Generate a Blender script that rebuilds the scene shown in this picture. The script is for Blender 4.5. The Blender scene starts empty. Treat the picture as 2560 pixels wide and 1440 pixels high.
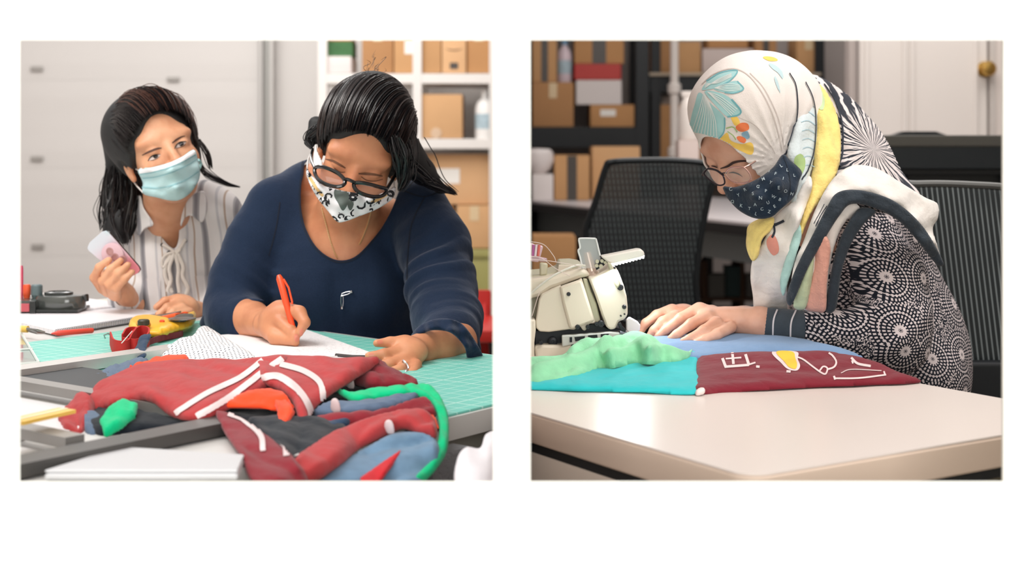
import bpy, bmesh, math, random
import numpy as np
from mathutils import Vector, Matrix
from mathutils.bvhtree import BVHTree
SC = bpy.context.scene
COL = SC.collection
F = 3500.0; H0 = 372.0; HC = 1.08; CX = 1280.0      # focal length in pixels, horizon row, eye height
RES = 1.0
rnd = random.Random(7)
V3 = lambda *a: np.array(a, float)

def W(px, py, d):
    return np.array([(px-CX)/F*d, d, HC-(py-H0)/F*d])
def TP(px, py, z=0.75):
    return W(px, py, F*(HC-z)/(py-H0))
def lin(h):
    if isinstance(h, str):
        h = h.lstrip('#'); c = [int(h[i:i+2], 16)/255 for i in (0, 2, 4)]
    else: c = [v/255 for v in h]
    return tuple((v/12.92 if v <= .04045 else ((v+.055)/1.055)**2.4) for v in c)+(1.0,)

# ------------------------------------------------------------------ materials
class G:
    def __init__(s, name):
        s.m = bpy.data.materials.new(name); s.m.use_nodes = True
        s.nt = s.m.node_tree; s.b = s.nt.nodes['Principled BSDF']
        s._tc = None
    def new(s, t): return s.nt.nodes.new(t)
    def put(s, sock, v):
        if isinstance(v, bpy.types.NodeSocket): s.nt.links.new(v, sock)
        elif v is not None: sock.default_value = v
    def m_(s, op, a, b=None, c=None, clamp=False):
        n = s.new('ShaderNodeMath'); n.operation = op; n.use_clamp = clamp
        for i, v in enumerate((a, b, c)):
            if v is not None: s.put(n.inputs[i], v)
        return n.outputs[0]
    def tc(s, out='Object'):
        if s._tc is None: s._tc = s.new('ShaderNodeTexCoord')
        return s._tc.outputs[out]
    def xyz(s, v=None):
        n = s.new('ShaderNodeSeparateXYZ'); s.put(n.inputs[0], v if v is not None else s.tc()); return n.outputs
    def comb(s, x, y, z=0.0):
        n = s.new('ShaderNodeCombineXYZ')
        for i, v in enumerate((x, y, z)): s.put(n.inputs[i], v)
        return n.outputs[0]
    def mix(s, f, a, b):
        n = s.new('ShaderNodeMix'); n.data_type = 'RGBA'
        s.put(n.inputs[0], f); s.put(n.inputs[6], a); s.put(n.inputs[7], b); return n.outputs[2]
    def noise(s, scale, det=3, vec=None, rough=.5):
        n = s.new('ShaderNodeTexNoise'); n.inputs['Scale'].default_value = scale; n.inputs['Detail'].default_value = det
        n.inputs['Roughness'].default_value = rough
        s.put(n.inputs['Vector'], vec if vec is not None else s.tc()); return n.outputs[0]
    def step(s, v, lo, hi):
        n = s.new('ShaderNodeMapRange'); n.interpolation_type = 'SMOOTHSTEP'
        s.put(n.inputs[0], v); n.inputs[1].default_value = lo; n.inputs[2].default_value = hi; return n.outputs[0]
    def color(s, c): s.put(s.b.inputs['Base Color'], c); return s
    def bump(s, h, st=.3, dist=.002):
        n = s.new('ShaderNodeBump'); n.inputs['Strength'].default_value = st; n.inputs['Distance'].default_value = dist
        s.put(n.inputs['Height'], h); s.put(s.b.inputs['Normal'], n.outputs[0]); return s
    def set(s, **k):
        for a, v in k.items(): s.b.inputs[a.replace('_', ' ')].default_value = v
        return s
MATS = {}
def M(name, col, rough=.6, metal=0., spec=.5, var=0., vs=30, bump=0., bs=200, bd=.001, **k):
    if name in MATS: return MATS[name]
    g = G(name); c = lin(col)
    if var:
        f = g.noise(vs, 4)
        a = tuple(max(0, v*(1-var)) for v in c[:3])+(1,); b = tuple(min(1, v*(1+var)) for v in c[:3])+(1,)
        g.color(g.mix(f, a, b))
    else: g.b.inputs['Base Color'].default_value = c
    g.set(Roughness=rough, Metallic=metal); g.b.inputs['Specular IOR Level'].default_value = spec
    if bump: g.bump(g.noise(bs, 4), bump, bd)
    for a, v in k.items(): g.b.inputs[a.replace('_', ' ')].default_value = v
    MATS[name] = g.m; return g.m
def cloth(name, col, var=.12, rough=.92, bs=900, bump=.35, fs=14, fb=.6):
    """woven cloth: fine weave bump plus broad soft creases"""
    if name in MATS: return MATS[name]
    g = G(name); c = lin(col)
    a = tuple(v*(1-var) for v in c[:3])+(1,); b = tuple(min(1, v*(1+var)) for v in c[:3])+(1,)
    g.color(g.mix(g.noise(60, 5), a, b)); g.set(Roughness=rough)
    g.b.inputs['Specular IOR Level'].default_value = .2
    cr_ = g.m_('ABSOLUTE', g.m_('SUBTRACT', g.noise(fs, 3), .5)); cr2 = g.m_('ABSOLUTE', g.m_('SUBTRACT', g.noise(fs*3.2, 2), .5))
    h = g.m_('ADD', g.m_('MULTIPLY', g.noise(bs, 2), .22), g.m_('ADD', g.m_('MULTIPLY', cr_, 5.0*fb), g.m_('MULTIPLY', cr2, 1.6*fb)))
    g.bump(h, bump*1.3, .004)
    g.b.inputs['Sheen Weight'].default_value = .15
    MATS[name] = g.m; return g.m

# ------------------------------------------------------------------ objects
def mesh_obj(name, V, Fc, mat=None, parent=None, smooth=True, mats=None, midx=None):
    me = bpy.data.meshes.new(name)
    me.from_pydata([tuple(map(float, v)) for v in V], [], [tuple(int(i) for i in f) for f in Fc])
    if mats:
        for m in mats: me.materials.append(m)
        if midx is not None: me.polygons.foreach_set('material_index', np.array(midx, np.int32))
    elif mat: me.materials.append(mat)
    if smooth: me.polygons.foreach_set('use_smooth', np.ones(len(me.polygons), bool))
    me.update()
    o = bpy.data.objects.new(name, me); COL.objects.link(o)
    if parent is not None: o.parent = parent
    return o
def empty(name, loc=(0, 0, 0)):
    o = bpy.data.objects.new(name, None); COL.objects.link(o); o.location = loc
    o.empty_display_size = .05
    return o
def fix(o, root):
    """parent o (built in world coordinates) under root without moving it"""
    o.parent = root; o.matrix_parent_inverse = Matrix.Translation(root.location).inverted() if root.type == 'EMPTY' else Matrix()
    return o
def tag(o, label=None, cat=None, group=None, kind=None):
    if label: o['label'] = label
    if cat: o['category'] = cat
    if group: o['group'] = group
    if kind: o['kind'] = kind
    return o
def struct(o): o['kind'] = 'structure'; return o
def thing(name, label, cat, loc, group=None):
    return tag(empty(name, tuple(map(float, loc))), label, cat, group)

class MB:
    """collects shapes into one mesh"""
    def __init__(s): s.V = []; s.F = []; s.n = 0
    def add(s, V, Fc):
        s.V.extend([tuple(map(float, v)) for v in V]); s.F.extend([tuple(i+s.n for i in f) for f in Fc]); s.n = len(s.V); return s
    def box(s, c, sz, R=None, bev=.0):
        bm = bmesh.new(); bmesh.ops.create_cube(bm, size=1)
        for v in bm.verts: v.co = Vector((v.co.x*sz[0], v.co.y*sz[1], v.co.z*sz[2]))
        if bev: bmesh.ops.bevel(bm, geom=bm.edges[:], offset=bev, segments=2, affect='EDGES', profile=.6)
        V = np.array([v.co[:] for v in bm.verts])
        if R is not None: V = V@np.array(R).T
        Fc = [[v.index for v in f.verts] for f in bm.faces]; bm.free()
        return s.add(V+np.array(c), Fc)
    def tube(s, pts, r, n=10, caps=True, flat=1.0):
        pts = np.array(pts, float); m = len(pts)
        rr = np.full(m, r) if np.isscalar(r) else np.array(r, float)
        t = np.gradient(pts, axis=0); t /= np.linalg.norm(t, axis=1)[:, None]+1e-12
        u = np.cross(t[0], [0, 0, 1.]);
        if np.linalg.norm(u) < .1: u = np.cross(t[0], [0, 1., 0])
        V = []
        for i in range(m):
            u = u-t[i]*np.dot(u, t[i]); u /= np.linalg.norm(u)+1e-12; w = np.cross(t[i], u)
            for k in range(n):
                a = 2*math.pi*k/n; V.append(pts[i]+rr[i]*(math.cos(a)*u+flat*math.sin(a)*w))
        Fc = [(i*n+k, i*n+(k+1) % n, (i+1)*n+(k+1) % n, (i+1)*n+k) for i in range(m-1) for k in range(n)]
        if caps: Fc += [tuple(range(n))[::-1], tuple((m-1)*n+k for k in range(n))]
        return s.add(V, Fc)
    def lathe(s, c, prof, n=28, R=None):
        V = []; m = len(prof)
        for r, z in prof:
            for k in range(n):
                a = 2*math.pi*k/n; V.append((r*math.cos(a), r*math.sin(a), z))
        V = np.array(V)
        if R is not None: V = V@np.array(R).T
        Fc = [(i*n+k, i*n+(k+1) % n, (i+1)*n+(k+1) % n, (i+1)*n+k) for i in range(m-1) for k in range(n)]
        Fc += [tuple(range(n))[::-1], tuple((m-1)*n+k for k in range(n))]
        return s.add(V+np.array(c), Fc)
    def prism(s, poly, z0, z1, fr=None):
        """polygon (a,b) pushed from z0 to z1; fr maps (a,b,c)->world"""
        n = len(poly); V = [(a, b, z0) for a, b in poly]+[(a, b, z1) for a, b in poly]
        if fr: V = [fr(*v) for v in V]
        Fc = [tuple(range(n))[::-1], tuple(range(n, 2*n))]+[(i, (i+1) % n, n+(i+1) % n, n+i) for i in range(n)]
        return s.add(V, Fc)
    def build(s, name, mat, parent=None, smooth=False, bev=0.):
        o = mesh_obj(name, s.V, s.F, mat, None, smooth)
        me = o.data; bm = bmesh.new(); bm.from_mesh(me); bmesh.ops.recalc_face_normals(bm, faces=bm.faces); bm.to_mesh(me); bm.free()
        if smooth == 'auto' or smooth:
            try: me.set_sharp_from_angle(angle=math.radians(38))
            except Exception: pass
        if bev:
            b = o.modifiers.new('bevel', 'BEVEL'); b.width = bev; b.segments = 2; b.limit_method = 'ANGLE'
        if parent is not None: fix(o, parent)
        return o

def rotz(a): c, s_ = math.cos(a), math.sin(a); return np.array([[c, -s_, 0], [s_, c, 0], [0, 0, 1.]])
def rotx(a): c, s_ = math.cos(a), math.sin(a); return np.array([[1, 0, 0], [0, c, -s_], [0, s_, c.real]])
def roty(a): c, s_ = math.cos(a), math.sin(a); return np.array([[c, 0, s_], [0, 1, 0], [-s_, 0, c]])
def crom(P, n, closed=False):
    """Catmull-Rom resample"""
    P = np.array(P, float); m = len(P)
    if m < 3 and not closed:
        t = np.linspace(0, 1, n)[:, None]; return P[0]*(1-t)+P[-1]*t
    T = np.linspace(0, m if closed else m-1, n, endpoint=not closed)
    out = []
    for t in T:
        i = int(t)
        if not closed and i >= m-1: i = m-2
        f = t-i
        g = (lambda k: P[k % m]) if closed else (lambda k: P[k] if 0 <= k < m else (2*P[0]-P[1] if k < 0 else 2*P[-1]-P[-2]))
        a, b, c, d = g(i-1), g(i), g(i+1), g(i+2)
        out.append(.5*((2*b)+(-a+c)*f+(2*a-5*b+4*c-d)*f*f+(-a+3*b-3*c+d)*f**3))
    return np.array(out)

# ------------------------------------------------------------------ signed distance fields
class Field:
    def __init__(s, lo, hi, h):
        s.lo = np.array(lo, float); s.h = h
        s.n = np.ceil((np.array(hi)-s.lo)/h).astype(int)+1
        s.A = np.full(s.n, .08, np.float32)
    def sub(s, lo, hi):
        i0 = np.clip(np.floor((np.array(lo)-s.lo)/s.h).astype(int), 0, s.n); i1 = np.clip(np.ceil((np.array(hi)-s.lo)/s.h).astype(int)+1, 0, s.n)
        if np.any(i1-i0 < 1): return None, None
        ax = [(s.lo[k]+s.h*np.arange(i0[k], i1[k])).astype(np.float32) for k in range(3)]
        return tuple(slice(i0[k], i1[k]) for k in range(3)), (ax[0][:, None, None], ax[1][None, :, None], ax[2][None, None, :])
    def comb(s, sl, b, k, mode='u'):
        a = s.A[sl]
        if mode == 'u':
            h = np.maximum(k-np.abs(a-b), 0)/k if k > 0 else 0
            s.A[sl] = np.minimum(a, b)-h*h*k*.25
        elif mode == 's':
            b = -b; h = np.maximum(k-np.abs(a-b), 0)/k if k > 0 else 0
            s.A[sl] = np.maximum(a, b)+h*h*k*.25
    def cone(s, a, b, ra, rb, k=.006, flat=None, mode='u'):
        a = np.array(a, float); b = np.array(b, float); m = max(ra, rb)*1.05+k+3*s.h
        sl, g = s.sub(np.minimum(a, b)-m, np.maximum(a, b)+m)
        if sl is None: return s
        ab = b-a; L = float(ab@ab)+1e-12
        t = np.clip(((g[0]-a[0])*ab[0]+(g[1]-a[1])*ab[1]+(g[2]-a[2])*ab[2])/L, 0, 1)
        w = [g[i]-a[i]-t*ab[i] for i in range(3)]
        if flat is not None:
            n, sc = flat; n = np.array(n, float); n /= np.linalg.norm(n)
            c = (w[0]*n[0]+w[1]*n[1]+w[2]*n[2])*(1/sc-1)
            w = [w[i]+c*n[i] for i in range(3)]
        d = np.sqrt(w[0]**2+w[1]**2+w[2]**2)-(ra+(rb-ra)*t)
        if flat is not None: d = d*min(1, flat[1]*1.3)
        s.comb(sl, d.astype(np.float32), k, mode); return s
    def ell(s, c, r, R=None, k=.006, mode='u'):
        c = np.array(c, float); r = np.array(r, float); m = r.max()+k+3*s.h
        sl, g = s.sub(c-m, c+m)
        if sl is None: return s
        p = [g[i]-c[i] for i in range(3)]
        if R is not None: p = [p[0]*R[0][i]+p[1]*R[1][i]+p[2]*R[2][i] for i in range(3)]
        k0 = np.sqrt((p[0]/r[0])**2+(p[1]/r[1])**2+(p[2]/r[2])**2); k1 = np.sqrt((p[0]/r[0]**2)**2+(p[1]/r[1]**2)**2+(p[2]/r[2]**2)**2)+1e-6
        s.comb(sl, (k0*(k0-1)/k1).astype(np.float32), k, mode); return s
    def chain(s, pts, k=.006, flat=None, kin=.004):
        """pts: (px,py,d,r_px) in the photograph's frame, radius in pixels at that distance"""
        Q = [(W(p[0], p[1], p[2]), p[3]*p[2]/F) for p in pts]
        for i in range(len(Q)-1): s.cone(Q[i][0], Q[i+1][0], Q[i][1], Q[i+1][1], k if i == 0 else max(kin, .0035), flat)
        return s
    def pell(s, px, py, d, rx, rz, ry, rot=0., k=.01, mode='u'):
        """ellipsoid placed by pixel, rx/rz in pixels, ry in metres, rot about the view axis (deg, clockwise in picture)"""
        q = d/F; return s.ell(W(px, py, d), (rx*q, ry, rz*q), roty(math.radians(rot)), k, mode)
    def disp(s, fn, lo=None, hi=None):
        sl, g = s.sub(s.lo if lo is None else lo, s.lo+s.h*s.n if hi is None else hi)
        if sl is None: return s
        a = s.A[sl]; w = np.clip(1-np.abs(a)/.04, 0, 1)
        s.A[sl] = a+(fn(*g)*w).astype(np.float32); return s
    def mesh(s, smooth=1):
        A = s.A; A[0] = A[-1] = .05; A[:, 0] = A[:, -1] = .05; A[:, :, 0] = A[:, :, -1] = .05
        S = A < 0
        c = np.zeros(tuple(np.array(A.shape)-1), np.uint8); o = [slice(0, -1), slice(1, None)]
        for i in (0, 1):
            for j in (0, 1):
                for k in (0, 1): c += S[o[i], o[j], o[k]]
        I = np.argwhere((c > 0) & (c < 8)); n = len(I)
        vid = np.full(c.shape, -1, np.int32); vid[I[:, 0], I[:, 1], I[:, 2]] = np.arange(n)
        P = np.zeros((n, 3)); cnt = np.zeros(n)
        cor = [(i, j, k) for i in (0, 1) for j in (0, 1) for k in (0, 1)]
        for a in cor:
            for ax in range(3):
                if a[ax]: continue
                b = list(a); b[ax] = 1
                va = A[I[:, 0]+a[0], I[:, 1]+a[1], I[:, 2]+a[2]]; vb = A[I[:, 0]+b[0], I[:, 1]+b[1], I[:, 2]+b[2]]
                mk = (va < 0) != (vb < 0); t = np.where(mk, va/np.where(mk, va-vb, 1), 0)
                q = np.tile(np.array(a, float), (n, 1)); q[:, ax] += t
                P += q*mk[:, None]; cnt += mk
        P = (P/cnt[:, None]+I)*s.h+s.lo
        Q = []
        for ax in range(3):
            u, v = [(1, 2), (2, 0), (0, 1)][ax]
            sa = [slice(None)]*3; sb = [slice(None)]*3; sa[ax] = slice(0, -1); sb[ax] = slice(1, None)
            E = np.argwhere(S[tuple(sa)] != S[tuple(sb)])
            E = E[(E[:, u] > 0) & (E[:, v] > 0)]
            def cell(du, dv):
                X = E.copy(); X[:, u] -= du; X[:, v] -= dv; return vid[X[:, 0], X[:, 1], X[:, 2]]
            q = np.stack([cell(1, 1), cell(0, 1), cell(0, 0), cell(1, 0)], 1)
            ins = S[E[:, 0], E[:, 1], E[:, 2]]
            q[~ins] = q[~ins][:, ::-1]; Q.append(q)
        Q = np.concatenate(Q)
        Q = Q[(Q >= 0).all(1)]
        for _ in range(smooth):
            acc = np.zeros((n, 3)); ct = np.zeros(n)
            for a, b in ((0, 1), (1, 2), (2, 3), (3, 0)):
                for x, y in ((a, b), (b, a)):
                    for kk in range(3): acc[:, kk] += np.bincount(Q[:, x], P[Q[:, y], kk], n)
                    ct += np.bincount(Q[:, x], minlength=n)
            P = P*.4+.6*acc/np.maximum(ct, 1)[:, None]
        return P, Q

def clip(V, Fc, f):
    """keep the part of a mesh where f(vertex) > 0, cutting faces on the line"""
    V = np.array(V, float); f = np.array(f, float); Fc = [tuple(q) for q in Fc]
    keep = f > 0; out = []; newV = list(map(tuple, V)); em = {}
    def cut(a, b):
        key = (a, b) if a < b else (b, a)
        if key not in em:
            t = f[a]/(f[a]-f[b]); em[key] = len(newV); newV.append(tuple(V[a]*(1-t)+V[b]*t))
        return em[key]
    for q in Fc:
        kk = [keep[i] for i in q]
        if all(kk): out.append(q)
        elif any(kk):
            r = []
            for i in range(len(q)):
                a, b = q[i], q[(i+1) % len(q)]
                if keep[a]: r.append(a)
                if keep[a] != keep[b]: r.append(cut(a, b))
            if len(r) > 2: out.append(tuple(r))
    used = sorted({i for q in out for i in q}); mp = {a: i for i, a in enumerate(used)}
    return np.array([newV[i] for i in used]), [tuple(mp[i] for i in q) for q in out]
def polysd(px, py, poly):
    """signed distance to polygon, inside positive"""
    px = np.asarray(px, float); py = np.asarray(py, float); P = np.array(poly, float); n = len(P)
    d = np.full(px.shape, 1e9); ins = np.zeros(px.shape, bool)
    for i in range(n):
        a, b = P[i], P[(i+1) % n]; e = b-a; L = e@e+1e-12
        t = np.clip(((px-a[0])*e[0]+(py-a[1])*e[1])/L, 0, 1)
        d = np.minimum(d, np.hypot(px-a[0]-t*e[0], py-a[1]-t*e[1]))
        cr = ((a[1] > py) != (b[1] > py)) & (px < (b[0]-a[0])*(py-a[1])/(b[1]-a[1]+1e-12)+a[0]); ins ^= cr
    return np.where(ins, d, -d)
def topx(V):
    V = np.asarray(V); return CX+F*V[:, 0]/V[:, 1], H0-F*(V[:, 2]-HC)/V[:, 1]
def inv_depth(ctrl):
    """1/d interpolated over the picture: best plane plus soft residuals"""
    C = np.array(ctrl, float); A = np.c_[np.ones(len(C)), C[:, 0], C[:, 1]]; y = 1/C[:, 2]
    co, *_ = np.linalg.lstsq(A, y, rcond=1e-9 if len(C) > 3 else None); r = y-A@co
    def f(px, py):
        px = np.asarray(px, float); py = np.asarray(py, float)
        w = [1/((px-c[0])**2+(py-c[1])**2+60)**1.2 for c in C]; S = sum(w)
        return 1/(co[0]+co[1]*px+co[2]*py+sum(wi*ri for wi, ri in zip(w, r))/S)
    return f
_ph = np.random.RandomState(3)
WD = [(_ph.randn(3), _ph.rand()*6.28) for _ in range(24)]
def wob(X, Y, Z, fr, n=5, off=0):
    s = 0
    for i in range(n):
        d, p = WD[(i+off) % 24]; d = d/np.linalg.norm(d)*fr*(1+.35*i); s = s+np.sin(X*d[0]+Y*d[1]+Z*d[2]+p)/(1+.4*i)
    return s/2.2
def puff(name, poly, th, mat, parent=None, inner=(), step=6, edge=None, wr=0, wf=60, off=0, n=(0, -.55, .83), smooth_poly=True, back=.5, mats=None, dirw=None):
    """soft solid cloth/pad: outline (px,py,d) with real distances, rounded section th metres thick, creases wr metres deep"""
    P = np.array(poly, float)
    C = list(map(tuple, P))+list(inner); df = inv_depth(C)
    O = crom(P[:, :2], max(40, len(P)*8), True) if smooth_poly else P[:, :2]
    x0, y0 = O.min(0)-step; x1, y1 = O.max(0)+step
    nx = int((x1-x0)/step)+2; ny = int((y1-y0)/step)+2
    gx, gy = np.meshgrid(x0+step*np.arange(nx), y0+step*np.arange(ny), indexing='ij')
    V = np.c_[gx.ravel(), gy.ravel(), np.zeros(nx*ny)]
    Fc = [(i*ny+j, i*ny+j+1, (i+1)*ny+j+1, (i+1)*ny+j) for i in range(nx-1) for j in range(ny-1)]
    V, Fc = clip(V, Fc, polysd(V[:, 0], V[:, 1], O))
    sd = np.maximum(polysd(V[:, 0], V[:, 1], O), 0); sd[sd < .35] = 0
    e = edge or 30.; t = np.clip(sd/e, 0, 1); prof = np.sqrt(np.maximum(0, 1-(1-t)**2))
    d = df(V[:, 0], V[:, 1]); B = np.stack([(V[:, 0]-CX)/F*d, d, HC-(V[:, 1]-H0)/F*d], 1)
    n = np.array(n, float); n /= np.linalg.norm(n)
    h = th*prof
    if wr:
        if dirw is not None:
            q = B@np.array(dirw, float); wv = .6*np.sin(q*wf+wob(B[:, 0], B[:, 1], B[:, 2], wf*.35, 4, off)*2)+.4*wob(B[:, 0], B[:, 1], B[:, 2], wf, 5, off)
        else:
            Bc = B-B.mean(0); ev, ew = np.linalg.eigh(Bc.T@Bc); ma, ca = ew[:, 2], ew[:, 1]; s_, r__ = Bc@ca, Bc@ma
            lo_ = wob(B[:, 0], B[:, 1], B[:, 2], wf*.4, 4, off); md_ = wob(B[:, 0], B[:, 1], B[:, 2], wf*.9, 4, off+5)
            wv = (np.abs(np.sin(s_*wf*1.5+r__*wf*.25+lo_*2.2))-.5)*(1.1+.7*lo_)+.6*(np.abs(np.sin((s_*.6+r__*.8)*wf*1.3+md_*1.8))-.5)+.35*md_
        h = h+wr*wv*np.clip(t*1.5, 0, 1)
    Ft = B+n*h[:, None]; Bk = B-n*(h*back+.0004)[:, None]
    m = len(V); idx = np.arange(m)+m
    Vall = np.r_[Ft, Bk]
    on = sd <= 0; remap = np.where(on, np.arange(m), idx)
    out = [q for q in Fc]+[tuple(remap[i] for i in q[::-1]) for q in Fc]
    used = np.unique(np.concatenate([np.array(q) for q in out])); mp = -np.ones(2*m, int); mp[used] = np.arange(len(used))
    o = mesh_obj(name, Vall[used], [tuple(mp[list(q)]) for q in out], mat, None, True)
    if parent is not None: fix(o, parent)
    return o
CAMP = Vector((0, 0, HC))
def bvh(*objs):
    V = []; Fc = []
    for o in objs:
        b = len(V); me = o.data; V += [v.co[:] for v in me.vertices]; Fc += [tuple(i+b for i in p.vertices) for p in me.polygons]
    return BVHTree.FromPolygons(V, Fc)
def hit(t, px, py):
    d = Vector(((px-CX)/F, 1, -(py-H0)/F)).normalized()
    r = t.ray_cast(CAMP, d)
    if r[0] is None: return None
    n = r[1]
    if n.dot(d) > 0: n = -n
    return np.array(r[0]), np.array(n)
def lay(name, t, V2, Fc, mat, parent=None, off=.0012, mats=None, lift=None):
    """printed or stitched marking: a thin layer following the surface it lies on"""
    pts = []; ok = []
    for i, (x, y) in enumerate(V2):
        h = hit(t, x, y)
        ok.append(h is not None); o_ = off if lift is None else off+lift[i]
        pts.append(h[0]+h[1]*o_ if h else V3(0, 0, 0))
    G_ = [q for q in Fc if all(ok[i] for i in q)]
    # drop faces that jump across a silhouette
    P = np.array(pts)
    G_ = [q for q in G_ if max(np.linalg.norm(P[q[i]]-P[q[i-1]]) for i in range(len(q))) < .03]
    if not G_: return None
    used = sorted({i for q in G_ for i in q}); mp = {a: i for i, a in enumerate(used)}
    o = mesh_obj(name, P[used], [tuple(mp[i] for i in q) for q in G_], mat, None, True)
    if parent is not None: fix(o, parent)
    return o
def patch2(poly, step=5, smooth=True):
    P = np.array(poly, float); O = crom(P, max(30, len(P)*8), True) if smooth else P
    x0, y0 = O.min(0)-step; x1, y1 = O.max(0)+step; nx = int((x1-x0)/step)+2; ny = int((y1-y0)/step)+2
    gx, gy = np.meshgrid(x0+step*np.arange(nx), y0+step*np.arange(ny), indexing='ij')
    V = np.c_[gx.ravel(), gy.ravel(), np.zeros(nx*ny)]
    Fc = [(i*ny+j, i*ny+j+1, (i+1)*ny+j+1, (i+1)*ny+j) for i in range(nx-1) for j in range(ny-1)]
    V, Fc = clip(V, Fc, polysd(V[:, 0], V[:, 1], O)); return V[:, :2], Fc
def line2(pts, w, n=None):
    P = np.array(pts, float); L = np.sum(np.hypot(*np.diff(P, axis=0).T)); n = n or max(4, int(L/5))
    Q = crom(P, n); t = np.gradient(Q, axis=0); t /= np.linalg.norm(t, axis=1)[:, None]+1e-9; nn = np.c_[-t[:, 1], t[:, 0]]
    ww = np.full(n, w/2.) if np.isscalar(w) else np.interp(np.linspace(0, 1, n), np.linspace(0, 1, len(w)), w)/2
    k = 3 if np.max(ww) < 6 else 5; V = []
    for a in np.linspace(-1, 1, k): V.append(Q+nn*(ww*a)[:, None])
    V = np.concatenate(V); Fc = [(j*n+i, j*n+i+1, (j+1)*n+i+1, (j+1)*n+i) for j in range(k-1) for i in range(n-1)]
    return V, Fc
def marks(name, t, shapes, mat, parent=None, off=.0012):
    r = None
    if parent is not None and 1 < len(shapes) <= 90:      # each printed shape is a piece of its own
        for a, b in shapes: r = lay(name, t, a, b, mat, parent, off) or r
        return r
    V = []; Fc = []
    for a, b in shapes:
        n = len(V); V += list(map(tuple, a)); Fc += [tuple(i+n for i in q) for q in b]
    return lay(name, t, V, Fc, mat, parent, off)
def glyph(ch, cx, cy, size, rot=0., shear=0.):
    """a letter's outline in picture units"""
    cu = bpy.data.curves.new('g', 'FONT'); cu.body = ch; cu.size = 1; cu.align_x = 'CENTER'; cu.align_y = 'CENTER'; cu.offset = .01
    ob = bpy.data.objects.new('g', cu); me = bpy.data.meshes.new_from_object(ob)
    V = np.array([v.co[:2] for v in me.vertices]) if len(me.vertices) else np.zeros((0, 2)); Fc = [tuple(p.vertices) for p in me.polygons]
    bpy.data.objects.remove(ob); bpy.data.curves.remove(cu); bpy.data.meshes.remove(me)
    if len(V):
        V[:, 1] *= -1; V[:, 0] += shear*V[:, 1]; a = math.radians(rot); c, s_ = math.cos(a), math.sin(a)
        V = np.c_[V[:, 0]*c-V[:, 1]*s_, V[:, 0]*s_+V[:, 1]*c]*size+np.array([cx, cy])
    return V, Fc
# ================================================================== camera, light, setting
cam = bpy.data.cameras.new('camera'); camo = bpy.data.objects.new('camera', cam); COL.objects.link(camo)
camo.location = (0, 0, HC); camo.rotation_euler = (math.pi/2, 0, 0)
cam.sensor_width = 36; cam.lens = 36*F/2560; cam.shift_y = -(720-H0)/2560.0; cam.clip_start = .05
cam.dof.use_dof = True; cam.dof.focus_distance = 2.12; cam.dof.aperture_fstop = cam.lens/1000/.0105
SC.camera = camo
vs = SC.view_settings; vs.view_transform = 'Standard'; vs.look = 'None'; vs.gamma = 1; vs.exposure = 0
wd = bpy.data.worlds.new('World'); SC.world = wd; wd.use_nodes = True
bg = wd.node_tree.nodes['Background']; bg.inputs[0].default_value = (1.0, .985, .965, 1); bg.inputs[1].default_value = .72
def area(name, loc, aim, sx, sy, power, col=(1, .97, .94)):
    L = bpy.data.lights.new(name, 'AREA'); L.shape = 'RECTANGLE'; L.size = sx; L.size_y = sy; L.energy = power; L.color = col
    o = bpy.data.objects.new(name, L); COL.objects.link(o); o.location = loc
    o.rotation_euler = (Vector(aim)-Vector(loc)).to_track_quat('-Z', 'Y').to_euler(); return o
area('ceiling_light_left', (-1.1, 1.75, 2.5), (-.6, 2.5, .8), 1.5, .7, 34)
area('ceiling_light_left_rear', (-1.4, 5.6, 3.0), (-1.4, 6.4, .5), 2.4, 2.2, 112)
area('ceiling_light_right', (.9, 1.8, 2.5), (.6, 2.2, .8), 1.3, .7, 24, (1, .96, .94))
area('ceiling_light_right_rear', (1.4, 5.2, 3.0), (1.4, 6.2, .5), 2.2, 2.0, 68, (1, .95, .9))
area('added_front_fill', (0, -2.0, 1.7), (0, 1.36, .75), 3.8, 2.2, 128, (1, .99, .965))  # added lamp behind the camera, whitens the cream margin and fills the faces

WY = 1.36; WT = .022
page_cream = M('cream_page_margin', (253, 252, 243), .9, spec=.1)  # cream page margin around both views, built as a wall with openings
def opening_wall():
    xs = [-3.4]+[(p-CX)/F*WY for p in (50.5, 1232.5, 1326.5, 2508.5)]+[3.4]
    zt = HC-(100.5-H0)/F*WY; zb = HC-(1202.5-H0)/F*WY; zs = [0, zb, zt, 2.9]
    m = MB(); fl = .02
    V = []; Fc = []
    solid = lambda i, j: not (j == 1 and i in (1, 3))
    X = [[x]*2 for x in xs]
    def X_(i, back):   # the reveals splay outward toward the rooms
        x = xs[i]
        if back and i in (1, 3): x -= fl
        if back and i in (2, 4): x += fl*.3
        return x
    def Z_(j, back):
        z = zs[j]
        if back and j == 1: z -= fl
        if back and j == 2: z += fl
        return z
    for b, y in ((0, WY), (1, WY+WT)):
        for j in range(4):
            for i in range(6): V.append((X_(i, b), y, Z_(j, b)))
    I = lambda b, i, j: b*24+j*6+i
    for j in range(3):
        for i in range(5):
            if solid(i, j):
                Fc.append((I(0, i, j), I(0, i+1, j), I(0, i+1, j+1), I(0, i, j+1)))
                Fc.append((I(1, i, j), I(1, i, j+1), I(1, i+1, j+1), I(1, i+1, j)))
            for (a, c, nb) in (((i, j), (i+1, j), (i, j-1)), ((i+1, j), (i+1, j+1), (i+1, j)), ((i+1, j+1), (i, j+1), (i, j+1)), ((i, j+1), (i, j), (i-1, j))):
                o_ = not (0 <= nb[0] < 5 and 0 <= nb[1] < 3) or not solid(*nb)
                if solid(i, j) and o_: Fc.append((I(0, *a), I(0, *c), I(1, *c), I(1, *a)))
    m.add(V, Fc); return struct(m.build('wall_page_margin', page_cream))
opening_wall()
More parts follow.
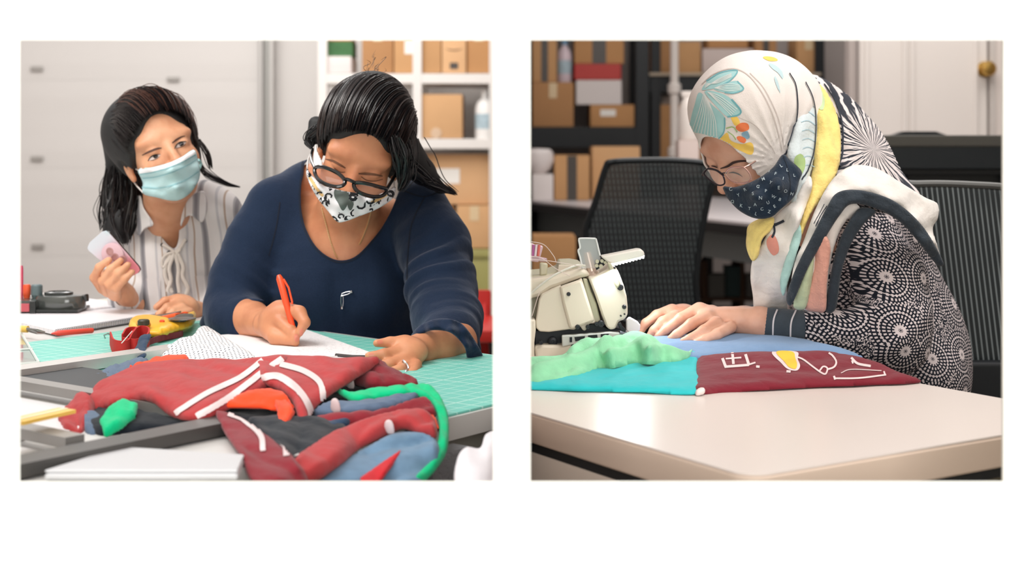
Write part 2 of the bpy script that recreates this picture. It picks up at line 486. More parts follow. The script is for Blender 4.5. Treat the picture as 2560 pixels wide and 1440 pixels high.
def block(name, lo, hi, mat, st=True, parent=None, bev=0, smooth=False):
    lo = np.array(lo, float); hi = np.array(hi, float)
    o = MB().box((lo+hi)/2, hi-lo).build(name, mat, parent, smooth, bev)
    return struct(o) if st else o
lw = M('room_paint_grey_white', (216, 212, 209), .8, spec=.2, var=.03, vs=1.2)
rw = M('room_paint_mauve_grey', (176, 166, 162), .85, spec=.2, var=.03, vs=2)
dk = M('floor_concrete', (112, 104, 98), .7, var=.12, vs=6, bump=.1)
block('floor', (-3.4, -2.5, -.05), (3.4, 10.2, 0), dk)
block('wall_divider', (-.0165, WY+WT+.0005, 0), (.0165, 10.0, 2.9), rw)
block('wall_left', (-3.44, WY+WT, 0), (-3.38, 10.1, 2.9), lw)
block('wall_right', (3.38, WY+WT, 0), (3.44, 10.1, 2.9), rw)
# ---- left room: sectional overhead door, its track, plain wall
GY = 8.4
gx = lambda px, d=GY: (px-CX)/F*d
gz = lambda py, d=GY: HC-(py-H0)/F*d
garage = thing('door_1', None, None, (-2.2, GY, 0)); struct(garage)
gm = M('overhead_door_paint', (211, 207, 204), .55, spec=.3, var=.02, vs=2)
zz = [0.02]+[gz(p) for p in (640, 420, 200, -20)]+[2.6]
zz = sorted(zz)
for a, b in zip(zz[:-1], zz[1:]):
    m = MB(); x0 = -3.37; x1 = gx(648)
    c0, c1 = a+.0005, b-.0005
    m.prism([(GY-.004, c0), (GY-.006, c0+.10), (GY-.004, c0+.2), (GY-.004, c1-.2), (GY-.007, c1-.10), (GY-.006, c1), (GY+.04, c1), (GY+.04, c0)], x0, x1, lambda p, q, r: (r, p, q))
    m.build('door_panel', gm, garage)
bolt = M('door_bolt_grey', (168, 164, 160), .4, .3)
for px, py in ((95, 172), (95, 396), (97, 615), (435, 198), (433, 420), (436, 640)):
    MB().box((gx(px), GY-.02, gz(py)), (.075, .010, .028), bev=.004).build('hinge_plate', bolt, garage)
tr = thing('trim_1', None, None, (gx(668), GY, 0)); struct(tr)
for px, w_, c, y in ((658, .02, (190, 187, 184), -.05), (672, .034, (158, 157, 153), -.035), (684, .02, (196, 193, 190), -.06)):
    MB().box((gx(px), GY+y, 1.3), (w_, .05, 2.6), bev=.004).build('track_rail', M('track_%d' % px, c, .5, .2), tr)
block('wall_back_left', (gx(688), GY+.04, 0), (-.017, GY+.12, 2.9), lw)
block('wall_back_side', (-3.38, GY+.05, 0), (gx(688), GY+.12, 2.9), lw)

card_cols = [(196, 152, 108), (186, 140, 96), (205, 163, 120), (176, 132, 92), (214, 172, 130)]
def cardmat(i):
    c = card_cols[i % 5]
    return M('cardboard_%d' % (i % 5), c, .85, spec=.15, var=.08, vs=5, bump=.15, bs=60)
tape = M('packing_tape', (214, 190, 152), .35); tapeb = M('dark_packing_tape', (70, 64, 60), .4)
print_dark = M('box_print_ink', (92, 70, 54), .8)
def carton(pxl, pxr, pyt, pyb, d, label, ci=0, depth=.3, tapes='v', name='cardboard_box', cat='box', mat=None, group=None, rot=0., marks_=None):
    x0, x1 = gx(pxl, d), gx(pxr, d); z0, z1 = gz(pyb, d), gz(pyt, d); cx = (x0+x1)/2
    t = thing(name, label, cat, (cx, d+depth/2, z0), group)
    Rm = rotz(rot); C = V3(cx, d+depth/2, (z0+z1)/2); w = x1-x0; h = z1-z0
    mt = mat or cardmat(ci)
    MB().box(C, (w, depth, h-.004), Rm, .006).build('carton_body', mt, t, True)
    # closed top flaps, a hair apart
    for s_ in (-1, 1):
        MB().box(C+Rm@V3(0, s_*(depth/4), h/2-.001), (w-.006, depth/2-.004, .004), Rm).build('flap', mt, t)
    if tapes == 'v': MB().box(C+Rm@V3(0, -depth/2-.001, h*.32), (.05, .002, h*.34), Rm).build('tape_strip', tape, t)
    if tapes == 'd': MB().box(C+Rm@V3(0, -depth/2-.001, 0), (w*.28, .002, h*.98), Rm).build('tape_strip', tapeb, t)
    if tapes == 'a':
        MB().prism([(-.06, 0), (-.035, -.016), (0, -.022), (.035, -.016), (.06, 0), (.035, -.009), (0, -.013), (-.035, -.009)], -depth/2-.002, -depth/2, lambda a, b, c: C+Rm@V3(a*w*6, c, b*w*5+h*.22)).build('printed_mark', print_dark, t)
        MB().box(C+Rm@V3(.0, -depth/2-.001, -h*.28), (.045, .002, .035), Rm).build('printed_square', tapeb, t)
    if tapes == 'l': MB().box(C+Rm@V3(-w*.1, -depth/2-.001, 0.02), (w*.35, .002, h*.3), Rm).build('shipping_label', M('paper_label', (235, 232, 226), .7), t)
    return t
def shelf_unit(name, label, x0, x1, y0, y1, posts, boards, mat, pw=.05, bt=.06, z1=2.3):
    t = thing(name, label, 'shelf', ((x0+x1)/2, (y0+y1)/2, 0))
    for x in posts:
        for y in (y0+pw/2, y1-pw/2): MB().box((x, y, z1/2), (pw, pw, z1), bev=.003).build('post', mat, t)
    for z, b in boards: MB().box(((x0+x1)/2, (y0+y1)/2, z-b/2), (x1-x0, y1-y0-.004, b), bev=.003).build('shelf_board', mat, t)
    return t
# ---- left room shelving
wm = M('white_shelf_metal', (226, 222, 218), .45, .1)
S1 = 7.7
shelf_unit('shelving_unit', 'white metal shelving unit stacked with cardboard boxes behind the woman in navy', gx(800, S1), -.06, S1, S1+.6, [gx(1043, S1), gx(806, S1), -.10],
           [(gz(184, S1), .055), (gz(347, S1), .055), (gz(757, S1), .05)], wm)
carton(1105, 1165, 96, 184, S1+.03, 'cardboard box with a printed curved arrow on the top shelf', 4, tapes='a')
carton(1167, 1226, 60, 184, S1+.05, 'plain brown box at the right end of the top shelf in the left room', 1, tapes='v')
carton(985, 1103, 70, 184, S1+.03, 'wide brown box on the top shelf above the woman in navy', 0, tapes='l')
carton(905, 983, 60, 184, S1+.05, 'darker brown box on the top shelf behind the hair of the woman in navy', 3, tapes='v')
carton(795, 878, 141, 184, S1+.02, 'low white box at the left end of the top shelf', 0, name='white_box', mat=M('white_box_card', (222, 214, 212), .7), tapes='')
gb = thing('crate', 'small green and brown crate on the white box at the top shelf', 'crate', (gx(845, S1), S1+.15, gz(141, S1)))
MB().box((gx(845, S1), S1+.15, gz(141, S1)+.045), (.15, .2, .085), bev=.004).build('crate_body', M('leaf_green_crate', (58, 104, 60), .7, var=.3, vs=30), gb)
MB().box((gx(845, S1), S1+.15, gz(141, S1)+.13), (.14, .19, .085), bev=.004).build('crate_lid', M('crate_brown', (170, 120, 70), .8, var=.2, vs=20), gb)
carton(1042, 1156, 236, 347, S1+.02, 'square brown box alone on the middle shelf of the left room', 2, tapes='')
seal = MB().lathe((gx(1090, S1), S1+.018, gz(333, S1)), [(.03, 0), (.03, .003), (.02, .004)], 20, rotx(math.pi/2)).build('round_sticker', M('sticker_pale', (206, 178, 150), .5))
seal['label'] = 'pale round sticker'; _p = [o for o in COL.objects if o.name.startswith('cardboard_box') and o.get('label', '').startswith('square brown')][0]; fix(seal, _p)
def bottle(px, pyt, pyb, d, r, label, mat, capm, group=None, name='bottle'):
    z0 = gz(pyb, d); h = gz(pyt, d)-z0; x = gx(px, d)
    t = thing(name, label, 'bottle', (x, d+r, z0), group)
    MB().lathe((x, d+r, z0), [(r*.9, 0), (r, .01), (r, h*.62), (r*.8, h*.74), (r*.38, h*.82), (r*.36, h*.86)], 24).build('bottle_body', mat, t, True)
    MB().lathe((x, d+r, z0+h*.86), [(r*.42, 0), (r*.42, h*.12), (r*.3, h*.14)], 20).build('cap', capm, t, True)
    MB().lathe((x, d+r, z0+h*.2), [(r*1.01, 0), (r*1.02, .002), (r*1.02, h*.3), (r*1.01, h*.302)], 24).build('bottle_label', M('label_%s' % label[:6], (170, 190, 200), .6, var=.3, vs=40), t, True)
    return t
whp = M('white_plastic', (232, 230, 228), .4)
bottle(1212, 222, 347, S1+.05, .055, 'tall white bottle on the middle shelf beside the square brown box', whp, whp)
carton(1222, 1234, 240, 347, S1+.2, 'brown box behind the white bottle on the middle shelf', 1, tapes='')
# stack on the lower board
carton(1040, 1250-20, 386, 512, S1+.1, 'large brown box topmost of the stack below the middle shelf', 4, tapes='l', depth=.35)
carton(1040, 1134, 514, 757, S1+.12, 'tall brown box under the topmost stacked box, behind the navy sleeve', 0, tapes='', depth=.33)
carton(1142, 1230, 514, 622, S1+.06, 'brown box resting on the olive bin in the left room', 2, tapes='v', depth=.36)
bn = thing('storage_bin', 'olive green plastic bin on the lower shelf of the left room', 'bin', (gx(1188, S1), S1+.2, gz(757, S1)))
om = M('olive_plastic', (156, 152, 92), .5, var=.08, vs=10)
zb_, zt_ = gz(757, S1), gz(624, S1)
MB().box((gx(1188, S1), S1+.22, (zb_+zt_)/2-.02), (.17, .34, zt_-zb_-.05), bev=.01).build('bin_body', om, bn, True)
MB().box((gx(1188, S1), S1+.22, zt_-.025), (.19, .37, .045), bev=.008).build('lid', om, bn, True)
# red chair in the left room, seen at the frame's right edge
rc = thing('plastic_chair', 'red plastic chair behind the navy sleeve at the end of the cutting table', 'chair', (-.25, 5.0, 0))
redp = M('red_plastic', (196, 38, 32), .35)
cz = gz(757, 4.6)
MB().box((-.22, 4.72, cz-.10), (.30, .03, .26), rotx(-.15), .01).build('backrest', redp, rc, True)
MB().box((-.22, 4.52, .50), (.36, .40, .04), bev=.015).build('seat', redp, rc, True)
for sx in (-1, 1):
    for sy in (-1, 1): MB().tube([(-.22+sx*.16, 4.52+sy*.17, .49), (-.22+sx*.18, 4.52+sy*.19, .0)], .013).build('leg', M('black_metal', (24, 26, 28), .4, .5), rc, True)
    MB().tube([(-.22+sx*.13, 4.69, .5), (-.22+sx*.13, 4.74, cz+.0)], .012).build('back_support', redp, rc, True)

# ---- right room
BY = 9.6
block('wall_back_right', (.017, BY+.02, 0), (3.38, BY+.1, 2.9), rw)
# white door with brass knob, in its own wall section nearer than the shelves
DY = 6.0
block('wall_side', (gx(2066, DY+.5), DY+.06, 0), (gx(2150, DY)-.001, DY+.14, 2.9), rw)
d2 = thing('door_2', None, None, (gx(2320, DY), DY, 0)); struct(d2)
wdm = M('white_door_paint', (214, 207, 202), .5, spec=.4)
MB().box(((gx(2152, DY)+gx(2470, DY))/2, DY+.03, 1.25), (gx(2470, DY)-gx(2152, DY), .04, 2.5), bev=.003).build('door_leaf', wdm, d2)
for a, b in ((2168, 2262), (2282, 2440)):
    for z0, z1 in ((.15, .85), (.98, 2.3)):
        m = MB(); x0, x1 = gx(a, DY), gx(b, DY); xm, zm = (x0+x1)/2, (z0+z1)/2
        for c, s_ in (((x0, zm), (.018, z1-z0)), ((x1, zm), (.018, z1-z0)), ((xm, z0), (x1-x0, .018)), ((xm, z1), (x1-x0, .018))): m.box((c[0], DY+.006, c[1]), (s_[0], .012, s_[1]), bev=.004)
        m.build('panel_moulding', wdm, d2)
brass = M('brass', (190, 152, 84), .25, 1.)
kn = MB().lathe((gx(2463, DY), DY+.012, gz(173, DY)), [(.034, 0), (.034, .006), (.014, .010), (.012, .035), (.028, .045), (.033, .06), (.026, .074), (.01, .078)], 28, rotx(math.pi/2)).build('door_knob', brass, d2, True)
block('trim_2', (gx(2474, DY), DY-.01, 0), (gx(2486, DY), DY+.06, 2.6), M('door_trim_grey', (188, 181, 176), .6))  # trim strip in a darker grey than the door leaf
block('trim_3', (gx(2488, DY), DY+.0, 0), (3.37, DY+.08, 2.9), M('door_surround', (208, 198, 192), .6))
# far desk
FZ = .75
fdm = M('grey_desk_laminate', (206, 200, 202), .35, spec=.5)
blk = M('black_metal_frame', (20, 24, 28), .45, .3)
fd = thing('work_desk', 'long grey-topped desk with black edge far behind the mesh chair', 'desk', (.9, 8.6, 0))
FY0 = 7.6
FZ = HC-(510-H0)/F*FY0
ang = 0.0
def fdesk(px, py): return TP(px, py, FZ)
A_, B_ = fdesk(1300, 500), fdesk(1960, 566)
v_ = (B_-A_); v_[2] = 0; v_ /= np.linalg.norm(v_); nrm = np.array([-v_[1], v_[0], 0])
A_ = A_+v_*((.02-A_[0])/v_[0])+v_*0
L_ = np.linalg.norm((B_-A_)[:2]); Rz = np.c_[v_, nrm, [0, 0, 1]]
def fr_box(name, u0, u1, n0, n1, z0, z1, mat, par):
    poly = [A_+v_*u0+nrm*n0, A_+v_*u1+nrm*n0, A_+v_*u1+nrm*n1, A_+v_*u0+nrm*n1]
    P = []
    for p in poly:
        if p[0] < .02: p = p+v_*((.02-p[0])/v_[0])
        P.append((p[0], p[1]))
    return MB().prism(P, z0, z1).build(name, mat, par)
fr_box('desk_top', 0, L_, 0, 1.3, FZ-.012, FZ, fdm, fd)
fr_box('desk_edge', 0, L_+.004, -.006, 1.29, FZ-.055, FZ-.012, blk, fd)
fr_box('modesty_panel', .02, L_-.05, .10, .13, .60, FZ-.055, M('desk_panel_grey', (120, 128, 130), .6), fd)
for u in (.06, L_-.08):
    for n_ in (.06, 1.2): fr_box('leg', u, u+.05, n_, n_+.05, 0, FZ-.055, blk, fd)
# black shelving, left bay
S2 = 8.9
bay1 = shelf_unit('shelving_unit', 'black metal shelving bay at the left of the right room holding boxes', .03, gx(1622, S2), S2, S2+.5, [gx(1606, S2), .055],
                  [(gz(318, S2), .13), (gz(100, S2)+.26, .1), (gz(478, S2)-.02, .1)], blk, .085)
bay2 = shelf_unit('shelving_unit', 'black metal shelving bay behind the white upright pole in the right room', gx(1624, S2+.1), gx(2062, S2+.1), S2+.1, S2+.6, [gx(1640, S2+.1), gx(2050, S2+.1)],
                  [(gz(188, S2+.1), .11), (gz(405, S2+.1), .1)], blk, .06)
MB().box(((gx(1624, S2)+gx(2062, S2))/2, S2+.085, gz(186, S2+.1)), (1.1, .02, .02)).build('shelf_lip', M('beige_lip', (176, 160, 140), .6), bay2)
z318 = S2+.03
carton(1331, 1434, 206, 318, z318, 'brown box on the left end of the middle black shelf', 3)
carton(1476, 1586, 262, 318, z318, 'low brown box beneath the red and white box', 1, tapes='l')
rwb = thing('storage_box', 'red and white box stacked on the low brown box on the black shelf', 'box', (gx(1500, S2), S2+.2, gz(262, S2)))
MB().box((gx(1498, S2), S2+.17, (gz(262, S2)+gz(200, S2))/2+.002), (.29, .28, gz(200, S2)-gz(262, S2)), bev=.005).build('box_body', M('white_red_card', (216, 208, 206), .6), rwb)
MB().box((gx(1495, S2), S2+.17, (gz(200, S2)+gz(160, S2))/2+.002), (.30, .29, gz(160, S2)-gz(200, S2)), bev=.008).build('lid', M('red_lid', (178, 44, 38), .5), rwb)
UZ = gz(100, S2)+.26-.10
carton(1436, 1475, 205, 262, z318+.1, 'small brown box behind the red and white box', 3, tapes='')
MBs = []
# boxes standing on top of the ones below, up to the frame's top
carton(1331, 1392, 90, 206, S2+.05, 'brown box stacked above the left box on the black shelf', 0, tapes='d')
bottle(1412, 96, 206, S2+.03, .045, 'white and pink bottle standing between brown boxes on the black shelf', M('bottle_pink_white', (208, 190, 198), .4, var=.2, vs=15), M('bottle_blue_cap', (110, 150, 180), .4))
carton(1436, 1560, 80, 160, S2+.04, 'brown box on top of the red lidded box', 1, tapes='d', depth=.26)
FZp = H0+F*(HC-FZ)/8.35
def ondesk(a, b, t_, d, *r, **k): return carton(a, b, t_, H0+F*(HC-FZ)/d, d, *r, **k)
ondesk(1480, 1600, 366, 8.2, 'brown box at the right of those on the far desk', 2, tapes='', depth=.25)
ondesk(1386, 1474, 388, 8.1, 'brown box with a dark tape band on the far desk', 0, tapes='d', depth=.25)
wbx = ondesk(1331, 1383, 436, 8.0, 'low white box on the left end of the far desk', 0, name='white_box', mat=M('white_box_card', (222, 214, 212), .7), tapes='', depth=.22)
lampg = thing('lamp_head', 'white rounded bowl resting on the low white box of the far desk', 'bowl', (gx(1345, 8.05), 8.12, gz(436, 8.0)))
MB().lathe((gx(1345, 8.05), 8.12, gz(436, 8.0)), [(.04, 0), (.075, .03), (.095, .08), (.09, .125), (.07, .145), (.0, .15)], 28).build('bowl_shell', M('white_porcelain', (222, 214, 212), .3), lampg, True)
lampg.name = 'bowl'
# right bay
q = S2+.14
carton(1625, 1688, 96, 188, q, 'brown box at the left end of the right bay top shelf', 3, tapes='')
carton(1690, 1752, 104, 188, q, 'second brown box beside the white pole on the right bay', 0, tapes='')
carton(1756, 1884, 122, 188, q, 'white box above the headscarf on the right bay', 0, name='white_box', mat=M('white_box_card2', (206, 190, 184), .7), tapes='')
carton(1770, 1870, 70, 121, q+.05, 'brown box lying on the white box above the headscarf', 1, tapes='')
carton(1888, 1942, 80, 188, q, 'dark brown box right of the white box on the right bay', 3, tapes='d')
carton(1992, 2052, 90, 188, q, 'brown box at the right end of the right bay top shelf', 0, tapes='v')
carton(1645, 1712, 262, 405, q, 'tall brown box under the right bay shelf beside the white pole', 1, tapes='')
carton(1716, 1790, 300, 405, q, 'brown box under the right bay shelf behind the headscarf brim', 3, tapes='')
wrap = puff('wrapped_parcel', [(1650, 262, 9.15), (1668, 240, 9.15), (1698, 242, 9.15), (1706, 262, 9.15), (1680, 263, 9.15)], .05, M('white_wrap', (204, 196, 190), .6), wr=.01, wf=30)
tag(wrap, 'crumpled white parcel lying on the tall brown box under the right bay shelf', 'parcel')
# white upright pole lamp
LD = 8.72
pl = thing('upright_pole', 'white upright pole with clamp collars standing behind the headscarf', 'pole', (gx(1686, LD), LD, 0))
PX = gx(1686, LD)
MB().tube([(PX, LD, .03), (PX, LD, 2.2)], .026, 16).build('pole', M('white_pole', (222, 214, 208), .4), pl, True)
MB().lathe((PX, LD, 0), [(.16, 0), (.16, .02), (.05, .035), (.03, .06)], 28).build('base', M('white_pole', 0), pl, True)
MB().lathe((PX, LD, gz(236, LD)), [(.03, 0), (.042, .01), (.042, .06), (.03, .07)], 18).build('collar', M('white_pole', 0), pl, True)
MB().lathe((PX, LD, gz(395, LD)), [(.03, 0), (.042, .01), (.042, .06), (.03, .07)], 18).build('collar', M('white_pole', 0), pl, True)
# steam bottle/cylinder hanging by the pole
cy = thing('spray_bottle', 'tall white spray bottle on a box beside the white pole', 'bottle', (gx(1722, 6.6), 6.6, gz(350, 6.6)))
MB().lathe((gx(1722, 6.6), 6.6, gz(350, 6.6)), [(.05, 0), (.055, .02), (.045, .15), (.03, .19), (.02, .20)], 20).build('bottle_body', M('white_pole', 0), cy, True)
MB().box((gx(1719, 6.6), 6.6, gz(350, 6.6)+.215), (.06, .025, .03), bev=.006).build('spray_head', M('white_pole', 0), cy, True)
carton(1697, 1748, 351, H0+F*(HC-FZ)/6.55, 6.5, 'narrow white box on the far desk under the spray bottle', 0, name='white_box', mat=M('white_box_card2', 0), tapes='', depth=.16)
# low boxes and clutter under the far desk
carton(1331, 1440, 592, 705, 6.9, 'brown box on the crate below the far desk at the left', 1, tapes='')
zc = gz(705, 6.9)
cr = thing('crate', 'dark crate under the brown box below the far desk', 'crate', (gx(1385, 6.9), 7.05, 0))
MB().box((gx(1385, 6.9), 7.06, zc/2), (.22, .30, zc-.004), bev=.006).build('crate_body', M('dark_crate', (52, 50, 48), .6), cr)
clm = [M('clutter_teal', (66, 92, 96), .6), M('clutter_grey', (130, 132, 130), .6), M('clutter_brown', (96, 72, 56), .7)]
sh = thing('low_rack', 'low brown rack with small bins seen beyond the sewing hands', 'rack', (gx(1815, 7.4), 7.5, 0))
for z in (.04, gz(745, 7.4), gz(745, 7.4)-.13): MB().box((gx(1830, 7.4), 7.6, z-.01), (.46, .34, .02)).build('shelf_board', clm[2], sh)
for x in (gx(1765, 7.4), gx(1860, 7.4), gx(1955, 7.4)):
    MB().box((x, 7.6, .24), (.022, .32, .48)).build('post', clm[2], sh)
for i, (a, b, t_, zb0) in enumerate(((1772, 1812, 690, 745), (1816, 1855, 670, 745), (1866, 1905, 690, 745))):
    d = 7.45; tb = thing('small_bin', ['grey small bin at the left of the low rack', 'teal small bin in the middle of the low rack', 'grey-green small bin at the right of the low rack'][i], 'bin', (gx((a+b)/2, d), d, gz(zb0, d)), 'small bins on the low rack')
    zz0, zz1 = gz(zb0, d), gz(t_, d); m = MB(); m.box((gx((a+b)/2, d), d+.06, (zz0+zz1)/2+.001), (gx(b, d)-gx(a, d), .12, zz1-zz0), bev=.005); m.build('bin_body', clm[[1, 0, 1][i]], tb)
    MB().box((gx((a+b)/2, d), d+.06, zz1+.004), (gx(b, d)-gx(a, d)+.006, .126, .008), bev=.002).build('lid', clm[[1, 0, 1][i]], tb)
# black trestle desk behind the seated woman at the right
bdk = thing('trestle_desk', 'black desk behind the mesh chair at the right edge', 'desk', (gx(2400, 4.2), 4.4, 0))
bd = M('black_laminate', (22, 30, 36), .35); bd2 = M('black_laminate_edge', (86, 84, 78), .4)
X0, X1 = gx(2196, 4.3), gx(2600, 4.3)
MB().box(((X0+X1)/2, 4.55, gz(352, 4.3)), (X1-X0, .5, .035), bev=.004).build('desk_top', bd2, bdk)
MB().box(((X0+X1)/2, 4.32, gz(392, 4.3)), (X1-X0, .03, .075), bev=.003).build('front_rail', bd, bdk)
MB().box(((X0+X1)/2, 4.36, gz(430, 4.3)), (X1-X0-.02, .02, .02), bev=.003).build('cross_rail', bd, bdk)
MB().box((gx(2420, 4.3), 4.42, gz(445, 4.3)-.1), (.30, .02, .3)).build('side_panel', bd, bdk)
for x in (X0+.05, X1-.05): MB().box((x, 4.55, gz(352, 4.3)/2), (.05, .4, gz(352, 4.3)-.03)).build('leg', bd, bdk)
bch = thing('armchair', 'black padded chair whose curved top shows above the black desk', 'chair', (gx(2285, 4.9), 5.0, 0))
m = MB(); zc = gz(329, 5.0)
m.prism([(-.28, -.5), (.28, -.5), (.27, -.1), (.2, -.02), (.1, 0), (-.1, 0), (-.2, -.02), (-.27, -.1)], 4.95, 5.01, lambda a, b, c: (gx(2290, 5.0)+a*.57, c, zc+b)).build('backrest', bd, bch, True)
MB().box((gx(2290, 5.0), 5.1, .5), (.4, .4, .05), bev=.015).build('seat', bd, bch)
MB().tube([(gx(2290, 5.0), 5.0, .02), (gx(2290, 5.0), 5.0, .6)], .03).build('column', bd, bch)
MB().lathe((gx(2290, 5.0), 5.0, 0), [(.24, 0), (.22, .03), (.05, .06)], 5).build('base', bd, bch)
# ================================================================== left room: cutting table and what lies on it
tu = V3(.602, .799, 0); tv = V3(.799, -.602, 0); TE = V3(-.05, 1.75, 0); TZ = .75
def U(u, v, z=TZ): p = TE+tu*u+tv*v; p[2] = z; return p
def clip_plan(P):
    """keep a plan polygon behind the page-margin wall and left of the divider"""
    def half(P, f):
        out = []
        for i in range(len(P)):
            a, b = P[i], P[(i+1) % len(P)]; fa, fb = f(a), f(b)
            if fa > 0: out.append(a)
            if fa*fb < 0: t = fa/(fa-fb); out.append((a[0]+(b[0]-a[0])*t, a[1]+(b[1]-a[1])*t))
        return out
    P = half([(p[0], p[1]) for p in P], lambda p: p[1]-(WY+WT+.004)); return half(P, lambda p: -.02-p[0])
def uslab(name, u0, u1, v0, v1, z0, z1, mat, par=None):
    P = clip_plan([U(u0, v0), U(u0, v1), U(u1, v1), U(u1, v0)])
    return MB().prism(P, z0, z1).build(name, mat, par)
wl = M('white_laminate', (212, 210, 207), .35, spec=.5)
gap = M('grey_apron', (150, 148, 138), .6)
ct = thing('cutting_table', 'large white-topped work table under the green cutting mat', 'table', (-.7, 2.2, 0))
def ufree(name, pts, z0, z1, mat, par=None): return MB().prism(clip_plan([U(*p) for p in pts]), z0, z1).build(name, mat, par)
ufree('table_top', [(-.62, -1.95), (-.62, 0), (.378, 0), (.575, -1.95)], .722, TZ, wl, ct)
uslab('apron', -.60, .36, -.035, -.015, .62, .722, gap, ct)
ufree('rear_apron', [(.345, -.05), (.36, -.05), (.55, -1.9), (.535, -1.9)], .66, .722, gap, ct)
for u_, v_0 in ((-.30, -.14), (.30, -.12), (-.42, -1.0), (.50, -1.85)):
    q_ = U(u_, v_0, 0); MB().box((q_[0], q_[1], .36), (.05, .05, .72)).build('leg', gap, ct)
# mat
g = G('green_mat'); X, Y, Z = g.xyz()
def rot_(x, y, a): return g.m_('ADD', g.m_('MULTIPLY', x, float(a[0])), g.m_('MULTIPLY', y, float(a[1])))
def gline(c, per, w):
    f = g.m_('ABSOLUTE', g.m_('SUBTRACT', g.m_('FRACT', g.m_('DIVIDE', c, per)), .5)); return g.step(f, .5-w/per, .5-w/per*.45)
cu_, cv_ = rot_(X, Y, tu), rot_(X, Y, tv)
ln = g.m_('MAXIMUM', g.m_('MAXIMUM', gline(cu_, .0254, .0011), gline(cv_, .0254, .0011)), g.m_('MAXIMUM', gline(cu_, .127, .002), gline(cv_, .127, .002)))
g.color(g.mix(g.m_('MULTIPLY', ln, .6), g.mix(g.noise(8), lin((104, 196, 182)), lin((124, 208, 194))), lin((214, 238, 232)))); g.set(Roughness=.5)
mat_o = ufree('cutting_mat', [(-.085, -.985), (-.085, -.006), (.366, -.006), (.452, -.985)], TZ+.0002, TZ+.003, g.m)
tag(mat_o, 'green gridded self-healing cutting mat covering the left work table', 'cutting mat')
MZ = TZ+.003
# grey frame rack with cross bars lying in front
rk = thing('frame_rack', 'grey metal frame with cross bars lying on the near left of the table', 'rack', U(-.3, -.4, TZ))
gm1 = M('brushed_light_metal', (206, 203, 200), .35, .35, var=.05, vs=40); gm2 = M('dark_grey_metal', (86, 84, 82), .4, .5, var=.1, vs=20); gm3 = M('mid_grey_metal', (150, 147, 144), .35, .5)
def ubar(name, u0, u1, v0, v1, z0, z1, mat, par): return uslab(name, u0, u1, v0, v1, z0, z1, mat, par)
ubar('top_rail', -.40, .085, -.680, -.640, TZ+.0045, TZ+.020, gm1, rk)
for u_ in (-.395, .045): ubar('rail_foot', u_, u_+.03, -.672, -.644, TZ+.0032, TZ+.0045, gm2, rk)
ubar('front_rail', -.62, -.262, -.172, -.132, TZ+.003, TZ+.017, gm2, rk)
for u_ in (-.265, -.45): ubar('cross_bar', u_-.012, u_+.012, -.64, -.185, TZ+.010, TZ+.022, gm3, rk)
ubar('side_rail', -.62, -.585, -.64, -.185, TZ+.006, TZ+.028, gm2, rk)
blkp = uslab('black_panel', -.235, -.115, -.635, -.34, TZ+.0035, TZ+.012, M('black_panel', (18, 26, 32), .5))  # flat black slab filling the dark area between the bars
tag(blkp, 'flat black panel lying between the bars of the grey frame', 'tray')
pp = M('white_paper', (218, 217, 219), .8)
for i, (a, b, c, e) in enumerate(((-.44, -.285, -.62, -.30), (-.57, -.46, -.55, -.20))):
    s_ = uslab('paper_sheet', a, b, c, e, TZ+.0006+.0*i, TZ+.002, pp)
    tag(s_, ['white paper seen through the middle of the grey frame', 'white paper seen through the nearest gap of the grey frame'][i], 'paper', 'papers under the grey frame')
yr = thing('yellow_ruler', 'yellow measuring stick crossing the grey frame at the left edge', 'ruler', TP(100, 1040, TZ+.03))
a_, b_ = W(36, 1056, F*(HC-(TZ+.036))/(1056-H0)), W(168, 1026, F*(HC-(TZ+.036))/(1026-H0)); dd_ = (b_-a_)/np.linalg.norm(b_-a_)
MB().box((a_+b_)/2, (np.linalg.norm(b_-a_), .026, .004), np.c_[dd_, np.cross([0, 0, 1], dd_), [0, 0, 1]]).build('stick', M('ruler_yellow', (240, 196, 92), .4), yr)
MB().box((a_+b_)/2+V3(0, 0, .0025), (np.linalg.norm(b_-a_)*.98, .006, .001), np.c_[dd_, np.cross([0, 0, 1], dd_), [0, 0, 1]]).build('scale_line', M('ruler_pale', (236, 226, 190), .4), yr)
wb = thing('white_box', 'flat white box at the bottom of the left view in front of the grey frame', 'box', TP(450, 1180))
P = clip_plan([TP(130, 1215)[:2], TP(300, 1132)[:2], TP(613, 1162)[:2], TP(618, 1215)[:2]])
P = clip_plan([(-.465, 1.389), (-.421, 1.50), (-.279, 1.46), (-.272, 1.389)])
MB().prism(P, TZ+.0005, TZ+.008).build('box_body', M('white_box_gloss', (200, 200, 202), .4), wb, bev=.003)
P2 = [(p[0]*.995-.002, p[1]+.002) for p in P]
MB().prism(P2, TZ+.0082, TZ+.011).build('lid', M('white_box_gloss', 0), wb, bev=.002)
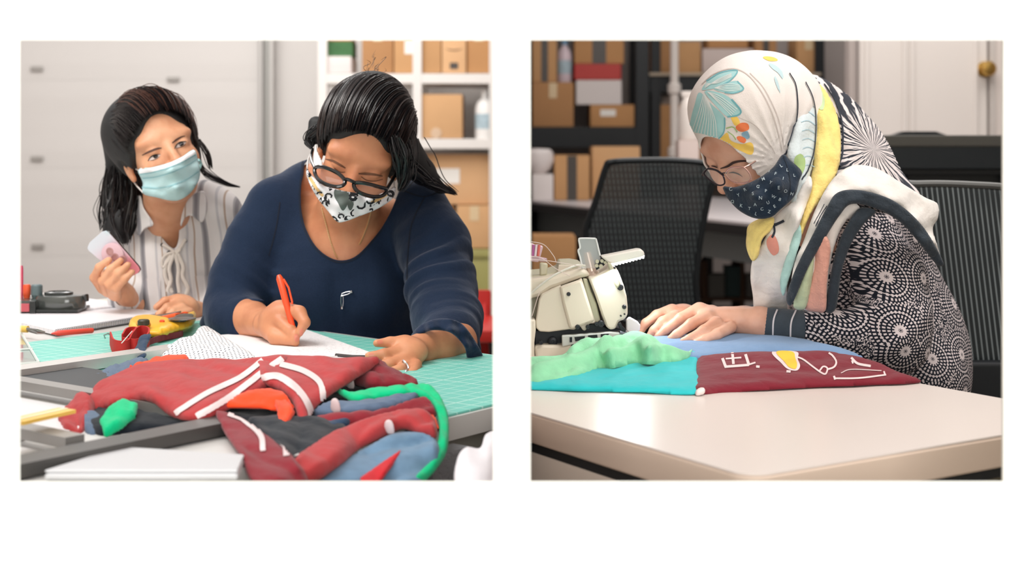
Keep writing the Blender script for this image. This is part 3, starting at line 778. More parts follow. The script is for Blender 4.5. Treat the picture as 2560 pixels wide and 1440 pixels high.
# notebook
nb = thing('spiral_notebook', 'open white spiral notebook on the far left of the green mat', 'notebook', TP(200, 800))
NBP = [TP(40, 806)[:2], TP(50, 752)[:2], TP(215, 752)[:2], TP(418, 787)[:2], TP(130, 832)[:2], TP(60, 828)[:2]]
g = G('lined_paper'); X, Y, Z = g.xyz(); f = g.m_('FRACT', g.m_('MULTIPLY', rot_(X, Y, (.3, .95)) if False else g.m_('ADD', g.m_('MULTIPLY', X, .35), g.m_('MULTIPLY', Y, .94)), 110))
g.color(g.mix(g.m_('MULTIPLY', g.step(f, .86, .95), .35), lin((238, 236, 240)), lin((160, 176, 200)))); g.set(Roughness=.8)
def quadpx(name, pts, z0, z1, mat, par=None):
    return MB().prism([tuple(TP(x, y, (z0+z1)/2)[:2]) for x, y in pts], z0, z1).build(name, mat, par)
quadpx('page_stack', [(30, 806), (42, 772), (236, 766), (420, 786), (140, 832)], MZ+.0002, MZ+.008, g.m, nb)
quadpx('page_curled', [(50, 770), (225, 748), (330, 762), (236, 772), (44, 778)], MZ+.0085, MZ+.011, g.m, nb)
quadpx('cover', [(24, 810), (40, 770), (236, 764), (428, 788), (140, 838)], MZ-.0002, MZ+.0002, M('notebook_cover', (200, 196, 196), .6), nb)
m = MB()
for i in range(64):
    t_ = i/63; c = TP(140+(418-140)*t_, 831+(786-831)*t_, MZ+.005); r_ = .0055
    m.tube([c+V3(0, math.cos(a)*r_, math.sin(a)*r_) for a in np.linspace(0, 5.4, 9)], .0006, 4)
o_ = m.build('spiral_wire', M('steel_wire', (170, 172, 178), .3, .9), nb, True)
# a sheet at the table's back left where the woman in stripes leans
bp = quadpx('pattern_paper', [(215, 752), (330, 742), (470, 765), (400, 784), (300, 768)], TZ+.0004, TZ+.002, M('cream_paper', (222, 216, 206), .8))
tag(bp, 'loose cream paper under the forearm of the woman in stripes', 'paper')
# tape dispenser / smoked plastic rotary tool case
sm = M('smoked_plastic', (74, 78, 76), .12, spec=.7); sm.node_tree.nodes['Principled BSDF'].inputs['Coat Weight'].default_value = .6
smd = M('smoked_plastic_dark', (34, 38, 38), .2, spec=.6)
td = thing('tape_dispenser', 'dark smoked plastic tape dispenser standing on the open notebook', 'tape dispenser', TP(140, 790))
dd0 = F*(HC-TZ)/(792-H0); q_ = dd0/F
def dz(py): return HC-(py-H0)/F*dd0
cx_ = (152-CX)*q_; zb_ = MZ+.011; rx_ = 62*q_
m = MB(); prof = [(rx_*.92, 0), (rx_, .004), (rx_, dz(742)-zb_), (rx_*.95, dz(738)-zb_), (rx_*.55, dz(734)-zb_)]
def sq(V, s_=.72): V = np.array(V); V[:, 1] = dd0+(V[:, 1]-dd0)*s_; return V
m.lathe((cx_, dd0, zb_), prof, 40); m.V = [tuple(v) for v in sq(m.V)]; m.build('round_housing', sm, td, True)
m = MB(); m.lathe((cx_-.004, dd0, dz(738)), [(.028, 0), (.028, .006), (.021, .008), (.020, .004), (.008, .004), (.008, .007)], 32); m.V = [tuple(v) for v in sq(m.V)]; m.build('hub_cap', smd, td, True)
MB().box(((62-CX)*q_, dd0, (dz(745)+zb_)/2), (88*q_, .075, dz(745)-zb_), bev=.005).build('body', sm, td, True)
MB().box(((80-CX)*q_, dd0-.039, (dz(752)+dz(775))/2), (22*q_, .004, 20*q_), bev=.001).build('pink_window', M('pink_plastic', (196, 90, 100), .4), td)
MB().box(((100-CX)*q_, dd0-.04, (dz(748)+dz(778))/2), (14*q_, .006, 32*q_), bev=.001).build('clip', smd, td)
MB().tube([((206-CX)*q_, dd0, dz(742)), ((219-CX)*q_, dd0-.01, dz(740)), ((221-CX)*q_, dd0-.01, dz(752))], [.004, .006, .004]).build('cutting_lip', smd, td, True)
MB().box(((130-CX)*q_, dd0, zb_+.002), (160*q_, .08, .006), bev=.002).build('base_plate', smd, td)
def marker(name, label, px, pyt, pyb, wpx, mat, cat='marker', d=None, cap=True, tip=None):
    d = d or dd0; k = d/F; z1, z0 = HC-(pyt-H0)*k, HC-(pyb-H0)*k; x = (px-CX)*k
    t = thing(name, label, cat, (x, d, z0))
    r_ = wpx*k/2; h = z1-z0
    MB().lathe((x, d, z0), [(r_*.85, 0), (r_*.9, h*.15), (r_, h*.2), (r_, h*.9), (r_*.8, h)], 24).build('cap', mat, t, True)
    MB().lathe((x, d, z0-.012), [(r_*.7, 0), (r_*.7, .013)], 16).build('barrel', mat, t, True)
    return t
marker('marker_pen', 'orange-capped marker standing in the smoked tape dispenser', 67, 711, 744, 19, M('orange_cap', (236, 92, 52), .35))
marker('marker_pen', 'grey-capped marker standing in the smoked tape dispenser', 92, 711, 744, 28, M('grey_cap', (98, 116, 120), .35))
marker('pink_pencil', 'pink pencil upright at the far left edge of the table', 53, 664, 744, 10, M('pink_pencil_paint', (214, 62, 104), .4), 'pencil', dd0+.01)
# red pen on notebook edge
def rod(name, label, cat, a, b, r, mat, z=None, parts=()):
    A0, B0 = (a if len(a) == 3 and not isinstance(a, tuple) else TP(*a)), TP(*b)
    return A0, B0
def pen_flat(label, a, b, r, mat, z, name='pen', cat='pen', tipm=None):
    A0, B0 = TP(a[0], a[1], z), TP(b[0], b[1], z); t = thing(name, label, cat, (A0+B0)/2-V3(0, 0, r)); dv = B0-A0
    MB().tube([A0+dv*.14, A0+dv*.16, A0+dv*.97, B0], [r*.85, r, r, r*.8], 14).build('barrel', mat, t, True)
    MB().tube([A0, A0+dv*.06, A0+dv*.14], [r*.18, r*.45, r*.85], 12).build('tip', tipm or mat, t, True)
    return t
pen_flat('red pen lying along the spiral edge of the notebook', (128, 834), (233, 826), .0048, M('red_pen_plastic', (222, 68, 52), .35), MZ+.006)
# compass / pincers at the left edge
cp = thing('tweezers', 'steel tweezers with yellow grips at the left edge of the notebook', 'tweezers', TP(90, 830))
st = M('steel', (168, 166, 164), .25, .95)
A0, A1, B1 = TP(50, 824, MZ+.012), TP(112, 830, MZ+.01), TP(112, 834, MZ+.006)
MB().tube([TP(38, 822, MZ+.014), TP(70, 823, MZ+.014)], .006, 12).build('grip', M('ruler_yellow', 0), cp, True)
MB().tube([TP(68, 822, MZ+.016), TP(92, 825, MZ+.016), A1], [.0022, .002, .001], 8).build('jaw', st, cp, True)
MB().tube([TP(68, 826, MZ+.012), TP(92, 833, MZ+.010), B1], [.0022, .002, .001], 8).build('jaw', st, cp, True)
# clear acrylic ruler at left edge
ar = thing('acrylic_ruler', 'clear acrylic quilting ruler at the left edge on the green mat', 'ruler', TP(70, 880))
g = G('clear_acrylic'); g.set(Roughness=.05); g.b.inputs['Transmission Weight'].default_value = .85; g.b.inputs['Base Color'].default_value = (.92, .96, .95, 1); acr = g.m
quadpx('plate', [(20, 832), (52, 830), (97, 906), (30, 912)], MZ+.0008, MZ+.0035, acr, ar)
m = MB()
for a, b in (((52, 830), (97, 906)), ((97, 906), (30, 912)), ((30, 876), (82, 872))):
    m.tube([TP(a[0], a[1], MZ+.0045), TP(b[0], b[1], MZ+.0045)], .0022, 6)
m.build('frosted_edge', M('frosted', (214, 222, 218), .4), ar, True)
# yellow rotary cutter
def blob_px(name, poly, z, th, mat, par, step=4, edge=10, n=(0, 0, 1), back=.9):
    return puff(name, [(x, y, F*(HC-z)/(y-H0)) for x, y in poly], th, mat, par, step=step, edge=edge, n=n, back=back)
rc_ = thing('rotary_cutter', 'yellow-handled rotary cutter lying on the green mat', 'rotary cutter', TP(400, 820))
ym = M('cutter_yellow', (248, 190, 52), .35)
hz = MZ+.016
blob_px('handle', [(322, 812), (338, 798), (372, 794), (410, 800), (440, 806), (470, 790), (487, 786), (490, 796), (478, 812), (440, 824), (405, 834), (360, 834), (328, 826)], hz, .011, ym, rc_, back=.9)
blob_px('thumb_grip', [(338, 808), (352, 802), (376, 806), (372, 814), (350, 814)], hz+.012, .004, M('cutter_yellow_dark', (226, 160, 34), .4), rc_)
blob_px('blade_guard', [(428, 802), (440, 790), (462, 785), (484, 788), (474, 798), (452, 804)], hz+.011, .005, M('cutter_guard', (66, 66, 62), .3), rc_)
MB().lathe(TP(359, 812, hz+.014), [(.010, 0), (.010, .007), (.008, .009)], 20).build('slider_button', M('slider_dark', (62, 58, 40), .4), rc_, True)
MB().lathe(TP(405, 805, hz+.011), [(.0045, 0), (.0045, .003), (.003, .004)], 16).build('rivet', M('orange_cap', 0), rc_, True)
MB().lathe(TP(455, 797, hz+.014), [(.024, 0), (.024, .001), (.006, .002)], 32).build('blade', st, rc_, True)
# scissors
sc_ = thing('scissors', 'orange-handled scissors behind the yellow rotary cutter', 'scissors', TP(430, 792))
MB().tube([TP(392, 788, MZ+.01), TP(436, 784, MZ+.02), TP(452, 780, MZ+.022)], [.002, .006, .003], 8, flat=.5).build('blade', st, sc_, True)
MB().tube([TP(405, 797, MZ+.012), TP(440, 791, MZ+.018), TP(462, 785, MZ+.02), TP(440, 797, MZ+.014)], [.005, .007, .008, .006], 10).build('handle', M('orange_plastic', (240, 98, 48), .4), sc_, True)
# red binding
rb = M('red_webbing', (196, 44, 40), .8, bump=.3, bs=900); rbd = cloth('dark_red_binding', (132, 28, 40))
rbn = thing('binding_coil', 'coiled red binding tape beside the yellow rotary cutter', 'binding tape', TP(320, 850))
def ribbon3(name, pts, w, mat, par, up=(0, 0, 1), th=.0012, n=40, tilt=None):
    P_ = crom([p for p in pts], n); t = np.gradient(P_, axis=0); t /= np.linalg.norm(t, axis=1)[:, None]; up = np.array(up, float)
    V = []
    for i, p in enumerate(P_):
        a = up
        if tilt is not None: a = np.array([0, math.cos(tilt[0]+(tilt[1]-tilt[0])*i/(n-1)), math.sin(tilt[0]+(tilt[1]-tilt[0])*i/(n-1))])
        s_ = a-t[i]*np.dot(a, t[i]); s_ /= np.linalg.norm(s_)+1e-9; nn = np.cross(t[i], s_)
        V += [p-s_*w/2-nn*th, p+s_*w/2-nn*th, p+s_*w/2+nn*th, p-s_*w/2+nn*th]
    Fc = [(4*i+k, 4*i+(k+1) % 4, 4*i+4+(k+1) % 4, 4*i+4+k) for i in range(n-1) for k in range(4)]+[(0, 1, 2, 3), (4*n-1, 4*n-2, 4*n-3, 4*n-4)]
    return MB().add(V, Fc).build(name, mat, par, True)
ribbon3('tape_loop', [TP(276, 846, MZ+.016), TP(286, 866, MZ+.014), TP(318, 868, MZ+.014), TP(330, 850, MZ+.02), TP(340, 834, MZ+.02), TP(318, 836, MZ+.02), TP(306, 852, MZ+.016)], .022, rb, rbn)
ribbon3('tape_loop', [TP(306, 862, MZ+.014), TP(340, 866, MZ+.014), TP(366, 856, MZ+.016), TP(372, 838, MZ+.018), TP(352, 832, MZ+.018), TP(330, 846, MZ+.016)], .024, rb, rbn)
ribbon3('tape_tail', [TP(364, 858, MZ+.008), TP(400, 846, MZ+.008), TP(440, 838, MZ+.006), TP(456, 834, MZ+.005)], .010, rbd, rbn)
MB().tube([TP(263, 846, MZ+.006), TP(260, 838, MZ+.012), TP(270, 834, MZ+.014), TP(280, 838, MZ+.012)], .0014, 6).build('wire_hook', st, rbn, True)
m = MB()
for i in range(9):
    c = TP(304+i*2.8, 858-i*3.2, MZ+.026+i*.0006); m.tube([c, c+V3(.003, -.001, .003)], .0008, 5)
m.build('white_stitching', M('white_thread', (236, 232, 230), .7), rbn, True)
s1 = puff('fabric_scrap', [(392, 790, TP(392, 790)[1]), (410, 786, TP(410, 786)[1]), (416, 792, TP(416, 792)[1]), (400, 800, TP(400, 800)[1])], .005, cloth('dark_red_binding', 0), step=3, edge=6, n=(0, 0, 1), back=.1)
tag(s1, 'small dark red scrap at the tip of the scissors', 'fabric scrap')
# orange cloth under cuff and white eyelet fabric
oc = puff('fabric_scrap', [(x, y, TP(x, y)[1]) for x, y in ((530, 828), (560, 822), (640, 832), (650, 848), (600, 846), (556, 842))], .006, cloth('orange_cloth', (232, 78, 52)), step=5, edge=14, n=(0, 0, 1), back=.1)
tag(oc, 'orange-red scrap under the rolled navy cuff', 'fabric scrap')
g = G('eyelet_cloth'); X, Y, Z = g.xyz()
a_ = g.m_('SUBTRACT', g.m_('FRACT', g.m_('MULTIPLY', g.m_('ADD', X, g.m_('MULTIPLY', Y, .3)), 165)), .5)
b_ = g.m_('SUBTRACT', g.m_('FRACT', g.m_('MULTIPLY', g.m_('SUBTRACT', Y, g.m_('MULTIPLY', X, .3)), 105)), .5)
r_ = g.m_('SQRT', g.m_('ADD', g.m_('MULTIPLY', a_, a_), g.m_('MULTIPLY', b_, b_)))
g.color(g.mix(g.step(r_, .20, .30), lin((120, 122, 128)), lin((238, 238, 240)))); g.set(Roughness=.85); g.bump(g.noise(120, 3), .25, .003); eyelet = g.m
def onT(pts, z=MZ): return [(x, y, F*(HC-(z+(p[0] if p else 0)))/(y-H0)) for x, y, *p in pts]
ec = puff('eyelet_cloth', onT([(496, 824, .012), (520, 820, .014), (560, 846, .01), (610, 876, .01), (640, 898, .012), (600, 910, .01), (520, 912, .01), (430, 898, .006), (376, 884, .004), (420, 868, .008), (452, 850, .016), (482, 842, .014)]), .010, eyelet, step=5, edge=22, n=(0, -.2, .98), wr=.004, wf=80, back=.5)
tag(ec, 'white perforated cloth heaped beside the pattern paper', 'cloth')
# papers being written on
pm2 = G('scribbled_paper'); X, Y, Z = pm2.xyz()
wv = pm2.new('ShaderNodeTexWave'); wv.wave_type = 'BANDS'; wv.inputs['Scale'].default_value = 22; wv.inputs['Distortion'].default_value = 16; wv.inputs['Detail'].default_value = 3; wv.inputs['Detail Scale'].default_value = 2.2
pm2.nt.links.new(pm2.tc(), wv.inputs['Vector'])
msk = pm2.m_('MULTIPLY', pm2.step(wv.outputs['Fac'], .93, .99), pm2.step(X, float(TP(748, 860)[0]), float(TP(775, 860)[0])))
pm2.color(pm2.mix(pm2.m_('MULTIPLY', msk, .3), lin((242, 240, 242)), lin((150, 146, 160)))); pm2.set(Roughness=.8)
def paper(label, pts, z, mat, th=.0012, name='paper_sheet', group=None):
    o = MB().prism([tuple(TP(x, y, z)[:2]) for x, y in pts], z, z+th).build(name, mat)
    tag(o, label, 'paper', group); return o
PZ = MZ+.0022
paper('lower pattern sheet peeking out under the written sheet', [(500, 846), (620, 838), (900, 872), (940, 898), (700, 902), (620, 898)], MZ+.0006, pp)
wp = paper('white pattern sheet being written on with the orange pen', [(506, 842), (640, 832), (768, 826), (942, 888), (900, 896), (640, 898)], PZ, pm2.m)
MB_ = MB().tube([TP(840, 888, PZ+.003), TP(880, 892, PZ+.003), TP(925, 893, PZ+.003)], .003, 8)
pc = MB_.build('pencil', M('dark_pencil', (62, 54, 54), .5), None, True); tag(pc, 'short dark pencil at the lower edge of the pattern sheet', 'pencil')
MB2 = MB().tube([TP(640, 903, MZ+.012), TP(700, 897, PZ+.003), TP(790, 894, PZ+.003), TP(850, 890, PZ+.002)], .0009, 6)
tag(MB2.build('thread', M('white_thread', 0), None, True), 'pale thread along the lower edge of the pattern sheet', 'thread')

# ---- pile of cut garments
mar = cloth('maroon_jersey', (172, 58, 60), .16); mard = cloth('deep_maroon_jersey', (132, 36, 46), .16); navy = cloth('navy_jersey', (30, 44, 66), .2); slate = cloth('slate_blue_denim', (92, 110, 134), .2)
grn = cloth('bright_green_cloth', (0, 190, 128), .12); orc = cloth('vivid_orange_cloth', (240, 74, 34), .1); blu = cloth('washed_blue_denim', (104, 134, 160), .3); redc = cloth('bright_red_cloth', (196, 30, 40), .1); blk2 = cloth('near_black_cloth', (16, 24, 34), .3)
stripe = M('white_piping', (226, 208, 208), .8, bump=.2, bs=400)
def pile(name, label, pts, th, mat, edge=26, wr=.006, wf=45, off=0, n=(0, -.62, .78), inner=(), group='cut garment pieces heaped on the near edge of the table', cat='garment', back=.7, dirw=None, step=6, sp=True):
    pile.k += 3; o = puff(name, pts, th*.8, mat, inner=inner, step=step, edge=edge*.5, wr=wr*1.0, wf=wf*1.2, off=off+pile.k, n=n, back=back, dirw=dirw, smooth_poly=sp); tag(o, label, cat, group); return o
pile.k = 0
# core of the heap
core = pile('garment_piece', 'dark navy garment forming the core of the heap', [(230, 1030, 1.74), (420, 960, 1.90), (700, 940, 1.93), (960, 970, 1.86), (1060, 1030, 1.745), (1064, 1100, 1.65), (960, 1120, 1.62), (800, 1120, 1.60), (640, 1100, 1.60), (520, 1086, 1.62), (400, 1080, 1.64), (250, 1090, 1.61)], .014, blk2, edge=40, wr=.004)
p_sl = pile('denim_strip', 'slate blue denim strip crossing behind the grey frame to the heap', [(140, 980, 1.90), (250, 930, 2.02), (345, 898, 2.10), (370, 905, 2.06), (300, 960, 1.93), (200, 996, 1.87)], .006, slate, edge=14, wr=.004, wf=90, n=(0, -.2, .98))
p_sl2 = pile('denim_strip', 'narrow navy denim strip sticking up beside the red binding', [(318, 894, 2.13), (340, 868, 2.2), (350, 842, 2.22), (378, 836, 2.22), (366, 868, 2.17), (362, 894, 2.12)], .005, cloth('navy_denim', (40, 62, 88)), edge=9, wr=.002, wf=90, n=(0, -.8, .6), step=4)
p_or2 = pile('orange_piece', 'orange cloth edge behind the big maroon garment', [(322, 922, 2.0), (390, 900, 2.04), (452, 892, 2.04), (474, 900, 2.0), (460, 918, 1.97), (400, 920, 1.96)], .010, orc, edge=14)
# big left maroon garment
p_m1 = pile('maroon_garment', 'large maroon garment with two white piping stripes at the front of the heap',
    [(232, 1030, 1.73), (228, 985, 1.80), (280, 945, 1.88), (370, 912, 1.95), (480, 904, 1.95), (640, 902, 1.90), (720, 896, 1.88), (700, 945, 1.80), (610, 1000, 1.70), (510, 1046, 1.63), (430, 1040, 1.66), (370, 1000, 1.70), (300, 1010, 1.71)], .016, mar, edge=40, wr=.005, wf=30, inner=[(450, 970, 1.76)], step=5)
p_m2 = pile('maroon_garment', 'crumpled maroon sleeve end at the left tip of the heap', [(144, 1052, 1.70), (176, 1010, 1.76), (214, 988, 1.80), (240, 1010, 1.74), (226, 1060, 1.67), (206, 1096, 1.62), (162, 1090, 1.64)], .013, mar, edge=20, wr=.008, wf=50, sp=False)
p_bl1 = pile('denim_piece', 'blue-grey cloth peeking below the left tip of the heap', [(212, 1040, 1.69), (240, 1034, 1.70), (262, 1060, 1.665), (250, 1096, 1.62), (216, 1092, 1.625)], .012, slate, edge=16)
p_gr1 = pile('green_piece', 'bright green cloth poking out under the maroon garment', [(248, 1060, 1.64), (272, 1020, 1.685), (310, 1000, 1.70), (346, 1012, 1.685), (340, 1042, 1.65), (306, 1068, 1.62), (262, 1096, 1.60)], .009, grn, edge=16, wr=.006, wf=55, sp=False)
p_or1 = pile('orange_piece', 'bright orange cloth in the middle of the heap', [(540, 1018, 1.665), (600, 990, 1.70), (668, 970, 1.72), (712, 985, 1.70), (738, 1020, 1.655), (712, 1030, 1.65), (650, 1020, 1.655)], .008, orc, edge=16, wr=.005, sp=False)
p_or3 = pile('orange_piece', 'orange cloth hanging lower in the middle of the heap', [(680, 1000, 1.685), (716, 1000, 1.68), (738, 1030, 1.64), (716, 1068, 1.60), (690, 1062, 1.61), (694, 1030, 1.64)], .008, orc, edge=14, wr=.004, sp=False)
# maroon strip that falls to lower right with piping
core2 = pile('garment_piece', 'near-black garment hanging between the maroon flaps at the table front', [(620, 1050, 1.625), (720, 1040, 1.645), (840, 1050, 1.65), (870, 1090, 1.60), (800, 1150, 1.505), (770, 1196, 1.47), (724, 1196, 1.455), (680, 1120, 1.515)], .007, blk2, edge=30, wr=.004)
p_m3 = pile('maroon_garment', 'maroon garment flap with a curved white stripe hanging over the table front',
    [(540, 1030, 1.655), (590, 1040, 1.64), (640, 1070, 1.58), (700, 1110, 1.54), (748, 1160, 1.465), (764, 1212, 1.44), (640, 1212, 1.41), (600, 1140, 1.48), (560, 1080, 1.58)], .014, mard, edge=30, wr=.006, wf=40, n=(0, -.85, .5))
p_m4 = pile('maroon_garment', 'maroon garment corner with long piping behind the orange cloth',
    [(640, 905, 1.88), (720, 893, 1.90), (850, 900, 1.86), (945, 898, 1.84), (935, 915, 1.82), (880, 950, 1.76), (820, 990, 1.71), (780, 1030, 1.67), (772, 1080, 1.62), (752, 1085, 1.61), (740, 1030, 1.655), (715, 985, 1.70), (660, 955, 1.75)], .014, mar, edge=30, wr=.004, wf=40, inner=[(780, 950, 1.77)], step=5)
p_m5 = pile('maroon_garment', 'crumpled maroon cuff under the resting hand', [(880, 950, 1.83), (930, 905, 1.88), (985, 930, 1.86), (1045, 958, 1.82), (1030, 975, 1.79), (940, 970, 1.78)], .016, mard, edge=20, wr=.008, wf=60)
p_gr2 = pile('green_edge', 'bright green hem curling round the right of the heap', [(836, 972, 1.76), (880, 985, 1.745), (950, 972, 1.76), (1050, 966, 1.765), (1090, 982, 1.74), (1118, 1030, 1.68), (1122, 1090, 1.62), (1112, 1140, 1.575), (1070, 1195, 1.53), (1042, 1212, 1.51), (1040, 1196, 1.525), (1080, 1150, 1.565), (1096, 1090, 1.615), (1092, 1040, 1.665), (1062, 1000, 1.71), (1000, 994, 1.72), (900, 1008, 1.71), (866, 996, 1.725)], .010, grn, edge=14, wr=.003, wf=60, step=5)
p_sl3 = pile('denim_piece', 'slate blue sleeve lying under the green hem', [(780, 1040, 1.68), (830, 1010, 1.71), (900, 1010, 1.705), (1000, 994, 1.72), (1050, 990, 1.72), (1010, 1018, 1.69), (920, 1036, 1.67), (840, 1040, 1.67)], .012, slate, edge=18, wr=.004, wf=60)
p_rd2 = pile('maroon_garment', 'dark red cloth band beneath the slate sleeve', [(790, 1050, 1.66), (860, 1040, 1.665), (960, 1030, 1.675), (1060, 1000, 1.705), (1090, 1040, 1.66), (1040, 1050, 1.65), (900, 1064, 1.64), (800, 1075, 1.63)], .010, mard, edge=16, wr=.005, wf=50)
p_or4 = pile('orange_piece', 'orange strip folded beside the green hem', [(1030, 1000, 1.70), (1062, 1004, 1.70), (1090, 1046, 1.655), (1100, 1078, 1.62), (1076, 1070, 1.63), (1058, 1030, 1.67)], .007, orc, edge=10, wr=.002, sp=False)
p_m6 = pile('maroon_garment', 'maroon garment front with a curled collar at the right of the heap',
    [(740, 1150, 1.485), (790, 1110, 1.545), (870, 1070, 1.62), (960, 1040, 1.65), (1040, 1024, 1.665), (1086, 1050, 1.64), (1092, 1090, 1.60), (1066, 1094, 1.60), (1010, 1070, 1.62), (960, 1090, 1.60), (900, 1120, 1.57), (850, 1160, 1.51), (780, 1204, 1.465), (736, 1200, 1.46)], .016, mar, edge=30, wr=.006, wf=45, n=(0, -.75, .65), step=5)
p_sl4 = pile('denim_piece', 'dark slate cloth between the hanging maroon flaps', [(730, 1120, 1.59), (770, 1076, 1.63), (850, 1050, 1.65), (880, 1062, 1.64), (820, 1090, 1.61), (760, 1140, 1.56)], .012, cloth('navy_denim', 0), edge=18, wr=.004, wf=60)
p_bl2 = pile('denim_garment', 'washed blue denim garment hanging over the table front', [(770, 1200, 1.50), (850, 1156, 1.54), (930, 1110, 1.585), (1000, 1080, 1.61), (1080, 1090, 1.60), (1100, 1140, 1.565), (1060, 1190, 1.53), (1030, 1216, 1.51), (760, 1216, 1.48)], .014, blu, edge=36, wr=.014, wf=34, n=(0, -.9, .4))
p_rd3 = pile('red_piece', 'bright red strip lying across the hanging blue denim', [(900, 1196, 1.495), (950, 1160, 1.53), (1004, 1124, 1.56), (1000, 1140, 1.545), (970, 1180, 1.51), (946, 1214, 1.485), (904, 1216, 1.48)], .010, redc, edge=12, wr=.002, n=(0, -.9, .4), step=4, sp=False)
# piping on the maroon pieces
tm1 = bvh(p_m1); tm4 = bvh(p_m4); tm3 = bvh(p_m3); tm6 = bvh(p_m6, p_m4, p_m5)
for t_, o_, sh_ in ((tm1, p_m1, [line2([(440, 1034), (520, 984), (600, 946), (658, 902)], 13), line2([(492, 1042), (580, 990), (660, 930), (706, 898)], 14)]),
                    (tm4, p_m4, [line2([(646, 946), (700, 944), (752, 985), (776, 1040), (758, 1078)], 16), line2([(700, 912), (760, 930), (800, 960), (806, 1002)], 14)]),
                    (tm3, p_m3, [line2([(570, 1036), (610, 1052), (650, 1090), (658, 1130)], 13), line2([(700, 1104), (714, 1120), (718, 1142)], 17)]),
                    ):
    r_ = marks('piping', t_, sh_, stripe, None, .0016)
    if r_: fix(r_, o_); r_['label'] = 'white piping stripe'
for c, par, rr in (((872, 958, 1.795), p_m5, .012), ((838, 1022, 1.67), p_sl3, .014), ((972, 1072, 1.60), p_m6, .011)):
    p_ = W(*c); q_ = puff('drawstring', [(c[0]-12, c[1]-4, c[2]), (c[0], c[1]-12, c[2]), (c[0]+12, c[1]-6, c[2]), (c[0]+13, c[1]+10, c[2]), (c[0]-2, c[1]+9, c[2])], rr, stripe, par, step=3, edge=8)
# white crumpled bundle and grey cloth under the table edge at the right
wbun = puff('cloth_bundle', [(1142, 1150, 1.50), (1165, 1118, 1.53), (1200, 1120, 1.53), (1215, 1085, 1.56), (1246, 1090, 1.56), (1250, 1216, 1.47), (1144, 1216, 1.46)], .03, cloth('white_terry', (232, 228, 232), .04), step=5, edge=40, wr=.008, wf=60, n=(0, -1, .1)); tag(wbun, 'white crumpled bundle beside the table edge at the right', 'cloth')
gb_ = MB().box((gx(1105, 1.66), 1.68, .62), (.07, .03, .2), rotz(.9), .004).build('grey_fabric_bin', cloth('grey_woven', (138, 138, 142), .25, fs=80)); tag(gb_, 'grey woven fabric bin corner under the table edge at the right', 'bin')
# ================================================================== people
def headM(yaw, pitch, roll, t, s):
    z, x, y = [math.radians(v) for v in (yaw, pitch, roll)]
    return rotz(z)@rotx(x)@roty(y), np.array(t, float), s
def HL(H, p): return H[0]@(np.array(p, float)*H[2])+H[1]
def inv_h(H, V): return ((np.asarray(V)-H[1])@H[0])/H[2]
def head(fl, H, fem=1, ears=(1, 1), k=.014):
    R, t, s = H
    E_ = lambda c, r, kk=.012, mode='u', Q=None: fl.ell(HL(H, c), np.array(r)*s, R if Q is None else R@Q, kk, mode)
    C_ = lambda a, b, ra, rb, kk=.008: fl.cone(HL(H, a), HL(H, b), ra*s, rb*s, kk)
    E_((0, .015, .038), (.073, .093, .086), .012)
    E_((0, -.028, -.026), (.060, .060, .082), .02)
    E_((0, -.045, -.088), (.038, .036, .028), .02)
    for sx in (-1, 1):
        E_((sx*.036, -.058, -.034), (.024, .024, .026), .016)
        E_((sx*.032, -.064, .020), (.026, .014, .010), .022)
        E_((sx*.031, -.098, -.001), (.017, .014, .009), .010, 's')
        E_((sx*.031, -.0715, -.001), (.0145, .0135, .0115), .004)
        if ears[0 if sx < 0 else 1]:
            E_((sx*.073, .010, -.012), (.008, .018, .031), .004, Q=rotx(-.25))
            E_((sx*.082, .004, -.008), (.006, .010, .018), .003, 's', Q=rotx(-.25))
            E_((sx*.072, .000, -.038), (.006, .008, .010), .004)
    C_((0, -.082, .002), (0, -.104, -.034), .0075, .0115, .010)
    for sx in (-1, 1): E_((sx*.011, -.096, -.038), (.008, .010, .007), .006)
    E_((0, -.086, -.066), (.022, .010, .012), .008)
def skin(name, col, col2):
    g = G(name); a, b = lin(col), lin(col2)
    g.color(g.mix(g.step(g.noise(26, 4), .35, .7), a, b)); g.set(Roughness=.46)
    g.b.inputs['Specular IOR Level'].default_value = .45
    g.b.inputs['Subsurface Weight'].default_value = .12; g.b.inputs['Subsurface Radius'].default_value = (.012, .004, .002); g.b.inputs['Subsurface Scale'].default_value = 1.0
    g.bump(g.m_('ADD', g.m_('MULTIPLY', g.noise(700, 2), .3), g.noise(140, 3)), .12, .0015); return g.m
def hairmat(name, a, b, rough=.32):
    g = G(name); g.color(g.mix(g.noise(40, 3), lin(a), lin(b))); g.set(Roughness=rough); g.b.inputs['Specular IOR Level'].default_value = .7
    g.bump(g.noise(500, 2), .3, .001); return g.m
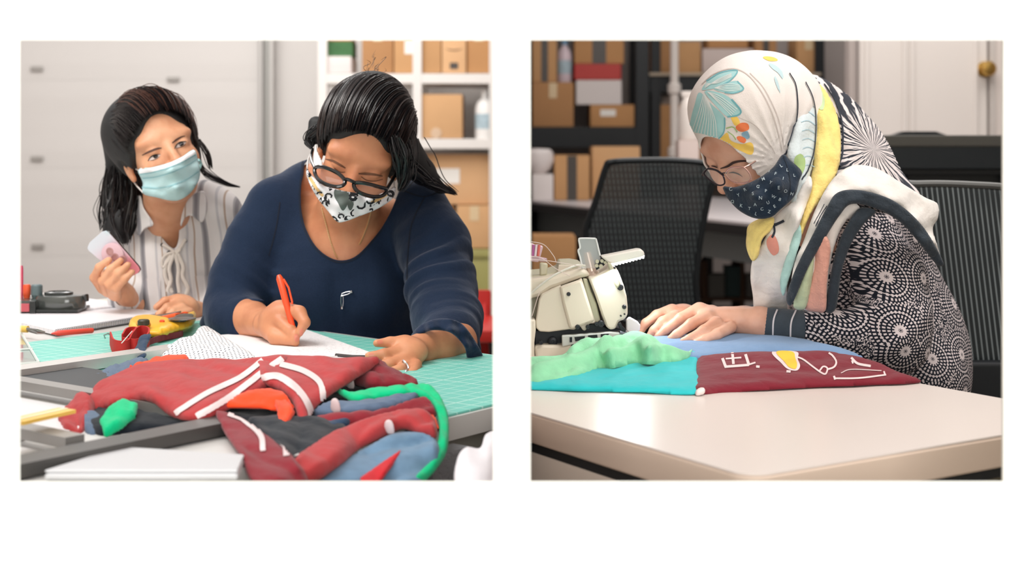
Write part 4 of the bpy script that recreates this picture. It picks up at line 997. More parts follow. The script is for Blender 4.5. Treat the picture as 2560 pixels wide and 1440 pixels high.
def strands(name, H, starts, pole, R3, mat, parent, n=500, rad=.0007, jit=.004, off=.002, seg=12, over=0.0, seed=1, ctr=(0, .015, .038)):
    """hair locks: arcs over the skull from the hairline back to where the hair is gathered"""
    r_ = np.random.RandomState(seed); ctr = np.array(ctr); R3 = np.array(R3); m = MB(); st_ = np.array(starts, float)
    pl_ = (np.array(pole)-ctr)/R3; pl_ /= np.linalg.norm(pl_)
    for i in range(n):
        f = r_.rand()*(len(st_)-1); k = int(f); a = st_[k]*(1-(f-k))+st_[k+1]*(f-k)+r_.randn(3)*.0035
        a = (a-ctr)/R3; ra = 1.0; a /= np.linalg.norm(a)
        t0 = r_.rand()*.25*(r_.rand() < .5); t1 = 1-r_.rand()*.15
        tt = np.linspace(t0, t1, seg); o_ = off+abs(r_.randn())*jit*.35; wv = r_.randn()*.03
        P_ = []; mid = a*.55+pl_*.25+np.array([a[0]*.8, .15, 1.25]); side = np.cross(a, [0, .3, 1.]); side /= np.linalg.norm(side)+1e-9
        for t in tt:
            q = (1-t)**2*a+2*t*(1-t)*mid+t*t*pl_; q = q/np.linalg.norm(q)
            e = 1+(o_+over*math.sin(math.pi*t))/.085
            q = q+side*wv*math.sin(math.pi*t)
            P_.append(HL(H, ctr+q*R3*e))
        w = rad*(.6+r_.rand()*.9); m.tube(P_, [w*.4]+[w]*(seg-2)+[w*.4], 3, False)
    return m.build(name, mat, parent, True)
def locks(name, paths, mat, parent, n=20, spread=.01, rad=.0012, seed=2, seg=14):
    """free hanging hair; paths of (px,py,d)"""
    r_ = np.random.RandomState(seed)
    for path in paths:
        m = MB()
        Q = crom([W(*p[:3]) for p in path], seg); sp = np.interp(np.linspace(0, 1, seg), np.linspace(0, 1, len(path)), [p[3] if len(p) > 3 else spread for p in path])
        for i in range(n):
            o_ = r_.randn(3)*.55; o2 = r_.randn(3)*.25
            P_ = [Q[j]+(o_+o2*math.sin(j*.5))*sp[j] for j in range(seg)]
            w = rad*(.5+r_.rand()); m.tube(P_, [w]*(seg-2)+[w*.7, w*.2], 4, False)
        o = m.build(name, mat, parent, True)
    return o
def finger(fl, pts, k=.004): fl.chain(pts, k=k, kin=.003)

# ------------------------------------------------------------ woman in navy
VX = .0024*RES
w2 = thing('person', 'person in a navy top and glasses bending to write with an orange pen', 'person', (-.28, 2.62, .46))
H2 = headM(-2, 27, 17, (-.2640, 2.455, 1.078), .94)
sk2 = skin('warm_brown_skin', (216, 150, 112), (200, 132, 96))
f = Field((-.80, 2.0, .50), (.02, 2.88, 1.27), VX)
head(f, H2)
# neck and chest
f.cone(HL(H2, (0, .03, -.06)), W(862, 560, 2.60), .052, .060, .02)
f.pell(855, 640, 2.62, 150, 120, .085, 0, .03)
f.pell(775, 450, 2.68, 70, 40, .05, -20, .03); f.pell(760, 560, 2.66, 130, 70, .06, -12, .03); f.pell(950, 560, 2.66, 130, 70, .06, 12, .03)
f.pell(850, 800, 2.66, 190, 220, .10, 0, .05)
f.pell(790, 720, 2.60, 80, 80, .06, 0, .03); f.pell(920, 720, 2.60, 80, 80, .06, 0, .03)
# arms under the sleeves, forearms and hands
f.chain([(680, 550, 2.62, 48), (590, 765, 2.56, 46)], k=.02, kin=.02)
f.chain([(1060, 560, 2.60, 46), (1118, 730, 2.46, 44), (1130, 845, 2.31, 50)], k=.02, kin=.02)
f.chain([(585, 775, 2.54, 50), (625, 798, 2.46, 46), (672, 808, 2.385, 35)], k=.01, kin=.012)
f.chain([(1140, 855, 2.28, 54), (1095, 860, 2.22, 50), (1050, 876, 2.18, 38), (1020, 880, 2.15, 33)], k=.01, kin=.012)
# writing hand (her right): back of hand, then fingers closing on the pen
f.pell(690, 800, 2.343, 40, 42, .024, 20, .012); f.pell(706, 786, 2.338, 30, 30, .02, 20, .012)
f.chain([(664, 812, 2.368, 30), (690, 842, 2.318, 19), (735, 852, 2.293, 12)], k=.012, kin=.008)     # outer edge of the palm on the paper
f.chain([(700, 772, 2.343, 21), (748, 782, 2.313, 18), (762, 806, 2.298, 14), (748, 832, 2.293, 10.5)], k=.008, kin=.0035)  # index
f.chain([(668, 790, 2.353, 20), (700, 802, 2.323, 18), (727, 826, 2.303, 15), (738, 846, 2.293, 11)], k=.0035, kin=.0035)    # thumb
f.chain([(700, 815, 2.338, 17), (722, 842, 2.308, 12.5), (740, 858, 2.296, 9)], k=.0035, kin=.0035)    # middle
f.chain([(680, 830, 2.343, 16), (706, 854, 2.314, 12), (726, 858, 2.306, 10)], k=.0035, kin=.0035)    # ring
# resting hand (her left): palm, straight index and thumb to the left, curled ring fingers
f.pell(1025, 876, 2.135, 46, 33, .026, 12, .014); f.pell(1012, 905, 2.12, 38, 28, .022, 20, .014)
f.chain([(1010, 856, 2.14, 17), (975, 856, 2.13, 14), (942, 858, 2.12, 10)], k=.008)          # thumb
f.chain([(1005, 878, 2.12, 17), (960, 886, 2.10, 14), (922, 890, 2.095, 10.5)], k=.0035)      # index
f.chain([(1008, 900, 2.105, 15), (975, 908, 2.09, 13), (950, 912, 2.085, 10.5)], k=.0035)   # middle
f.chain([(1018, 912, 2.10, 15), (1000, 924, 2.075, 13), (984, 926, 2.07, 11)], k=.0035)   # ring
f.chain([(1040, 912, 2.10, 16), (1032, 934, 2.07, 13), (1016, 940, 2.06, 10)], k=.0035)  # little
V, Q = f.mesh(1); body2 = mesh_obj('body', V, Q, sk2); fix(body2, w2)
nails = M('nail_salmon', (214, 128, 104), .3)
tb2 = bvh(body2)
for nm in ([(736, 838), (745, 836), (748, 850), (738, 854)], [(750, 824), (757, 822), (757, 836), (749, 838)], [(923, 884), (934, 884), (934, 892), (924, 894)], [(944, 852), (955, 851), (956, 858), (946, 860)]):
    a, b = patch2(nm, 2); o_ = lay('fingernail', tb2, a, b, nails, None, .0006)
    if o_: fix(o_, body2)
# legs under the table
low = Field((-.62, 2.3, .0), (.02, 3.05, .66), .009)
for sx in (-1, 1):
    low.cone((-.28+sx*.09, 2.72, .52), (-.28+sx*.11, 2.42, .50), .085, .065, .03); low.cone((-.28+sx*.11, 2.42, .50), (-.28+sx*.12, 2.46, .06), .062, .045, .02); low.cone((-.28+sx*.12, 2.48, .04), (-.28+sx*.13, 2.36, .035), .038, .03, .02)
low.ell((-.28, 2.74, .56), (.17, .12, .12), None, .04)
V, Q = low.mesh(1); fix(mesh_obj('trousers', V, Q, cloth('dark_trousers', (34, 38, 48))), w2)
# navy top: follows shoulders, chest, upper arms; creased sleeves with flared cuffs
def top_field(h):
    f = Field((-.84, 2.08, .52), (.04, 2.92, 1.12), h)
    f.pell(755, 545, 2.66, 150, 92, .085, -22, .03); f.pell(965, 548, 2.655, 150, 88, .085, 20, .03)
    f.pell(860, 500, 2.70, 120, 70, .07, 0, .03); f.pell(770, 450, 2.68, 90, 46, .06, -22, .03)
    f.pell(852, 660, 2.63, 185, 160, .115, 0, .04)
    f.pell(850, 840, 2.66, 225, 230, .13, 0, .05)
    f.pell(780, 735, 2.59, 100, 100, .075, 0, .03); f.pell(930, 735, 2.59, 100, 100, .075, 0, .03)
    # sleeves
    f.chain([(688, 520, 2.62, 74), (642, 610, 2.60, 70), (600, 700, 2.57, 66), (584, 765, 2.54, 60)], k=.03, kin=.03)
    f.chain([(575, 765, 2.54, 60), (600, 800, 2.49, 52)], k=.02, kin=.02)
    f.chain([(520, 812, 2.56, 14), (575, 800, 2.50, 40), (610, 805, 2.47, 46)], k=.03, kin=.03)
    f.chain([(1040, 530, 2.60, 82), (1088, 620, 2.54, 82), (1108, 720, 2.46, 80), (1120, 800, 2.38, 80), (1125, 840, 2.31, 70)], k=.03, kin=.03)
    f.chain([(1125, 838, 2.31, 64), (1102, 858, 2.25, 56)], k=.02, kin=.02)
    f.chain([(1140, 860, 2.30, 60), (1180, 880, 2.29, 22)], k=.02, kin=.02)
    return f
f = top_field(VX*1.1)
def cr(a, b, s_=1):   # creases across a limb between two picture points
    A, B = W(*a), W(*b); ax = (B-A)/np.linalg.norm(B-A); L = np.linalg.norm(B-A)
    def fn(X, Y, Z):
        t = (X-A[0])*ax[0]+(Y-A[1])*ax[1]+(Z-A[2])*ax[2]
        r2 = (X-A[0]-t*ax[0])**2+(Y-A[1]-t*ax[1])**2+(Z-A[2]-t*ax[2])**2
        w = np.exp(-r2/.10**2)*np.clip(1-np.abs(t/L-.5)*1.6, 0, 1)
        ph = t*150+3.0*np.sin(X*22+Z*9)+2.2*np.sin(Y*26+X*15)+6*(X)
        return -.0042*s_*w*np.maximum(np.sin(ph), -.3)*(.6+.4*np.sin(t*31+X*20))
    return fn
f.disp(cr((1075, 560, 2.57), (1120, 850, 2.34), 2.0)); f.disp(cr((650, 560, 2.60), (570, 800, 2.54), 1.0))
f.disp(lambda X, Y, Z: .0035*wob(X, Y*.5, Z*.4, 26, 5, 3))
f.disp(lambda X, Y, Z: -.004*np.maximum(0, np.sin((X+.27)*60+wob(X, Y, Z, 12, 3)*1.5))*np.exp(-((X+.30)**2)/.02)*np.exp(-((Z-.80)**2)/.012))
V, Q = f.mesh(1)
px, py = topx(V)
neck = [(775, 395), (757, 440), (752, 500), (760, 560), (785, 610), (818, 640), (852, 651), (890, 640), (930, 600), (960, 560), (985, 510), (1000, 460), (985, 400), (900, 380)]
neckO = crom(neck, 90, True)
sd = polysd(px, py, neckO)
front = V[:, 1] < 2.74
fv = np.where(front, -sd, 50.)
# cuffs: open where the arm leaves the sleeve
def planecut(P, c, nrm, rad):
    c = W(*c); nrm = np.array(nrm, float); nrm /= np.linalg.norm(nrm)
    return (P-c)@nrm, np.linalg.norm(P-c, axis=1) < rad
a1, m1 = planecut(V, (632, 802, 2.46), (.83, -.50, -.25), .085)
fv = np.where(m1, np.minimum(fv, -a1*1500), fv)
a2, m2 = planecut(V, (1074, 868, 2.215), (-.83, -.53, -.15), .095)
fv = np.where(m2, np.minimum(fv, -a2*1500), fv)
Vc, Qc = clip(V, Q, fv)
g = G('navy_jersey_top'); X, Y, Z = g.xyz()
g.color(g.mix(g.noise(500, 3), lin((18, 33, 55)), lin((32, 48, 74)))); g.set(Roughness=.85); g.b.inputs['Sheen Weight'].default_value = .28; g.b.inputs['Sheen Roughness'].default_value = .4; g.b.inputs['Sheen Tint'].default_value = (.6, .65, .8, 1); g.b.inputs['Specular IOR Level'].default_value = .2
g.bump(g.m_('ADD', g.m_('MULTIPLY', g.noise(1100, 2), .25), g.m_('MULTIPLY', g.noise(30, 4, rough=.6), 1.6)), .35, .004)
top2 = mesh_obj('navy_top', Vc, Qc, g.m); fix(top2, w2)
so = top2.modifiers.new('thickness', 'SOLIDIFY'); so.thickness = .0025; so.offset = -1
tt2 = bvh(top2)
puff('rolled_cuff', [(500, 814, 2.53), (516, 778, 2.51), (556, 752, 2.49), (620, 744, 2.47), (660, 752, 2.46), (626, 770, 2.45), (600, 800, 2.45), (586, 834, 2.46), (548, 832, 2.49)], .008, g.m, top2, step=4, edge=10, wr=.003, wf=80, n=(0, -1, .2), back=.6)
puff('rolled_cuff', [(1026, 842, 2.22), (1052, 812, 2.20), (1100, 796, 2.19), (1150, 806, 2.19), (1184, 846, 2.20), (1208, 896, 2.22), (1172, 905, 2.20), (1160, 866, 2.17), (1126, 832, 2.155), (1080, 826, 2.16), (1050, 838, 2.18)], .007, g.m, top2, step=4, edge=8, wr=.003, wf=80, n=(0, -1, .2), back=.6)
seam = M('navy_seam', (14, 24, 42), .9)
for nm, ln_ in (('shoulder_seam', [(652, 452), (610, 470), (598, 520)]), ('shoulder_seam', [(1010, 478), (1060, 492), (1112, 474)]), ('armhole_seam', [(1062, 492), (1030, 560), (1020, 640), (1018, 700)]), ('armhole_seam', [(700, 505), (690, 570), (672, 640)])):
    o_ = marks(nm, tt2, [line2(ln_, 3)], seam, None, .0008)
    if o_: fix(o_, top2)
o_ = marks('neck_binding', tt2, [line2([(p[0]+(p[0]-865)*.028, p[1]+(p[1]-500)*.03) for p in neckO[2:58]], 4)], seam, None, .0008)
if o_: fix(o_, top2)
# hair
hb = hairmat('black_hair', (10, 11, 16), (24, 22, 26))
hf = Field((-.50, 2.22, .94), (-.02, 2.80, 1.26), .003)
E_ = lambda c, r, k=.012, mode='u', Q=None: hf.ell(HL(H2, c), np.array(r)*H2[2], H2[0] if Q is None else H2[0]@Q, k, mode)
E_((0, .020, .046), (.081, .099, .091), .0); E_((0, .06, .05), (.072, .072, .074), .03)
E_((.068, .03, -.01), (.018, .04, .045), .03); E_((-.068, .03, -.01), (.014, .034, .034), .03)
E_((.03, .10, -.02), (.05, .045, .05), .03)
E_((0, -.100, -.008), (.058, .085, .074), .012, 's'); E_((.006, -.13, .0), (.05, .10, .085), .012, 's')
hf.chain([(1020, 380, 2.50, 38), (1058, 430, 2.54, 30), (1100, 470, 2.56, 12), (1132, 484, 2.57, 3)], k=.02, kin=.01)
hf.chain([(790, 310, 2.50, 20), (780, 340, 2.49, 12), (780, 366, 2.47, 5)], k=.015, kin=.01)
hf.chain([(1008, 390, 2.46, 26), (1012, 430, 2.45, 20), (1002, 465, 2.45, 8)], k=.02, kin=.01)
hbase = hairmat('hair_base_black', (8, 9, 13), (16, 16, 20), .65)
V, Q = hf.mesh(2); hair2 = mesh_obj('hair', V, Q, hbase); fix(hair2, w2)
hl = [(-.074, .004, -.03), (-.072, -.008, -.012), (-.068, -.020, .00), (-.066, -.035, .03), (-.052, -.058, .058), (-.030, -.070, .072), (0, -.074, .079), (.030, -.070, .074), (.052, -.058, .060), (.068, -.034, .03), (.071, -.016, -.005), (.074, -.004, -.025), (.076, .01, -.045)]
s1 = strands('hair_strands', H2, hl, (.05, .10, .0), (.083, .103, .097), hb, w2, n=2800, rad=.0008, jit=.006, off=.001, seg=16, seed=4); fix(s1, w2)
hb2 = hairmat('brown_black_hair', (34, 26, 26), (60, 44, 40), .3)
s2 = strands('hair_highlights', H2, hl, (.05, .10, .0), (.085, .105, .099), hb2, w2, n=260, rad=.0005, jit=.006, off=.003, seg=16, seed=9)
locks('ponytail', [[(1030, 360, 2.50, .012), (1055, 410, 2.53, .014), (1090, 455, 2.55, .008), (1140, 484, 2.57, .003)], [(1010, 400, 2.47, .012), (1050, 440, 2.5, .012), (1085, 460, 2.53, .008), (1120, 480, 2.55, .002)]], hb, w2, n=60, rad=.0011)
locks('side_locks', [[(1000, 330, 2.42, .012), (1014, 380, 2.42, .012), (1016, 430, 2.43, .01), (1000, 474, 2.44, .004)], [(985, 340, 2.38, .008), (1000, 390, 2.39, .01), (1002, 440, 2.41, .006)], [(796, 318, 2.46, .006), (776, 336, 2.47, .006), (768, 352, 2.47, .005), (778, 370, 2.46, .002)]], hb, w2, n=90, rad=.0009)
locks('flyaway_hair', [[(930, 185, 2.5, .012), (935, 172, 2.5, .018), (940, 160, 2.5, .02)]], hb2, w2, n=16, rad=.0004)
# eyebrows, closed lids with lashes
hm = M('brow_hair', (112, 74, 54), .9)
for nm, pts, w_ in (('eyebrow', [(814, 398), (832, 402), (850, 412), (864, 420)], [2, 6, 6, 3]), ('eyebrow', [(896, 434), (915, 434), (935, 436), (956, 440)], [3, 7, 6, 2]),
                    ('eyelashes', [(836, 420), (850, 430), (864, 430)], [1.5, 3, 1.5]), ('eyelashes', [(902, 441), (918, 451), (938, 452), (956, 448)], [1.5, 3, 3, 1.5])):
    o_ = marks(nm, tb2, [line2(pts, w_)], hm, None, .0008)
    if o_: fix(o_, body2)
# mask
g = G('patterned_mask_cloth'); X, Y, Z = g.xyz()
nv = g.new('ShaderNodeTexVoronoi'); nv.inputs['Scale'].default_value = 62; nv.inputs['Randomness'].default_value = .8; g.nt.links.new(g.tc(), nv.inputs['Vector'])
d_ = g.m_('ADD', nv.outputs['Distance'], g.m_('MULTIPLY', g.noise(110, 1), .35))
ring = g.m_('MULTIPLY', g.step(d_, .33, .37), g.step(d_, .60, .56))
hole = g.step(g.noise(75, 1), .47, .50)
g.color(g.mix(g.m_('MULTIPLY', ring, hole), lin((236, 236, 240)), lin((22, 24, 30)))); g.set(Roughness=.85)
msk2 = thing('face_mask', 'white cloth face mask with black ring pattern on the person in navy', 'face mask', W(850, 500, 2.33))
mk = puff('mask_panel', [(766, 412, 2.42), (775, 432, 2.38), (806, 462, 2.335), (832, 470, 2.32), (862, 478, 2.315), (890, 482, 2.315), (930, 490, 2.335), (966, 478, 2.38), (986, 466, 2.43), (989, 478, 2.43), (978, 500, 2.40), (940, 524, 2.36), (900, 540, 2.335), (862, 554, 2.325), (842, 554, 2.33), (820, 528, 2.34), (790, 490, 2.37), (768, 445, 2.41)],
          .010, g.m, msk2, inner=[(858, 505, 2.300)], step=4, edge=14, wr=.0012, wf=90, n=(0, -1, -.1), back=.4)
tmk = bvh(mk)
gl_ = M('leaf_grey_print', (92, 102, 98), .8); yl = M('yellow_tint_print', (228, 190, 130), .8); bk = M('black_print', (26, 28, 34), .8)
o_ = marks('leaf_print', tmk, [patch2([(838, 474), (868, 478), (872, 500), (858, 526), (846, 508), (836, 490)], 3), patch2([(872, 500), (884, 508), (876, 526), (868, 514)], 3)], gl_, mk, .0007)
if o_: o_.name = 'leaf_print'
marks('yellow_print', tmk, [line2([(774, 442), (790, 468), (808, 490)], 7), line2([(928, 506), (950, 496), (966, 486)], 7)], yl, mk, .0007)
def rings(L):
    out = []
    for (x, y, r, w_, a0, a1) in L: out.append(line2([(x+r*math.cos(a), y+r*.8*math.sin(a)) for a in np.linspace(math.radians(a0), math.radians(a1), 12)], w_))
    return out
marks('ring_print', tmk, rings([(882, 493, 8, 8, 0, 359), (822, 490, 8, 4, 150, 400), (815, 508, 9, 4, 170, 380), (925, 500, 10, 5, -60, 160), (902, 513, 10, 5, -20, 170), (976, 484, 8, 4, 0, 359), (853, 540, 7, 4, 100, 400), (800, 485, 7, 4, 180, 330)]), bk, mk, .0009)
MB().tube(crom([W(768, 420, 2.41), W(770, 400, 2.44), W(776, 385, 2.47)], 10), .0014, 6).build('ear_loop', M('white_elastic', (230, 226, 224), .7), msk2, True)
MB().tube(crom([W(986, 470, 2.43), W(984, 450, 2.45), W(984, 436, 2.47)], 10), .0014, 6).build('ear_loop', M('white_elastic', 0), msk2, True)
# glasses, slid down the nose
gs = thing('eyeglasses', 'black-framed eyeglasses slid low on the nose above the patterned mask', 'glasses', W(872, 452, 2.32))
bkp = M('black_acetate', (12, 13, 16), .18, spec=.7)
g = G('spectacle_lens'); g.set(Roughness=.02, Alpha=.22); g.b.inputs['Base Color'].default_value = lin((206, 150, 140)); lens = g.m
def lens_ring(nm, pts, d, w=.0032, mat=bkp, par=gs, dz_=0, rr=8, flat=1.):
    P_ = crom([W(p[0], p[1], p[2] if len(p) > 2 else d) for p in pts], 48, True); P_ = np.r_[P_, P_[:1]]
    MB().tube(P_, w, rr, False, flat).build(nm, mat, par, True); c = P_.mean(0)
    V = [c]+[p for p in P_[:-1]]; n = len(P_)-1
    return mesh_obj('lens', V, [(0, 1+i, 1+(i+1) % n) for i in range(n)], lens)
L1 = [(788, 420, 2.345), (810, 418, 2.325), (846, 434, 2.31), (862, 452, 2.305), (856, 464, 2.30), (834, 466, 2.30), (806, 456, 2.31), (790, 440, 2.335)]
L2 = [(886, 458, 2.305), (910, 458, 2.305), (950, 468, 2.315), (966, 474, 2.33), (958, 488, 2.325), (934, 492, 2.31), (904, 484, 2.30), (888, 472, 2.30)]
for L in (L1, L2): fix(lens_ring('rim', L, 2.3, .0033), gs)
MB().tube(crom([W(862, 448, 2.303), W(873, 450, 2.298), W(886, 456, 2.303)], 10), .0030, 8).build('bridge', bkp, gs, True)
MB().tube(crom([W(788, 422, 2.345), W(778, 398, 2.40), W(782, 372, 2.46)], 12), [.0028]*11+[.002], 8).build('temple', bkp, gs, True)
MB().tube(crom([W(966, 474, 2.33), W(976, 458, 2.38), W(994, 428, 2.45)], 12), [.0030]*11+[.002], 8).build('temple', bkp, gs, True)
# white hair clip / ear-side label at the left temple
wc = puff('temple_liner', [(789, 360, 2.43), (795, 380, 2.42), (806, 408, 2.36), (797, 420, 2.35), (784, 414, 2.36), (784, 390, 2.41)], .003, M('white_plastic', 0), gs, step=3, edge=5, n=(0, -1, .2))
# necklace
tb = bvh(body2, top2)
pts = [(806, 520), (816, 560), (826, 600), (836, 630), (843, 644)]
def chain_line(pts): return [h[0]+h[1]*.0012 for h in (hit(tb2, x, y) for x, y in crom(pts, 30)) if h]
nk = thing('necklace', 'thin gold chain necklace on the chest of the person in navy', 'necklace', W(840, 600, 2.5))
gold = M('gold', (236, 200, 150), .3, .55)
for nm, pts in (('chain_strand', pts), ('chain_strand', [(926, 530), (916, 566), (905, 596), (898, 610)])):
    P_ = chain_line(pts)
    if len(P_) > 3:
        m = MB(); m.tube(P_, .0011, 6)
        for i, p in enumerate(P_): m.add(np.array([(1, 0, 0), (-1, 0, 0), (0, 1, 0), (0, -1, 0), (0, 0, 1), (0, 0, -1)])*.0019+p, [(0, 2, 4), (2, 1, 4), (1, 3, 4), (3, 0, 4), (2, 0, 5), (1, 2, 5), (3, 1, 5), (0, 3, 5)])
        m.build(nm, gold, nk, True)
# safety pins
tp = bvh(top2); silver = M('silver', (214, 216, 220), .2, 1.)
def onp(t, x, y, o=.002): h = hit(t, x, y); return h[0]+h[1]*o if h else W(x, y, 2.5)
def pin(label, a, b, head_):
    t = thing('safety_pin', label, 'safety pin', onp(tp, *a), 'safety pins on the navy top'); A, B = onp(tp, *a, .003), onp(tp, *b, .003); s_ = np.cross(B-A, [0, -1, 0]); s_ /= np.linalg.norm(s_); s_ *= .002
    MB().tube([A+s_, A*.5+B*.5+s_*1.2, B+s_*.5], .0007, 6).build('pin_shaft', silver, t, True); MB().tube([A-s_, A*.5+B*.5-s_*1.2, B-s_*.5], .0007, 6).build('pin_spine', silver, t, True)
    MB().tube([A-s_, A+(A-B)*.05, A+s_], .0010, 6).build('spring_coil', silver, t, True); MB().tube([B-(B-A)*.12, B+(B-A)*.08], [.0026, .0034], 10).build('pin_cap', silver, t, True)
pin('open safety pin slanting up to the right on the navy top', (856, 736), (880, 729), 1)
pin('safety pin hanging straight down on the navy top', (856, 740), (856, 768), 1)
# pen in hand
pn = thing('pen', 'orange click pen held in the writing hand', 'pen', W(742, 862, 2.33))
op = M('orange_pen_plastic', (238, 84, 44), .3); opd = M('orange_pen_grip', (214, 70, 50), .4)
a, b = W(744, 864, 2.292), W(697, 688, 2.335); dv = b-a; L = np.linalg.norm(dv)
MB().tube([a, a+dv*.05], [.0006, .0018], 10).build('pen_tip', M('pen_tip', (196, 60, 50), .3), pn, True)
MB().tube([a+dv*.05, a+dv*.16, a+dv*.2], [.002, .0042, .0048], 14).build('grip', opd, pn, True)
MB().tube([a+dv*.2, a+dv*.55, a+dv*.62, a+dv*.95, b], [.0048, .0052, .0058, .006, .0035], 14).build('barrel', op, pn, True)
sd_ = V3(.0085, -.002, .002)
MB().tube([a+dv*.93+sd_*.7, a+dv*.80+sd_*1.25, a+dv*.6+sd_*1.2, a+dv*.57+sd_], [.002, .0018, .0018, .0026], 8).build('clip', op, pn, True)
# ring on the resting hand
rg = thing('ring', 'silver band ring on the resting hand of the person in navy', 'ring', W(1012, 925, 2.06))
P_ = [h[0]+h[1]*.0012 for h in (hit(tb2, x, y) for x, y in crom([(1008, 906), (1016, 916), (1017, 930), (1010, 940)], 14)) if h]
if len(P_) > 3: MB().tube(P_, .0022, 8, True, 1.6).build('band', silver, rg, True)
# chair behind, under her
ch = thing('office_chair', 'dark office chair under the person in navy', 'chair', (-.28, 2.85, 0))
MB().box((-.28, 2.80, .43), (.46, .44, .06), bev=.02).build('seat', blk, ch, True)
MB().tube([(-.28, 2.82, .05), (-.28, 2.82, .42)], .028).build('column', blk, ch, True)
MB().lathe((-.28, 2.82, 0), [(.26, 0), (.24, .03), (.05, .06)], 5).build('base', blk, ch)
# ------------------------------------------------------------ woman in stripes
w1 = thing('person', 'person in a striped blouse and pale blue mask holding a phone', 'person', (-.70, 2.98, .46))
H1 = headM(27, -7, -17, (-.700, 2.785, 1.075), .93)
sk1 = skin('tan_skin', (232, 174, 138), (218, 154, 118))
f = Field((-1.02, 2.52, .55), (-.42, 3.16, 1.26), VX)
head(f, H1)
f.cone(HL(H1, (0, .02, -.06)), W(420, 570, 2.90), .047, .050, .02)
f.pell(425, 640, 2.94, 95, 90, .065, 0, .03); f.pell(430, 800, 2.95, 110, 140, .08, 0, .04)
f.pell(425, 590, 2.905, 50, 50, .045, 0, .03)
f.chain([(345, 580, 2.95, 38), (310, 720, 2.90, 34), (330, 760, 2.82, 28)], k=.02, kin=.02)
f.chain([(520, 560, 2.95, 38), (560, 700, 2.92, 34), (545, 790, 2.85, 30)], k=.02, kin=.02)
# forearm and hand holding the phone
f.chain([(330, 760, 2.82, 28), (312, 735, 2.78, 24), (292, 705, 2.745, 22)], k=.01, kin=.01)
f.pell(272, 706, 2.735, 26, 36, .018, -35, .012)
f.chain([(256, 722, 2.725, 13), (236, 694, 2.70, 11.5), (248, 668, 2.685, 10), (272, 650, 2.685, 8.5)], k=.006)
f.chain([(268, 730, 2.72, 13), (256, 704, 2.69, 11), (276, 674, 2.68, 10), (301, 652, 2.682, 8.5)], k=.006)
f.chain([(282, 738, 2.715, 12.5), (274, 714, 2.685, 11), (296, 684, 2.678, 10), (320, 662, 2.68, 8.5)], k=.006)
f.chain([(292, 742, 2.715, 12), (290, 722, 2.685, 10), (312, 698, 2.68, 9), (330, 680, 2.683, 8)], k=.006)
f.chain([(276, 700, 2.76, 14), (290, 672, 2.765, 11), (310, 650, 2.76, 9)], k=.006)      # thumb on the far side of the phone
# resting hand
f.chain([(545, 790, 2.84, 28), (520, 785, 2.80, 24), (490, 775, 2.765, 23)], k=.01, kin=.01)
f.pell(458, 762, 2.74, 40, 26, .022, 14, .012)
f.chain([(442, 748, 2.735, 12), (412, 752, 2.72, 10), (391, 768, 2.71, 8.5)], k=.006)
f.chain([(446, 760, 2.72, 12), (418, 768, 2.70, 10.5), (396, 786, 2.69, 9)], k=.006)
f.chain([(458, 770, 2.71, 12), (432, 780, 2.69, 10.5), (412, 796, 2.68, 9)], k=.006)
f.chain([(474, 780, 2.71, 12), (450, 788, 2.69, 10), (432, 798, 2.68, 8.5)], k=.006)
f.chain([(490, 785, 2.75, 14), (468, 796, 2.71, 10), (450, 800, 2.69, 9)], k=.006)
V, Q = f.mesh(1); body1 = mesh_obj('body', V, Q, sk1); fix(body1, w1); tb1 = bvh(body1)
low = Field((-1.0, 2.5, 0), (-.4, 3.35, .66), .009)
for sx in (-1, 1):
    low.cone((-.70+sx*.08, 3.05, .52), (-.70+sx*.10, 2.74, .50), .075, .058, .03); low.cone((-.70+sx*.10, 2.74, .50), (-.70+sx*.10, 2.80, .06), .055, .04, .02); low.cone((-.70+sx*.10, 2.82, .04), (-.70+sx*.11, 2.70, .035), .036, .03, .02)
low.ell((-.70, 3.06, .57), (.15, .11, .12), None, .04)
V, Q = low.mesh(1); fix(mesh_obj('trousers', V, Q, cloth('grey_trousers', (70, 74, 84))), w1)
ch = thing('office_chair', 'dark office chair under the person in stripes', 'chair', (-.70, 3.15, 0))
MB().box((-.70, 3.12, .43), (.44, .42, .06), bev=.02).build('seat', blk, ch, True)
MB().tube([(-.70, 3.14, .05), (-.70, 3.14, .42)], .028).build('column', blk, ch, True)
MB().lathe((-.70, 3.14, 0), [(.26, 0), (.24, .03), (.05, .06)], 5).build('base', blk, ch)
# blouse
f = Field((-1.06, 2.58, .52), (-.36, 3.20, 1.05), VX*1.15)
f.pell(362, 545, 2.92, 66, 60, .065, -32, .03); f.pell(516, 520, 2.93, 90, 62, .07, 22, .03); f.pell(490, 500, 2.93, 50, 40, .06, 10, .03)
f.pell(425, 506, 2.95, 85, 45, .06, 0, .03)
f.pell(430, 640, 2.93, 125, 130, .098, 0, .04); f.pell(438, 800, 2.94, 138, 190, .11, 0, .05)
f.chain([(348, 580, 2.94, 50), (312, 690, 2.90, 46), (318, 745, 2.84, 40), (322, 752, 2.81, 34)], k=.03, kin=.02)
f.chain([(535, 550, 2.94, 58), (575, 680, 2.92, 56), (565, 770, 2.87, 46), (535, 790, 2.83, 36)], k=.03, kin=.02)
f.disp(lambda X, Y, Z: -.004*np.maximum(0, np.sin((X+.3*Z)*75+wob(X, Y, Z, 14, 3)*1.6)))
f.disp(lambda X, Y, Z: .003*wob(X, Y, Z*.5, 40, 5, 3))
V, Q = f.mesh(1); px, py = topx(V)
neck = crom([(352, 470), (356, 510), (372, 545), (396, 582), (420, 612), (437, 620), (446, 600), (449, 560), (456, 520), (478, 480), (480, 430), (380, 430)], 80, True)
fv = np.where(V[:, 1] < 2.99, -polysd(px, py, neck), 50.)
